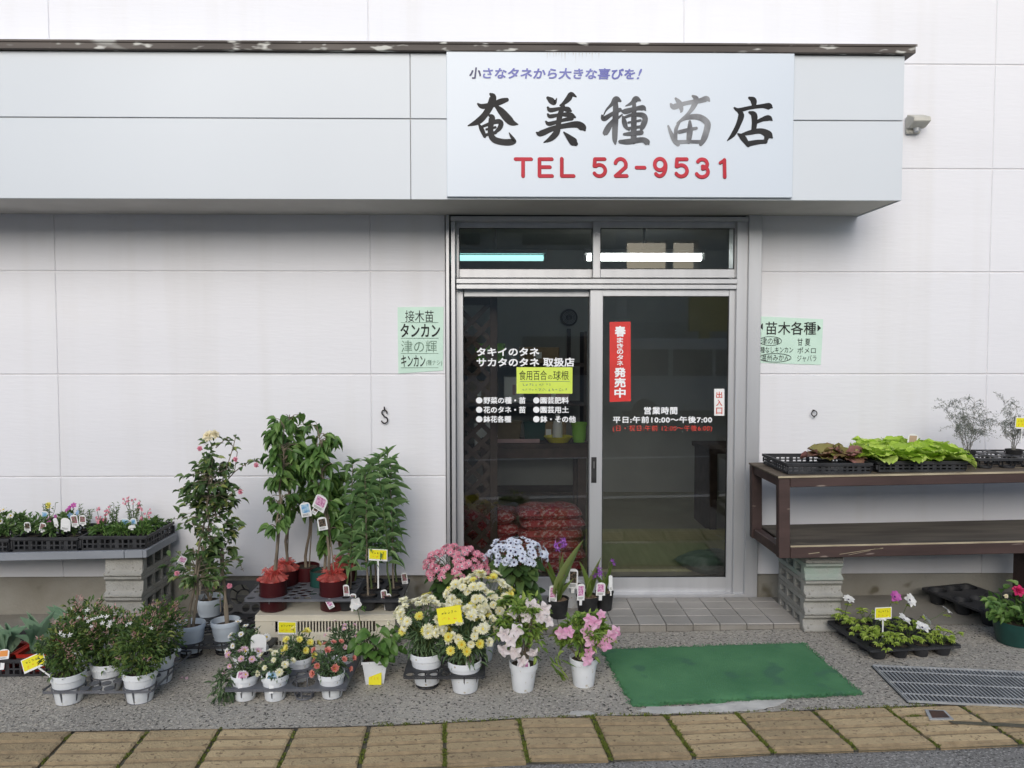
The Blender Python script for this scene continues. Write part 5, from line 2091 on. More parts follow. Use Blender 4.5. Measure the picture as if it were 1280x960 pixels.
def jasmine(loc, label, h, rad, n, nstar, seed, r=.077, ph=.14):
    random.seed(seed)
    t = plant('potted_jasmine', label, loc, group='jasmine pots in the grey carrier')
    hs = pot(t, r, ph)
    mb = MB()
    c = (U(-.01, .01), 0, hs + h * .52)
    for _ in range(16):
        d = rdir(.1, 1)
        tip = Vector(c) + Vector((d.x * rad * 1.25, d.y * rad * 1.1, d.z * h * .62))
        mb.tube(curve((U(-.02, .02), U(-.02, .02), hs), tip, .03, 5, .012), [.002, .0018, .0016, .0013, .001, .0008], 4, 1, None, False)
        for k in range(10):
            q = Vector(c).lerp(tip, U(.35, 1.03))
            leaf(mb, q, d + rdir(-.6, .8) * .9, (U(-.4, .4), -.4, 1), U(.016, .032), U(.007, .011), 'ovate', 0)
    bush(mb, c, (rad, rad * .9, h * .5), n, .027, .011, 'ovate', 0, .42, .3, -.8)
    bush(mb, (0, -.01, hs + .03), (rad * .75, rad * .6, .05), n // 5, .026, .011, 'ovate', 0, .5, .0, -.6)
    mb.build('foliage', [m_leaf_jas, m_gstem], t)
    mb = MB()
    for _ in range(20):
        d = rdir(-.2, 1)
        b = Vector(c) + Vector((d.x * rad, d.y * rad, d.z * h * .52)) * U(.85, 1.15)
        for k in range(8):
            leaf(mb, b + Vector((U(-.014, .014), U(-.014, .014), U(-.012, .014))), d + rdir(-.2, 1) * .8, (0, -1, .3), U(.012, .019), .0042, 'tiny', 0)
    mb.build('bud_cluster', P_bud, t)
    for _ in range(nstar):
        d = Vector((U(-.4, .5), -U(.3, .8), U(.5, 1))).normalized()
        p = Vector(c) + Vector((d.x * rad, d.y * rad, d.z * h * .5)) * U(1.0, 1.12)
        flower(t, F_star, p, d + Vector((U(-.5, .5), -.6, U(-.2, .5))), U(.011, .015))
    return t


JP = [(78, 883, 'jasmine bush in a white pot with a tilted yellow price card', .24, .115, 640, 3, 1), (127, 868, 'jasmine bush with white star blooms in a white pot set behind its neighbours', .255, .125, 760, 11, 2),
      (168, 881, 'jasmine bush in a white pot at the front corner of the grey carrier', .26, .12, 760, 3, 3), (193, 857, 'jasmine bush with many pink buds in a white pot by the blocks', .265, .12, 700, 0, 4),
      (104, 846, 'jasmine bush in a white pot almost hidden behind the others', .24, .12, 560, 4, 5)]
jl = []
for (px, py, lb, h, rad, n, ns, sd) in JP:
    p = G(px, py, .004)
    p.y += .058
    p.z = gz(p.x) + .004
    jl.append(p)
    jasmine(p, lb, h, rad, n, ns, sd)
cc = G(125, 866)
cc.y += .06
carrier((cc.x, cc.y, gz(cc.x)), [(p.x - cc.x, p.y - cc.y, .072) for p in jl], (jl[0].x - cc.x - .088, jl[3].x - cc.x + .085, jl[0].y - cc.y - .075, jl[4].y - cc.y + .078), .082, 'grey plastic pot carrier holding five white jasmine pots', 0, m_grey)
p = G(62, 870)
price_card((p.x - .03, p.y - .055, gz(p.x) + .155), .115, .065, 'yellow price card in a white frame tilted among the jasmine pots', 0, -.25, -.42, .0)
random.seed(21)
mb = MB()
mb.tube([(0, 0, 0), (.075, .02, -.12)], .004, 6)
o_ = mb.build('card_stick', m_card)
o_.parent = bpy.data.objects['price_card']
o_.location = (0.012, .006, .0)

# tulip leaves in red pots in a black basket at the picture edge
p = G(8, 850)
bk = (p.x - .02, p.y + .24)
basket((bk[0], bk[1], gz(bk[0])), .42, .42, .085, 'black lattice basket on the ground holding red pots of broad grey green leaves')
m_redpot = MT('red_pot_plastic', (0.42, 0.03, 0.02), (0.34, 0.025, 0.018), rough=0.4)
for k, (dx, dy, lb) in enumerate([(.105, -.10, 'red pot of broad grey green leaves at the front of the black basket'), (.115, .10, 'red pot of upright grey green leaves in the back of the black basket'), (-.08, -.09, 'red pot of grey green leaves cut by the picture edge')]):
    t = plant('potted_tulip', lb, (bk[0] + dx, bk[1] + dy, gz(bk[0]) + .007), group='red pots of grey green leaves')
    mb = MB()
    for s_ in range(4):
        Mx = Matrix.Rotation(s_ * PI / 2, 4, 'Z')
        mb.add([(-.055, -.055, 0), (.055, -.055, 0), (.078, -.078, .10), (-.078, -.078, .10), (-.078, -.086, .104), (.078, -.086, .104), (.086, -.086, .104), (-.086, -.086, .104), (.07, -.07, .098), (-.07, -.07, .098)],
               [(0, 1, 2, 3), (3, 2, 5, 4), (7, 6, 8, 9)], 0, Mx)
    mb.box(-.055, .055, -.055, .055, 0, .003)
    mb.box(-.074, .074, -.074, .074, .07, .078, 1)
    mb.build('pot', [m_redpot, m_soil], t)
    mb = MB()
    for q in range(13):
        a = U(0, 6.28)
        d = Vector((math.cos(a) * .42, math.sin(a) * .4, U(.9, 1.5)))
        leaf(mb, (U(-.03, .03), U(-.03, .03), .075), d, (-math.cos(a) * .7, -math.sin(a) * .7, .6), U(.15, .23), U(.03, .045), 'strap', 0)
    mb.build('foliage', m_leaf_blue, t)
m_orl = MT('orange_label', (0.75, 0.28, 0.03), (0.65, 0.2, 0.02), rough=.5)
t = plant_label((bk[0] - .02, bk[1] - .2, gz(bk[0]) + .09), .05, .05, 'orange plant label leaning in the basket of red pots', m_orl, .3, -.5)

# ------------------------------------------------------------------ camellias trained up canes
def camellia(loc, label, top, spread, seed, nodes=46, bloom=None, h0=.3, lean=(0, 0), dens=1.0):
    random.seed(seed)
    t = plant('potted_camellia', label, loc, group='camellia pots beside the board stack')
    hs = pot(t, .076, .15, m_bluegrey, 'ribbed')
    st = MB()
    mb = MB()
    ends = []
    for s_ in range(2):
        tip = Vector((lean[0] + U(-.04, .04), lean[1] + U(-.03, .03), top * U(.88, 1.0)))
        path = curve((U(-.015, .015), U(-.015, .015), hs - .01), tip, 0, 9, .014)
        st.tube(path, [.0085, .008, .007, .0065, .006, .005, .0045, .004, .003, .002], 7)
        ends.append(path[-1])
        for k in range(nodes):
            u = U(h0, 1.0)
            i = min(8, int(u * 9))
            b = path[i].lerp(path[i + 1], u * 9 - i)
            a = U(0, 6.28)
            ln = spread * U(.35, 1.0) * (1.1 - .55 * abs(u - .6))
            e = b + Vector((math.cos(a) * ln, math.sin(a) * ln * .8, U(-.03, .07)))
            st.tube([b, b.lerp(e, .5) + Vector((0, 0, .012)), e], [.0024, .0018, .001], 4, 0, None, False)
            for q in range(int(U(4, 7) * dens)):
                pp = b.lerp(e, U(.35, 1.05))
                leaf(mb, pp, Vector((math.cos(a) + U(-.9, .9), math.sin(a) + U(-.9, .9), U(-.6, .55))), (U(-.5, .5), U(-.8, .2), 1), U(.038, .062), U(.019, .028), 'ovate', 0)
    st.build('stem', m_bark, t)
    mb.build('foliage', m_leaf_cam, t)
    return t, ends


c1 = G(232.5, 826)
c1.y += .07
c2 = G(277.5, 822)
c2.y += .07
t, e = camellia((c1.x, c1.y, gz(c1.x) + .03), 'tall trained camellia topped by a cream bloom in a pale blue pot', 1.10, .18, 31, 62, h0=.22, lean=(.08, .06))
tp = onY(262, 545, c1.y + .06) - Vector(t.location)
mb = MB()
mb.tube([e[0], e[0].lerp(tp, .6) + Vector((.01, 0, .02)), tp], .002, 5)
for q in range(34):
    leaf(mb, e[0].lerp(tp, U(-.1, .95)) + Vector((U(-.03, .03), U(-.03, .03), U(-.01, .01))), rdir(-.3, .8), (U(-.3, .3), -.6, 1), U(.036, .056), U(.018, .026), 'ovate', 1)
mb.build('top_shoot', [m_gstem, m_leaf_cam], t)
flower(t, F_cam, tp, (-.2, -.7, .5), .036, 'bloom')
flower(t, F_cam, tp + Vector((.035, .01, .008)), (.6, -.4, .6), .030, 'bloom')
for (px, py) in ((222, 716), (252, 560)):
    flower(t, F_campink, onY(px, py, c1.y - .06) - Vector(t.location), (U(-.4, .4), -1, .3), .016, 'bloom')
t2, e2 = camellia((c2.x, c2.y, gz(c2.x) + .03), 'open camellia with pink buds on thin side shoots in a pale blue pot', 1.02, .105, 32, 40, h0=.46, lean=(-.05, .08))
mb = MB()
mbl = MB()
L0 = Vector(t2.location)
for pts in ([(272, 640), (284, 600), (298, 560), (302, 545)], [(284, 606), (300, 590), (318, 578), (327, 578)], [(278, 640), (296, 616), (306, 612)], [(276, 560), (290, 548), (303, 566), (299, 590)], [(277, 765), (276, 722), (286, 702), (300, 700), (307, 715)], [(276, 740), (262, 715), (254, 700)]):
    P3 = [onY(x, y, c2.y + .02 + U(-.02, .02)) - L0 for x, y in pts]
    mb.tube(P3, [.0034 - .0005 * q for q in range(len(P3))], 5)
    for k in range(len(P3) - 1):
        for q in range(5):
            leaf(mbl, P3[k].lerp(P3[k + 1], U(.2, 1)), rdir(-.5, .7), (U(-.3, .3), -.5, 1), U(.03, .05), U(.014, .022), 'ovate', 0)
mb.build('side_shoot', m_bark, t2)
mbl.build('side_leaf', m_leaf_cam, t2)
for (px, py) in ((301, 575), (327, 583), (306, 616), (289, 733), (270, 732)):
    flower(t2, F_campink, onY(px, py, c2.y - .01) - L0, (U(-.6, .6), -1, U(-.2, .6)), .017, 'bloom')
random.seed(33)
c3 = Vector((X(258, -.28), -.28, 0))
t3 = plant('potted_camellia', 'low dark leaved shrub in a pale blue pot standing behind the camellias', (c3.x, c3.y, gz(c3.x) + .03), group='camellia pots beside the board stack')
hs = pot(t3, .08, .16, m_bluegrey, 'ribbed')
mb = MB()
bush(mb, (-.03, 0, hs + .18), (.13, .11, .17), 150, .05, .024, 'ovate', 0, .5, .2)
for k in range(7):
    mb.tube(curve((0, 0, hs), (U(-.12, .08), U(-.08, .08), hs + U(.2, .36)), 0, 5, .01), .003, 5, 1, None, False)
mb.build('foliage', [m_leaf_cam, m_bark], t3)
cx, cy = (c1.x + c2.x) / 2 + .04, c1.y + .10
carrier((cx, cy, gz(cx)), [(c1.x - cx, c1.y - cy, .070), (c2.x - cx, c2.y - cy, .070), (c2.x - cx + .18, c1.y - cy, .070), (c3.x - cx - .01, c3.y - cy, .075), (c2.x - cx + .18, c3.y - cy, .070)],
        (c1.x - cx - .10, c2.x - cx + .28, c1.y - cy - .10, c3.y - cy + .10), .085, 'black pot carrier holding the pale blue camellia pots', 0, m_tray)
q = Vector((X(302, -.14), -.20, 0))
carrier((q.x, q.y, gz(q.x) + .085), [(x, y, .058) for x in (-.15, 0, .15) for y in (-.085, .075)], (-.235, .235, -.165, .155), .075, 'empty black pot carrier propped on edge against the wall base', 0, m_tray, tilt=(R(62), 0, 0))
plant_label((X(222, c1.y - .09), c1.y - .10, onY(222, 704, c1.y - .09).z), .04, .055, 'small red picture tag hanging low on the tall camellia', m_picp, .3, .5, .5, stick=.0)
plant_label((X(270, c2.y - .03), c2.y - .04, onY(270, 668, c2.y).z), .055, .075, 'pale picture tag tied halfway up the open camellia', m_card, .1, .1, .0, stick=.0)
plant_label((X(213, c1.y - .16), c1.y - .165, gz(c1.x) + .088), .05, .03, 'white card lying on the edge of the black camellia carrier', m_card, 0, -1.3, 0, stick=.0)

# ------------------------------------------------------------------ cream crate, red wrapped trees, peach saplings
cf = G(415, 813)
CY0 = cf.y
zc = onY(345, 769, CY0).z
ca, cb = onY(319, 790, CY0).x, onY(494, 790, CY0).x
CH = zc - gz((ca + cb) / 2)
crate(((ca + cb) / 2, CY0 + .235, gz((ca + cb) / 2)), cb - ca, .47, CH, 'cream slotted plastic crate upside down as a plant stand')
TZ = zc + .001


def wrapped_tree(px, py, Y, top, lean, label, seed, mat=None, dens=1.0, sleeve=True, spread=.085, h0=.28):
    random.seed(seed)
    x = X(px, Y)
    t = plant('potted_fruit_tree', label, (x, Y, TZ + .004), group='young trees in wrapped pots on the crate')
    hs = pot(t, .074, .165, mat or m_clay, 'sleeve')
    if sleeve:
        mb = MB()
        V, F = [], []
        n = 34
        rows = [(.078, .02), (.079, .09), (.080, .165), (.080, .172), (.050, .184), (.026, .194), (.036, .208), (.058, .216)]
        for (r_, z) in rows:
            for k in range(n):
                a = 2 * PI * k / n
                w = 1 + (.16 * math.sin(k * 2.9) + .1 * math.sin(k * 1.7 + z * 60)) * (1 if z > .17 else .12)
                V.append((r_ * w * math.cos(a), r_ * w * math.sin(a), z + (U(-.012, .012) if z > .18 else 0)))
        for i in range(2, len(rows) - 1):
            for k in range(n):
                F.append((i * n + k, i * n + (k + 1) % n, (i + 1) * n + (k + 1) % n, (i + 1) * n + k))
        mb.add(V, F, 0, None, True)
        for k in range(16):
            a = U(0, 6.28)
            leaf(mb, (U(-.02, .02), U(-.02, .02), .2), (math.cos(a), math.sin(a), U(-.1, .9)), (0, 0, 1), U(.035, .058), U(.025, .042), 'round', 0)
        mb.build('organza_wrap', m_mesh, t)
    st, mb = MB(), MB()
    tip = Vector((lean[0], lean[1], top))
    path = curve((U(-.01, .01), 0, hs - .01), tip, 0, 10, .010)
    st.tube(path, [.0095 - .0007 * k for k in range(11)], 8)
    st.tube([(.012, .006, hs - .01), (lean[0] * .6 + .012, lean[1] * .6, top * .62)], .004, 6)
    for k in range(int(50 * dens)):
        u = h0 + (1 - h0) * U(0, 1) ** .75
        i = min(9, int(u * 10))
        b = path[i].lerp(path[i + 1], u * 10 - i)
        a = U(0, 6.28)
        ln = spread * U(.35, 1.05) * (.55 + .6 * u)
        e_ = b + Vector((math.cos(a) * ln, math.sin(a) * ln * .75, U(-.02, .06)))
        st.tube([b, b.lerp(e_, .5) + Vector((0, 0, .015)), e_], [.003, .0022, .0012], 4, 0, None, False)
        for q in range(int(U(3, 6))):
            pp = b.lerp(e_, U(.45, 1.05))
            leaf(mb, pp, Vector((math.cos(a) * .8 + U(-.7, .7), math.sin(a) * .8 + U(-.7, .7), U(-1.2, .1))), (math.cos(a) * .6 + U(-.3, .3), math.sin(a) * .6 - .4, .8), U(.055, .088), U(.026, .040), 'big', 0)
    st.build('stem', m_bark, t)
    mb.build('foliage', m_leaf_mid, t)
    return t


yA = CY0 + .10
wrapped_tree(338, 770, yA, 1.02, (.06, .05), 'young leafy tree leaning from a maroon pot with red organza beside the picture tag', 41, dens=1.15)
wrapped_tree(414, 770, yA, 1.0, (-.07, .04), 'young leafy tree in a maroon pot with ruffled red organza at the carrier corner', 42, dens=1.15)
wrapped_tree(352, 750, yA + .19, 1.06, (.01, .03), 'taller young tree in a maroon wrapped pot behind its leaning neighbour', 43, dens=1.1)
wrapped_tree(380, 745, yA + .28, .82, (.03, .02), 'slim young tree in a plain maroon pot at the back of the carrier', 44, dens=.5, sleeve=False, h0=.4)
wrapped_tree(402, 748, yA + .17, .62, (.03, .02), 'small young tree in a dark green pot between maroon pots', 45, m_greenpot, dens=.45, sleeve=False)
wrapped_tree(428, 745, yA + .26, .66, (-.06, .02), 'young tree in a red wrapped pot nearest the black cell tray', 46, dens=.6)
cx, cy = X(376, yA), yA + .10
hx = [(X(338, yA) - cx, 0), (X(376, yA) - cx, 0), (X(414, yA) - cx, 0), (X(352, yA + .19) - cx, .19), (X(402, yA + .17) - cx, .17)]
carrier((cx, cy, TZ), [(x, y - .10, .079) for x, y in hx if abs(x - (X(376, yA) - cx)) > .001], (-.30, .29, -.20, .19), .085, 'grey pot carrier on the cream crate holding maroon wrapped pots', .0, m_grey)
plant_label((X(384, yA - .02), yA - .06, onY(384, 643, yA).z), .055, .085, 'pale blue picture tag hanging from the leaning young tree', m_picb, .2, .2, -.15, stick=0)
plant_label((X(399, yA), yA - .07, onY(399, 634, yA).z), .075, .10, 'pink blossom picture tag hung askew on the young trees', m_picp, -.2, .3, .5, stick=0)
plant_label((X(405, yA), yA - .05, onY(405, 660, yA).z), .05, .075, 'dark rose picture tag hanging under the pink blossom tag', m_picd, .2, .1, -.15, stick=0)
plant_label((X(392, yA), yA - .05, onY(392, 640, yA).z), .03, .07, 'narrow grey picture tag beside the pink blossom tag', m_picd, .2, .1, .6, stick=0)
plant_label((X(417, yA), yA - .095, TZ + .035), .035, .055, 'red and white tag stuck on the maroon pot at the carrier corner', m_picp, -.1, .0, -.5, stick=0)

# black cell tray of peach saplings
sy = CY0 + .085
sx = X(458, sy)
cells = [(x, y, .050) for y in (0, .125, .25) for x in (-.125, 0, .125)]
carrier((sx, sy + .0, TZ), [(x, y, .052) for x, y, _ in cells], (-.195, .195, -.075, .325), .075, 'black cell tray on the cream crate holding nine peach saplings', 0, m_tray, solid=True)
wh = ['front row, beside the maroon pots', 'middle of the front row', 'front row, behind the yellow price card', 'middle row, beside the maroon pots', 'centre of the cell tray', 'middle row, at the outer side', 'back row, beside the maroon pots', 'middle of the back row', 'back row corner at the outer side']
for k, (x, y, _) in enumerate(cells):
    random.seed(60 + k)
    t = plant('peach_sapling', 'slender narrow leaved peach sapling in a black pot, ' + wh[k], (sx + x, sy + y, TZ + .012), group='peach saplings in the cell tray')
    hs = pot(t, .047, .075, m_black, 'thin')
    st, mb = MB(), MB()
    top = U(.74, .86) if k % 3 else U(.62, .78)
    tip = Vector((-x * .35 + U(-.03, .03), U(-.02, .02), top))
    path = curve((0, 0, hs - .01), tip, 0, 10, .006)
    st.tube(path, [.006 - .0004 * q for q in range(11)], 7)
    st.build('stem', m_bark if k % 2 else m_gstem, t)
    n = 50
    for q in range(n):
        u = .24 + .76 * (q + .5) / n
        i = min(9, int(u * 10))
        b = path[i].lerp(path[i + 1], u * 10 - i)
        a = q * 2.4 + U(-.3, .3)
        leaf(mb, b, (math.cos(a), math.sin(a), U(-.1, .75)), (-math.cos(a) * .5, -math.sin(a) * .5, 1), U(.075, .125) * (1.1 - .35 * abs(u - .75)), U(.017, .026), 'lance', 0)
    for q in range(9):
        a = q * 2.4
        leaf(mb, tip, (math.cos(a) * .6, math.sin(a) * .6, 1), (-math.cos(a), -math.sin(a), .4), U(.05, .085), U(.014, .020), 'lance', 0)
    mb.build('foliage', m_leaf_peach, t)
for k, (px, py) in enumerate([(438, 757), (431, 746), (479, 752), (486, 757), (505, 730)]):
    yy = sy - .03 if k != 4 else sy + .22
    plant_label((X(px, yy), yy, onY(px, py, yy).z), .034, .07, 'narrow white label in the peach sapling tray, ' + ['low at the front corner', 'tilted behind the front corner', 'between two front saplings', 'under the yellow price card', 'at the far back corner'][k], m_pic, U(-.2, .2), .1, U(-.2, .2))
pc = onY(472.5, 701, sy - .05)
price_card((pc.x, pc.y, pc.z), .105, .066, 'yellow price card on a stick standing among the peach saplings', -.1, .1, .03, .16)
pc = onY(359, 793, CY0 - .012)
price_card((pc.x, pc.y, pc.z), .10, .072, 'yellow price card hung on the slotted side of the cream crate', 0, .05, .02, 0)
t = plant('petunia_sprig', 'single white petunia bloom on a stalk in front of the cream crate', (X(452, CY0 - .05), CY0 - .05, gz(-.8)), cat='flower')
mb = MB()
tp = onY(446, 755, CY0 - .06) - Vector(t.location)
mb.tube(curve((.0, 0, 0), tp, .02, 6, .004), .0022, 5)
for q in range(5):
    leaf(mb, tp + Vector((.03 + U(-.02, .02), 0, U(-.05, 0))), rdir(-.3, .6), (0, -.5, 1), .035, .015, 'ovate', 1)
mb.build('stalk', [m_gstem, m_leaf_mid], t)
P_w2 = daisy('petunia_bloom', P_white, C_pink, 5, 1, .95, .02, .12, .35)
flower(t, P_w2, tp, (-.1, -1, .35), .040, 'bloom')

# ------------------------------------------------------------------ front carrier of small daisies
def daisy_pot(loc, label, r, ph, rad, h, n_l, kinds, n_f, fs, seed, leafm=None, droop=None, c_off=(0, 0)):
    random.seed(seed)
    t = plant('potted_daisy', label, loc, group='small daisy pots in the grey carrier')
    hs = pot(t, r, ph)
    mb = MB()
    c = (c_off[0], c_off[1], hs + h * .30)
    bush(mb, c, (rad * .8, rad * .7, h * .5), n_l, .032, .006, 'lance', 0, .5, .4, -.5)
    bush(mb, (c_off[0] * .5, 0, hs + .01), (r * .95, r * .8, .03), n_l // 4, .03, .006, 'lance', 0, .5, .1, -.3)
    if droop:
        bush(mb, droop, (.05, .05, .09), 170, .04, .006, 'lance', 0, .5, -.6, -1)
    dome_flowers(t, mb, kinds, (c_off[0], c_off[1], hs + h * .25), (rad * 1.1, rad * .95, h * .75), n_f, fs, (0, 0, hs), 1, -.15, .55, .12)
    mb.build('foliage', [leafm or m_leaf_feather, m_gstem], t)
    return t


DP = [(303, 877, 'white pot of pale pink daisies spilling over the carrier end', .063, .115, .085, .14, 240, F_dpink, 13, .0195, 71, (-.09, -.03, .06)),
      (341, 877, 'white pot of creamy white daisies with a yellow label', .063, .115, .075, .13, 220, F_marg, 13, .020, 72, None),
      (413, 874, 'white pot of salmon pink button daisies at the carrier corner', .063, .115, .09, .16, 280, F_salm, 14, .021, 73, None),
      (372, 853, 'white pot of lemon yellow daisies in the back row', .063, .115, .085, .15, 240, F_margl, 15, .021, 74, None),
      (304, 848, 'white pot of white daisies with a blank tag in the back row', .063, .115, .10, .17, 280, F_dwhite, 14, .020, 75, None),
      (426, 846, 'white pot of faded pale pink daisies behind the salmon ones', .063, .115, .09, .17, 280, F_dpink, 15, .016, 76, None)]
pl = []
for (px, py, lb, r, ph, rad, h, nl, kd, nf, fs, sd, dr) in DP:
    p = G(px, py, .003)
    p.y += .04
    p.z = gz(p.x) + .003
    pl.append(p)
    daisy_pot(p, lb, r, ph, rad, h, nl, kd, nf, fs, sd, None, dr)
random.seed(5)
pe = G(378, 876)
cx, cy = pe.x - .04, pe.y + .09
HL = [(p.x - cx, p.y - cy, .058) for p in pl] + [(pe.x - cx, pe.y + .04 - cy, .056), (G(338, 848).x - cx, pl[4].y - cy, .056)]
yl, yh = min(h[1] for h in HL) - .066, max(h[1] for h in HL) + .066
carrier((cx, cy, gz(cx)), HL, (HL[0][0] - .075, HL[2][0] + .08, yl, yh), .072, 'grey pot carrier holding small daisies with one empty hole', 0, m_grey)
plant_label((pl[0].x + .0, pl[0].y - .052, pl[0].z + .10), .05, .05, 'pale pink picture tag in the pot of spilling pink daisies', m_picp, .3, -.3, .2)
plant_label((pl[1].x + .0, pl[1].y - .052, pl[1].z + .098), .055, .05, 'cream picture tag in the pot of creamy white daisies', m_picb, .2, -.3, .05)
plant_label((pl[4].x + .08, pl[4].y - .05, pl[4].z + .14), .075, .09, 'plain upright cream tag standing behind the pink daisies', m_card, .1, .05, .05)

# green seedling in a square white pot with a yellow card
p = G(467, 856)
p.y += .05
t = plant('potted_seedling', 'bushy bright green seedling in a white pot with a yellow price slip', (p.x, p.y, gz(p.x)))
random.seed(81)
mb = MB()
q0, q1 = .043, .060
for s_ in range(4):
    Mx = Matrix.Rotation(s_ * PI / 2 + .12, 4, 'Z')
    mb.add([(-q0, -q0, 0), (q0, -q0, 0), (q1, -q1, .12), (-q1, -q1, .12), (-q1 - .003, -q1 - .003, .12), (q1 + .003, -q1 - .003, .12), (q1 + .003, -q1 - .003, .108), (-q1 - .003, -q1 - .003, .108)], [(0, 1, 2, 3), (7, 6, 5, 4), (4, 5, 2, 3)], 0, Mx)
mb.box(-.055, .055, -.055, .055, .10, .105, 1)
mb.build('pot', [m_white, m_soil], t)
mb = MB()
for q in range(60):
    a = U(0, 6.28)
    b = Vector((U(-.025, .025), U(-.025, .025), .105))
    e = Vector((math.cos(a) * U(.02, .115), math.sin(a) * U(.02, .09), U(.13, .25)))
    mb.tube([b, b.lerp(e, .5) + Vector((0, 0, .02)), e], .0016, 4, 1, None, False)
    leaf(mb, e, (math.cos(a) + U(-.4, .4), math.sin(a) + U(-.4, .4) - .2, U(-.5, .3)), (U(-.3, .3), -.5, 1), U(.045, .07), U(.04, .055), 'round', 0)
mb.build('foliage', [LF('seedling_green', [(0.06, 0.14, 0.03), (0.10, 0.21, 0.045), (0.16, 0.29, 0.07)], rough=.4), m_gstem], t)
price_card((p.x + .008, p.y - .058, gz(p.x) + .003), .062, .10, 'yellow price slip leaning against the square white pot of green seedling', .0, -.16, 0, 0, border=False)

# ------------------------------------------------------------------ marguerites in the black carrier
def marguerite(loc, label, r, ph, c, rad, n_f, n_l, seed, fs=.027, base=None):
    random.seed(seed)
    t = plant('potted_marguerite', label, loc, group='cream marguerites by the doorstep')
    hs = pot(t, r, ph)
    mb = MB()
    cz = Vector(c)
    for k in range(30):
        a = U(0, 6.28)
        q = math.sqrt(U(0, 1)) * .85
        e = cz + Vector((math.cos(a) * rad[0] * q, math.sin(a) * rad[1] * q, U(-.2, .55) * rad[2]))
        b = Vector((U(-.03, .03), U(-.03, .03), hs))
        path = curve(b, e, .0, 6, .008)
        mb.tube(path, .0022, 4, 1, None, False)
        for j in range(n_l // 30):
            w = U(.05, 1.0)
            i = min(5, int(w * 6))
            pp = path[i].lerp(path[i + 1], w * 6 - i)
            leaf(mb, pp, rdir(-.4, .8), (U(-.4, .4), -.5, 1), U(.028, .06), U(.006, .012), 'lance', 0)
    bush(mb, (cz.x * .6, cz.y * .6, hs + (cz.z - hs) * .55), (rad[0] * .72, rad[1] * .7, (cz.z - hs) * .7), n_l // 2, .045, .009, 'lance', 0, .6, .1, -.8)
    dome_flowers(t, mb, F_marg * 6 + F_margl, cz, rad, n_f, fs, (0, 0, hs), 1, -.12, .25, .14, gaps=.72)
    for k in range(max(2, n_f // 8)):
        a = U(-2.6, -.5)
        flower(t, F_margl, cz + Vector((math.cos(a) * rad[0] * U(.4, .95), math.sin(a) * rad[1] * .95, U(-.35, .2) * rad[2])), (math.cos(a) * .5, -1, .4), fs * .9)
    mb.build('foliage', [m_leaf_feather, m_gstem], t)
    return t


a1 = G(533, 862)
a1.y += .04
a2 = G(581, 868)
a2.y += .045
marguerite((a1.x, a1.y, gz(a1.x) + .02), 'cream marguerite bush in a white pot raised at the back of the black carrier', .08, .15, (.0, .0, .30), (.165, .13, .11), 46, 420, 91)
marguerite((a2.x, a2.y, gz(a2.x) + .004), 'cream marguerite bush in a white pot at the front of the black carrier', .08, .145, (.01, -.02, .275), (.16, .13, .125), 46, 480, 92)
a3 = G(600, 838)
a3.y += .14
marguerite((a3.x, a3.y, gz(a3.x) + .004), 'tallest cream marguerite bush standing behind the black carrier beside the doorstep', .08, .16, (-.005, .0, .315), (.185, .15, .135), 92, 700, 93)
cx, cy = (a1.x + a2.x) / 2, (a1.y + a2.y) / 2
carrier((cx, cy, gz(cx)), [(a1.x - cx, a1.y - cy + .0, .070), (a2.x - cx, a2.y - cy, .070), (a1.x - cx, a1.y - cy + .165, .066), (a2.x - cx, a2.y - cy + .175, .066)],
        (a1.x - cx - .10, a2.x - cx + .095, a2.y - cy - .085, a2.y - cy + .26), .105, 'black pot carrier holding cream marguerites', 0, m_tray)
pc = onY(563.5, 780, a2.y - .12)
price_card((pc.x, pc.y, pc.z), .112, .078, 'plain yellow price card stuck among the cream marguerites', -.05, -.18, -.17, .0, border=False)
plant_label((a2.x + .02, a2.y - .04, gz(a2.x) + .13), .03, .07, 'narrow white tag in the front marguerite pot', m_pic, .1, 0, .0)

# ------------------------------------------------------------------ cinerarias at the doorstep
def cineraria(loc, label, kinds, c, rad, n, seed, r=.085, ph=.14, stems=True, fs=.022):
    random.seed(seed)
    t = plant('potted_cineraria', label, loc, group='cinerarias by the door')
    hs = pot(t, r, ph)
    mb = MB()
    cz = Vector(c)
    for k in range(95):
        a = U(0, 6.28)
        z = U(hs - .02, cz.z - .0)
        q = U(.25, .95) * (.6 + .5 * (z - hs) / (cz.z - hs + .01))
        p = Vector((math.cos(a) * rad[0] * q * .72, math.sin(a) * rad[1] * q * .72, z))
        leaf(mb, p, (math.cos(a), math.sin(a), U(-.6, .35)), (math.cos(a) * .3, math.sin(a) * .3 - .4, 1), U(.055, .10), U(.045, .075), 'round', 0)
    for k in range(14):
        a = U(0, 6.28)
        mb.tube(curve((U(-.02, .02), U(-.02, .02), hs), (cz.x + math.cos(a) * rad[0] * .6, cz.y + math.sin(a) * rad[1] * .5, cz.z - .01), 0, 5, .01), .003, 5, 1, None, False)
    dome_flowers(t, mb, kinds, cz, rad, n, fs, (0, 0, hs + .1), 1, -.30, .5, .13, gaps=.5)
    mb.build('foliage', [m_leaf_dark, m_gstem], t)
    return t


yc = YSTEP + .10
cineraria((X(570, yc), yc, ZS - .002), 'domed pink cineraria behind the tall marguerites', F_cinp, (0, 0, .30), (.18, .14, .125), 150, 101, fs=.025)
yd = YSTEP + .085
cineraria((X(650, yd), yd, ZS - .002), 'domed bluish white cineraria with dark eyes in a white pot on the step', F_cinb, (-.01, 0, .365), (.17, .13, .105), 125, 102, fs=.024)

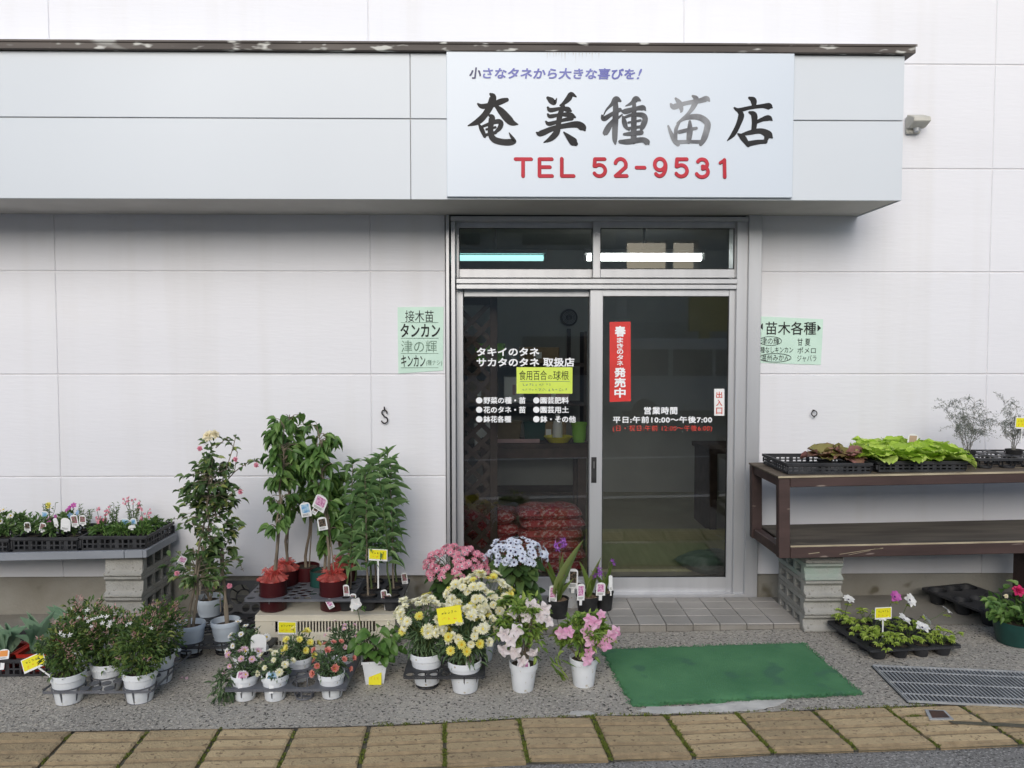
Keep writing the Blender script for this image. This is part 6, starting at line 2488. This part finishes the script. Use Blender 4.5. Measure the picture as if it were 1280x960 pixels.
# ------------------------------------------------------------------ orchids in black pots on the step
def orchid(px, py, label, r, ph, leaves, blooms, seed, yoff=.055):
    random.seed(seed)
    p = onZ(px, py, ZS - .002)
    t = plant('potted_orchid', label, (p.x, p.y + yoff, ZS - .002), group='ground orchids in black pots')
    hs = pot(t, r, ph, m_black, 'thin', m_gravel)
    mb = MB()
    L0 = Vector(t.location)
    for (bx_, tx, ty, w, dy) in leaves:
        e = onY(tx, ty, L0.y + dy) - L0
        b = Vector((bx_, 0, hs))
        d = e - b
        v, f = LT['strap'][0]
        leaf(mb, b, d + Vector((0, 0, d.length * .25)), (-d.x, -.6, .5), d.length * 1.08, w, 'strap', 0)
    for (tx, ty, n, s) in blooms:
        e = onY(tx, ty, L0.y - .01) - L0
        mb.tube(curve((0, 0, hs), e, 0, 6, .004), [.0032, .003, .0028, .0026, .0024, .002, .0016], 6, 1)
        for k in range(n):
            q = e + Vector((U(-.022, .022), U(-.025, .01), -.03 * k / max(1, n) * 1.6 + U(-.004, .012)))
            flower(t, F_orch, q, (U(-1, 1), -1, U(-.3, .4)), s * 1.45)
    mb.build('foliage', [m_leaf_orch, m_gstem], t)
    return t


orchid(699, 775, 'leafy ground orchid with arching leaves and violet blooms in a black pot', .064, .11, [(0, 733, 684, .042, -.02), (-.01, 687, 695, .03, 0), (0, 712, 712, .03, -.03), (.01, 706, 690, .034, .02), (0, 683, 712, .024, -.03), (0, 720, 728, .022, -.02)], [(703, 676, 6, .020), (702, 714, 3, .015)], 111)
orchid(735, 771, 'ground orchid with upright leaves and one violet spike in a black pot', .066, .11, [(0, 727, 702, .034, 0), (.01, 748, 710, .034, -.02), (0, 738, 722, .03, -.03), (0, 752, 700, .026, .02)], [(745, 712, 4, .017)], 112)
orchid(757, 765, 'small ground orchid with a purple bud in a black pot against the door', .056, .11, [(0, 741, 716, .024, -.02), (0, 768, 706, .028, 0), (0, 755, 716, .026, -.02)], [(764, 700, 2, .013)], 113, .05)
yy = YSTEP + .33
t = plant('flower_pot', 'white round pot standing empty behind the leafy ground orchid', (X(716, yy), yy, ZS - .002), cat='flower pot')
pot(t, .085, .135)
for k, (px, py, w, h, pic, yo, lb) in enumerate([(691.5, 750, .038, .075, m_picp, .02, 'upright tag with a violet orchid picture at the leafy orchid pot'), (717, 733, .046, .09, m_picd, .11, 'large upright tag with a dark picture behind the orchid pots'),
                                                 (727, 748, .036, .075, m_picp, .03, 'upright tag with a pink orchid picture between two black pots'), (752, 742, .045, .06, m_picp, .10, 'pink picture tag behind the orchid with one violet spike'), (765, 736, .018, .07, m_card, .05, 'slim pale tag at the smallest orchid pot')]):
    y = YSTEP + yo + .06
    plant_label((X(px, y), y, onY(px, py, y).z - .012), w * 1.2, h * 1.35, lb, pic, U(-.1, .1), .1, U(-.08, .08), stick=.03)

# ------------------------------------------------------------------ azaleas in white pots on the ground
def azalea(px, py, label, kinds, c, rad, nl, fl, seed, r=.068, ph=.135, trail=False):
    random.seed(seed)
    p = G(px, py)
    t = plant('potted_azalea', label, (p.x, p.y + .052, gz(p.x)), group='azaleas in white pots')
    hs = pot(t, r, ph)
    mb = MB()
    L0 = Vector(t.location)
    cz = Vector(c)
    for k in range(26):
        d = rdir(-.1, 1)
        e = cz + Vector((d.x * rad[0], d.y * rad[1], d.z * rad[2])) * U(.6, 1.02)
        b = Vector((U(-.012, .012), U(-.012, .012), hs))
        path = curve(b, e, .0, 5, .012)
        mb.tube(path, [.0035, .003, .0025, .002, .0016, .0012], 5, 1, None, False)
        for j in range(4):
            pp = path[5] + Vector((U(-.01, .01), U(-.01, .01), U(-.01, .01)))
            for w in range(7):
                a = w * .9 + U(-.2, .2)
                leaf(mb, pp, (math.cos(a) + d.x, math.sin(a) + d.y, U(-.1, .7)), (-math.cos(a) * .4, -math.sin(a) * .4 - .2, 1), U(.028, .05), U(.012, .019), 'ovate', 0)
    bush(mb, cz, rad, nl, .042, .017, 'ovate', 0, .6, .4, -.7)
    if trail:
        for q in range(14):
            e = onY(688 + U(-6, 14), 820 + U(-4, 22), L0.y - .06) - L0
            leaf(mb, e, (U(.2, 1), -.3, U(-1, -.2)), (0, -1, .4), U(.05, .09), .008, 'lance', 0)
    mb.build('foliage', [m_leaf_azal, m_bark], t)
    for (fx, fy, s, yo) in fl:
        e = onY(fx, fy, L0.y + yo) - L0
        d = e - cz
        flower(t, kinds, e, (d.x * 3 + U(-.3, .3), -1, d.z * 1.5 + U(-.1, .4)), s, 'bloom')


azalea(654, 867, 'white azalea with large pale blooms in a white pot before the step', F_azw, (-.01, .0, .30), (.12, .10, .165), 320,
       [(627, 792, .036, -.10), (643, 787, .036, -.11), (627, 812, .036, -.12), (641, 815, .036, -.12), (636, 800, .034, -.12), (662, 757, .038, -.05), (677, 760, .038, -.05), (672, 770, .034, -.07), (683, 775, .032, -.05),
        (640, 764, .036, -.04), (650, 752, .034, .02), (664, 815, .030, -.10), (651, 826, .030, -.12), (655, 770, .032, -.06)], 121, trail=True)
azalea(731, 861, 'pink azalea with lime green leaves in a white pot beside the green mat', F_azp, (.005, .0, .235), (.135, .10, .10), 330,
       [(702, 792, .034, -.08), (712, 790, .030, -.09), (735, 790, .036, -.09), (745, 780, .034, -.09), (737, 775, .03, -.08), (757, 806, .036, -.09), (764, 797, .036, -.08), (770, 790, .032, -.05), (737, 816, .028, -.11), (735, 826, .030, -.11), (752, 768, .024, -.02), (739, 802, .034, -.1)], 122)
p = G(654, 867)
plant_label((p.x - .0, p.y + .0, p.z + .112), .06, .045, 'pink picture tag tucked in the white azalea pot', m_picp, .1, -.3, .1, stick=.03)
random.seed(9)

# ------------------------------------------------------------------ trays on the grey board
SX = lambda px: X(px, -.42)
bw = .385
yb_l = -.245
TB = [(SX(138) + .0, bw), (SX(51.5), bw), (SX(-36), bw)]
lbls = ['black lattice tray of pink flowered seedlings at the end of the grey board', 'black lattice tray of mixed seedlings with upright labels on the grey board', 'black lattice tray of seedlings cut by the picture edge on the grey board']


def zsh(x):
    return ZLS + (x - (LSX - .6)) * GS + .002


def seedling(loc, label, kind, seed):
    random.seed(seed)
    t = plant('seedling_pot', label, loc, group='small seedling pots on the grey board')
    hs = pot(t, .040, .068, m_black, 'thin')
    mb = MB()
    if kind == 'low':
        bush(mb, (0, 0, hs + .02), (.055, .05, .045), 150, .034, .009, 'lance', 0, .5, .3, -.2)
    elif kind == 'airy':
        for k in range(9):
            a = U(0, 6.28)
            e = Vector((math.cos(a) * U(.01, .05), math.sin(a) * U(.01, .05), hs + U(.09, .17)))
            mb.tube(curve((0, 0, hs), e, 0, 4, .006), .0013, 4, 1, None, False)
            for j in range(16):
                leaf(mb, Vector((0, 0, hs)).lerp(e, U(.2, 1.05)), rdir(-.2, .8), (0, -.5, 1), U(.014, .026), .005, 'tiny', 0)
    else:
        bush(mb, (0, 0, hs + .045), (.055, .05, .07), 130, .04, .013, 'ovate', 0, .5, .4, -.4)
    mb2 = mb
    t['x'] = 0
    return t, hs, mb


def stalks(t, hs, mb, kinds, n, h0, h1, s, spread=.03, per=1):
    for k in range(n):
        e = Vector((U(-spread, spread), U(-spread, spread), hs + U(h0, h1)))
        mb.tube(curve((0, 0, hs), e, .0, 5, .005), .0014, 4, 1, None, False)
        for q in range(per):
            flower(t, kinds, e + Vector((U(-.012, .012), U(-.012, .012), U(-.03, .006))) * (1 if per > 1 else 0), (U(-.6, .6), -1, U(.1, .8)), s)


spec = {0: [('low', 'tiny', 6, F_tinypink, .10, .17, .009, 4), ('low', 'x', 0, None, 0, 0, 0, 1), ('low', 'tiny', 5, F_tinypink, .08, .15, .009, 3), ('airy', 'x', 0, None, 0, 0, 0, 1), ('airy', 'tiny', 5, F_tinypink, .12, .20, .009, 4), ('low', 'x', 0, None, 0, 0, 0, 1)],
        1: [('leafy', 'x', 0, None, 0, 0, 0, 1), ('leafy', 'm', 2, F_tinymag, .09, .12, .020, 1), ('airy', 'b', 2, F_tinyblue, .10, .14, .018, 1), ('airy', 'y', 2, F_tinyyel, .15, .18, .021, 1), ('leafy', 'm', 3, F_tinymag, .12, .15, .020, 1), ('airy', 'x', 0, None, 0, 0, 0, 1)],
        2: [('leafy', 'm', 4, F_campink, .09, .12, .022, 1), ('leafy', 'w', 3, F_dwhite, .11, .15, .018, 1), ('leafy', 'w', 3, F_dwhite, .10, .13, .018, 1), ('leafy', 'm', 4, F_tinymag, .09, .12, .022, 1), ('leafy', 'w', 2, F_dwhite, .12, .15, .018, 1), ('leafy', 'x', 0, None, .1, .13, .018, 1)]}
cname = {F_tinypink[0].name: 'tiny salmon'}
pos6 = [(-.115, -.125), (0, -.13), (.115, -.125), (-.115, .02), (0, .02), (.115, .02)]
pw_ = ['outer front', 'front middle', 'front by camellias', 'outer rear', 'rear middle', 'rear by camellias']
tn = ['end tray', 'middle tray', 'cut off tray']
sd = 200
for k, (bx, w) in enumerate(TB):
    basket((bx, yb_l + .0, zsh(bx)), w, .375, .078, lbls[k], 0, None, m_tray)
    for i, (kind, nm, n, kd, h0, h1, s, per) in enumerate(spec[k]):
        sd += 1
        if k == 2 and i in (0, 3):
            continue
        dx, dy = pos6[i]
        fl = {'tiny': 'with tiny salmon flowers', 'm': 'with magenta flowers', 'b': 'with blue flowers', 'y': 'with yellow flowers', 'w': 'with white daisies', 'x': 'without blooms'}[nm]
        t, hs, mb = seedling((bx + dx, yb_l + dy + .04, zsh(bx) + .007), 'seedling %s in the %s on the board, %s' % (fl, tn[k], pw_[i]), kind, sd)
        if n:
            stalks(t, hs, mb, kd, n, h0, h1, s, .035, per)
        mb.build('foliage', [m_leaf_seed if (k, kind) != (0, 'low') else m_leaf_mid, m_gstem], t)
LB = [(29.5, 664, .034, .055, m_picd, 0, 'white edged tag with a dark picture in the middle seedling tray'), (47, 664, .034, .052, m_pic, .28, 'tilted white tag with a flower picture in the middle seedling tray'), (52, 650, .05, .055, m_picb, .05, 'sky blue tag behind the tilted tag in the middle seedling tray'),
      (77, 663, .06, .075, m_card, .15, 'large blank white tag in the middle seedling tray'), (90, 658, .04, .07, m_pic, -.1, 'tall white tag overlapping the large blank one'), (99, 656, .038, .058, m_pic, .04, 'white tag with a brown picture at the tray gap'),
      (66, 658, .026, .05, m_card, -.12, 'slim white tag between the blue and blank tags'), (125, 658, .062, .058, m_pic, .02, 'wide white tag at the rear of the end seedling tray'), (152, 659, .05, .055, m_picb, .1, 'pale tag behind the low greenery of the end tray'),
      (164, 658, .036, .05, m_picb, -.1, 'pale blue tag beside the tray lattice'), (161, 661, .04, .022, m_card, 0, 'small white tag lying on the tray rim')]
for k, (px, py, w, h, pic, ry, lb) in enumerate(LB):
    y = -.40 + (.02 if k not in (2, 7, 8, 9) else .10)
    plant_label((X(px, y), y, onY(px, py, y).z), w, h, lb, pic, U(-.2, .2), .12, ry, group='plant labels in the board trays', stick=.008)

# ------------------------------------------------------------------ trays on the brown rack
def zrk(x):
    return ZRS + (x - RX0) * GS + .001


yk = -.455
xA = X(1041, -.67)
basket((xA, yk, zrk(xA)), .478, .40, .055, 'black lattice tray nearly empty but for red lettuce on the rack', 0)
xB = X(1158, -.67)
basket((xB, yk, zrk(xB)), .50, .40, .055, 'black lattice tray crowded with bright green lettuce on the rack', 0)


def ruffle(mb, p, d, n, L, Wd, mi=0, amp=.18, curl=.9):
    d = Vector(d).normalized()
    n = Vector(n)
    s = n.cross(d).normalized()
    n = d.cross(s)
    a, b = 10, 9
    ph = U(0, 6.28)
    fr = U(10, 15)
    V, F = [], []
    x = z = 0
    for i in range(a):
        t = i / (a - 1)
        w = (.20 + .80 * math.sin(PI * min(1, t * .75 + .05)) ** 1.2) * (1 if t < .8 else math.sqrt(max(.02, 1 - ((t - .8) / .24) ** 2)))
        for j in range(b):
            u = j / (b - 1) * 2 - 1
            e = abs(u) ** 2 * (.3 + .7 * t) + max(0, t - .7)
            zz_ = z + amp * e * math.sin(fr * t + ph + u * 7) * .6 + .16 * u * u
            xx = x + .05 * e * math.cos(fr * t * 1.3 + ph)
            q = Vector(p) + d * (xx * L) + s * (u * .5 * w * Wd) + n * (zz_ * L)
            V.append(q[:])
        an = -curl * t
        x += math.cos(an) / (a - 1)
        z += math.sin(an) / (a - 1)
    for i in range(a - 1):
        for j in range(b - 1):
            k = i * b + j
            F.append((k, k + b, k + b + 1, k + 1))
    mb.add(V, F, mi, None, True)


def lettuce(loc, label, mat, n, L, seed, hgt=.06, grp='green lettuces', lean=(0, 0)):
    random.seed(seed)
    t = plant('lettuce', label, loc, cat='lettuce', group=grp)
    mb = MB()
    mb.lathe([(.001, 0), (.034, 0), (.044, .05), (.040, .05), (.001, .045)], 14)
    mb.build('pot', m_black, t)
    mb = MB()
    for k in range(n):
        a = k * 2.4 + U(-.2, .2)
        q = k / n
        d = Vector((math.cos(a) * (1 - .55 * q) + lean[0], math.sin(a) * (1 - .55 * q) + lean[1], .35 + .9 * q))
        ruffle(mb, (math.cos(a) * .012, math.sin(a) * .012, .045 + .02 * q), d, (-math.cos(a), -math.sin(a), 1.2 - q * .6), L * U(.85, 1.1) * (1 - .2 * q), L * U(.8, 1.05), 0, .14, U(.7, 1.3))
    mb.build('leaf_head', mat, t)


g_ = [(-.20, -.11), (-.07, -.12), (.06, -.115), (.19, -.11), (-.19, .03), (-.06, .03), (.07, .03), (.18, .04), (-.12, .14), (.02, .14), (.13, .13)]
gp = ['front end by the red lettuce', 'second along the front edge', 'third along the front edge', 'front end hanging over the rim', 'middle row by the red lettuce', 'middle row left of centre', 'middle row right of centre', 'middle row outer end', 'back row by the red lettuce', 'centre of the back row', 'back row outer end']
gp[5] = 'middle row second from the red lettuce'
gp[6] = 'middle row third from the red lettuce'
for k, (dx, dy) in enumerate(g_):
    lettuce((xB + dx, yk + dy, zrk(xB) + .007), 'bright green frilly lettuce in the crowded tray, ' + gp[k], m_leaf_lime, 13, .135, 300 + k, lean=(.25 if k == 3 else 0, -.12 if k < 4 else 0))
lettuce((xA + .05, yk - .01, zrk(xA) + .007), 'wilted red frilly lettuce standing in the nearly empty tray', m_leaf_redl, 12, .125, 320, grp='red lettuces', lean=(-.15, -.2))
lettuce((xA + .15, yk - .06, zrk(xA) + .007), 'pinkish red lettuce beside the crowded green tray', m_leaf_redl, 11, .11, 321, grp='red lettuces', lean=(.1, -.3))
pc = onY(1140, 556, yk + .05)
m_clear = MT('pale_brown_label', (0.50, 0.36, 0.27), (0.42, 0.30, 0.22), rough=.5)
plant_label((pc.x, pc.y, pc.z - .01), .06, .075, 'clear edged tag with a tan picture behind the green lettuce', m_clear, 0, .1, .05)
xC = X(1275, -.64)
hc = [(x, y, .05) for y in (-.08, .05, .18) for x in (-.19, -.06, .07, .2)]
carrier((xC + .06, -.47, zrk(xC)), hc, (-.26, .27, -.145, .25), .058, 'black pot carrier of wiry grey shrubs at the end of the rack', 0, m_tray)


def wiry(px, py, label, tips, seed, cx):
    random.seed(seed)
    y = -.40
    t = plant('wiry_shrub', label, (X(px, y), y, zrk(X(px, y)) + .01), group='wiry grey shrubs')
    hs = pot(t, .046, .07, m_black, 'thin')
    mb = MB()
    L0 = Vector(t.location)

    def zig(b, e, lv, r):
        n = 9
        pts = [b]
        for k in range(1, n + 1):
            q = Vector(b).lerp(e, k / n)
            q += Vector((U(-.010, .010), U(-.012, .012), U(-.008, .010) + .02 * math.sin(PI * k / n)))
            pts.append(q)
        mb.tube(pts, [r * (1 - .07 * k) for k in range(n + 1)], 4, 1, None, False)
        for k in range(2, n + 1):
            for q in range(3):
                leaf(mb, pts[k] + Vector((U(-.008, .008), U(-.008, .008), U(-.008, .008))), rdir(-1, 1), rdir(-1, 1), U(.006, .012), .004, 'tiny', 0)
        if lv:
            for k in range(7):
                i = int(U(3, n))
                d = rdir(-.4, .9)
                zig(pts[i], pts[i] + Vector((d.x * .09, d.y * .07, d.z * .07)), lv - 1, r * .6)
    for (tx, ty) in tips:
        zig(Vector((U(-.012, .012), U(-.012, .012), hs)), onY(tx, ty, y + U(-.05, .05)) - L0, 1, .0017)
    mb.build('foliage', [m_leaf_grey, m_wire], t)


wiry(1211, 572, 'wiry grey shrub with arching curly stems beside the green lettuce', [(1178, 506), (1183, 520), (1190, 502), (1200, 500), (1208, 506), (1218, 498), (1228, 508), (1238, 515), (1244, 530), (1205, 520), (1225, 522), (1232, 540), (1190, 535)], 401, xC)
wiry(1270, 572, 'second wiry grey shrub with a yellow price card at the picture edge', [(1255, 500), (1262, 512), (1248, 525), (1272, 505), (1284, 512), (1292, 530), (1252, 540), (1280, 530), (1268, 520)], 402, xC)
pc = onY(1278, 536, -.46)
price_card((pc.x, pc.y, pc.z), .09, .066, 'yellow price card in front of the second wiry grey shrub', .05, .05, .02, .08)

# ------------------------------------------------------------------ anemones, rose and trays on the ground by the rack
f0, f1, f2 = G(1088, 829), G(1203, 821), G(1040, 800)
u_ = (f1 - f0)
w0 = u_.length
rz = math.atan2(u_.y, u_.x)
vv = Vector((-math.sin(rz), math.cos(rz), 0))
org = f0 + vv * .0
cw = w0 / 4
dd_ = .108
ac = f0 + u_ * .5 + vv * (dd_ * 2)
holesA = []
for j in range(4):
    for i in range(4):
        holesA.append(((i - 1.5) * cw * .94, (j - 1.5) * dd_, .046))
carrier((ac.x, ac.y, gz(ac.x)), holesA, (-w0 / 2, w0 / 2, -dd_ * 2, dd_ * 2), .062, 'black cell tray of leafy anemones on the ground beside the block stack', rz, m_tray, solid=True)
CR, SR = math.cos(rz), math.sin(rz)


def cellw(i, j):
    x, y, _ = holesA[j * 4 + i]
    return Vector((ac.x + CR * x - SR * y, ac.y + SR * x + CR * y, gz(ac.x) + .009))


def anemone(i, j, label, seed, blooms, nl=9, spread=.07):
    random.seed(seed)
    p = cellw(i, j)
    t = plant('potted_anemone', label, p, group='anemones in the cell tray')
    hs = pot(t, .041, .055, m_black, 'thin')
    mb = MB()
    for k in range(nl):
        a = U(0, 6.28)
        e = Vector((math.cos(a) * U(.02, spread), math.sin(a) * U(.02, spread), hs + U(.02, .07)))
        mb.tube(curve((U(-.01, .01), U(-.01, .01), hs), e, .015, 4, .003), .0014, 4, 1, None, False)
        for q in range(3):
            b = a + (q - 1) * .95
            d = Vector((math.cos(b), math.sin(b), U(-.1, .35)))
            for m in (-.5, 0, .5):
                dq = Vector((math.cos(b + m), math.sin(b + m), d.z))
                leaf(mb, e, dq, (0, -.2, 1), U(.022, .034), U(.010, .015), 'ovate', 0)
    for (fx, fy, kd, s, tilt) in blooms:
        e = onY(fx, fy, p.y + U(-.02, .02)) - p
        mb.tube(curve((0, 0, hs), e, .0, 6, .004), .0018, 5, 1, None, False)
        q = e - Vector((0, 0, .035))
        for w in range(6):
            a = w * 1.05
            leaf(mb, q, (math.cos(a), math.sin(a), .35), (0, 0, 1), .026, .008, 'tiny', 0)
        flower(t, kd, e, tilt, s, 'bloom')
    mb.build('foliage', [m_leaf_anem, m_gstem], t)


an = [(0, 0, 'pot of bright leafy anemone at the front corner of the cell tray nearest the mat', [], 16, .085), (1, 0, 'leafy anemone without blooms in the second front cell', [(1099, 817, F_anw, .017, (0, -1, .3))], 13, .075), (2, 0, 'anemone with a pair of pale stalks in the third front cell', [(1152, 784, F_anw, .038, (.1, -.45, 1))], 5, .05), (3, 0, 'fresh green anemone at the outer front corner of the cell tray', [], 14, .08),
      (0, 1, 'leafy anemone in the second row beside the block stack', [(1101, 768, F_anw, .036, (-.2, -.8, .6))], 9, .07), (1, 1, 'anemone with a broad white bloom in the second row', [(1129, 774, F_anw, .038, (.5, -.5, .9))], 9, .07), (2, 1, 'anemone with a tilted white bloom in the second row', [(1158, 775, F_anw, .034, (.8, -.15, .6))], 6, .05), (3, 1, 'sparse anemone in the second row at the outer edge', [], 4, .05),
      (0, 2, 'leafy anemone in the third row by the block stack', [], 11, .07), (1, 2, 'anemone with the magenta bloom', [(1118, 746, F_anm, .036, (.1, -.9, .7))], 5, .05), (2, 2, 'anemone with a tall white dark eyed bloom', [(1137, 750, F_anw, .038, (.35, -.85, .6))], 4, .05), (3, 2, 'anemone with half folded white petals on a tall stalk', [(1184, 763, F_anw, .032, (.7, -.1, .9))], 3, .05),
      (0, 3, 'anemone with a white bloom close to the block stack', [(1059, 749, F_anw, .034, (.0, -.4, 1))], 12, .07), (1, 3, 'leafy anemone at the back of the cell tray', [], 8, .06)]
for k, (i, j, lb, bl, nl, sp) in enumerate(an):
    anemone(i, j, lb, 420 + k, bl, nl, sp)
pc = onY(1104, 774, cellw(1, 1).y - .02)
price_card((pc.x, pc.y, pc.z), .088, .066, 'yellow price card on a white stick in the anemone tray', .0, .1, -.05, .13)

q0 = G(1239, 788)
q1 = G(1150, 752)
wv_ = Vector((q1.x - q0.x, q1.y - q0.y, 0))
qz = math.atan2(-wv_.x, wv_.y)
ln = wv_.length * 1.0
ux = Vector((math.cos(qz), math.sin(qz), 0))
qc = q0 + wv_ * .5 + ux * .18
carrier((qc.x, qc.y, gz(qc.x)), [(x, y, .052) for x in (-.115, 0, .115) for y in np.linspace(-ln / 2 + .07, ln / 2 - .07, max(2, int(ln / .13)))], (-.18, .18, -ln / 2, ln / 2), .085, 'dark grey cell tray of empty cells lying under the rack', qz, m_tray, solid=True)
random.seed(77)
p = G(1285, 812)
t = plant('potted_rose', 'crimson miniature rose in a dark green pot at the picture edge', (p.x, p.y + .1, gz(p.x)))
mb = MB()
hs = pot(t, .118, .125, m_greenpot, 'thin')
for k in range(16):
    d = rdir(.1, 1)
    e = Vector((d.x * .14, d.y * .12, hs + .05 + d.z * .14))
    mb.tube(curve((U(-.04, .04), U(-.04, .04), hs), e, 0, 5, .01), .0024, 5, 1, None, False)
    for j in range(18):
        leaf(mb, Vector((0, 0, hs)).lerp(e, U(.3, 1.1)) + Vector((U(-.03, .03), U(-.03, .03), U(-.02, .02))), d + rdir(-.8, .6), (U(-.3, .3), -.5, 1), U(.035, .058), U(.022, .034), 'ovate', 0)
mb.build('foliage', [m_leaf_mid, m_gstem], t)
L0 = Vector(t.location)
flower(t, F_rose, onY(1272, 738, L0.y - .02) - L0, (-.2, -.8, .7), .034, 'bloom')
flower(t, F_camel if False else F_cam, onY(1256, 745, L0.y + .0) - L0, (-.2, -.6, .9), .014, 'bud')
# fallen petals on the pavement
mb = MB()
for (px, py) in ((231, 848), (664, 829), (668, 846), (706, 848)):
    p = G(px, py)
    for q in range(2):
        leaf(mb, (p.x + U(-.01, .01), p.y + U(-.01, .01), gz(p.x) + .006), (U(-1, 1), U(-1, 1), .1), (0, 0, 1), .022, .016, 'round', 0)
o_ = mb.build('fallen_petals', P_palepink)
o_['kind'] = 'stuff'

# pots never stand quite true
random.seed(99)
for o_ in list(col.objects):
    if o_.name.startswith('potted_') and o_.parent is None:
        o_.rotation_euler = (R(U(-1.6, 1.6)), R(U(-1.8, 1.8)), R(U(-2, 2)))
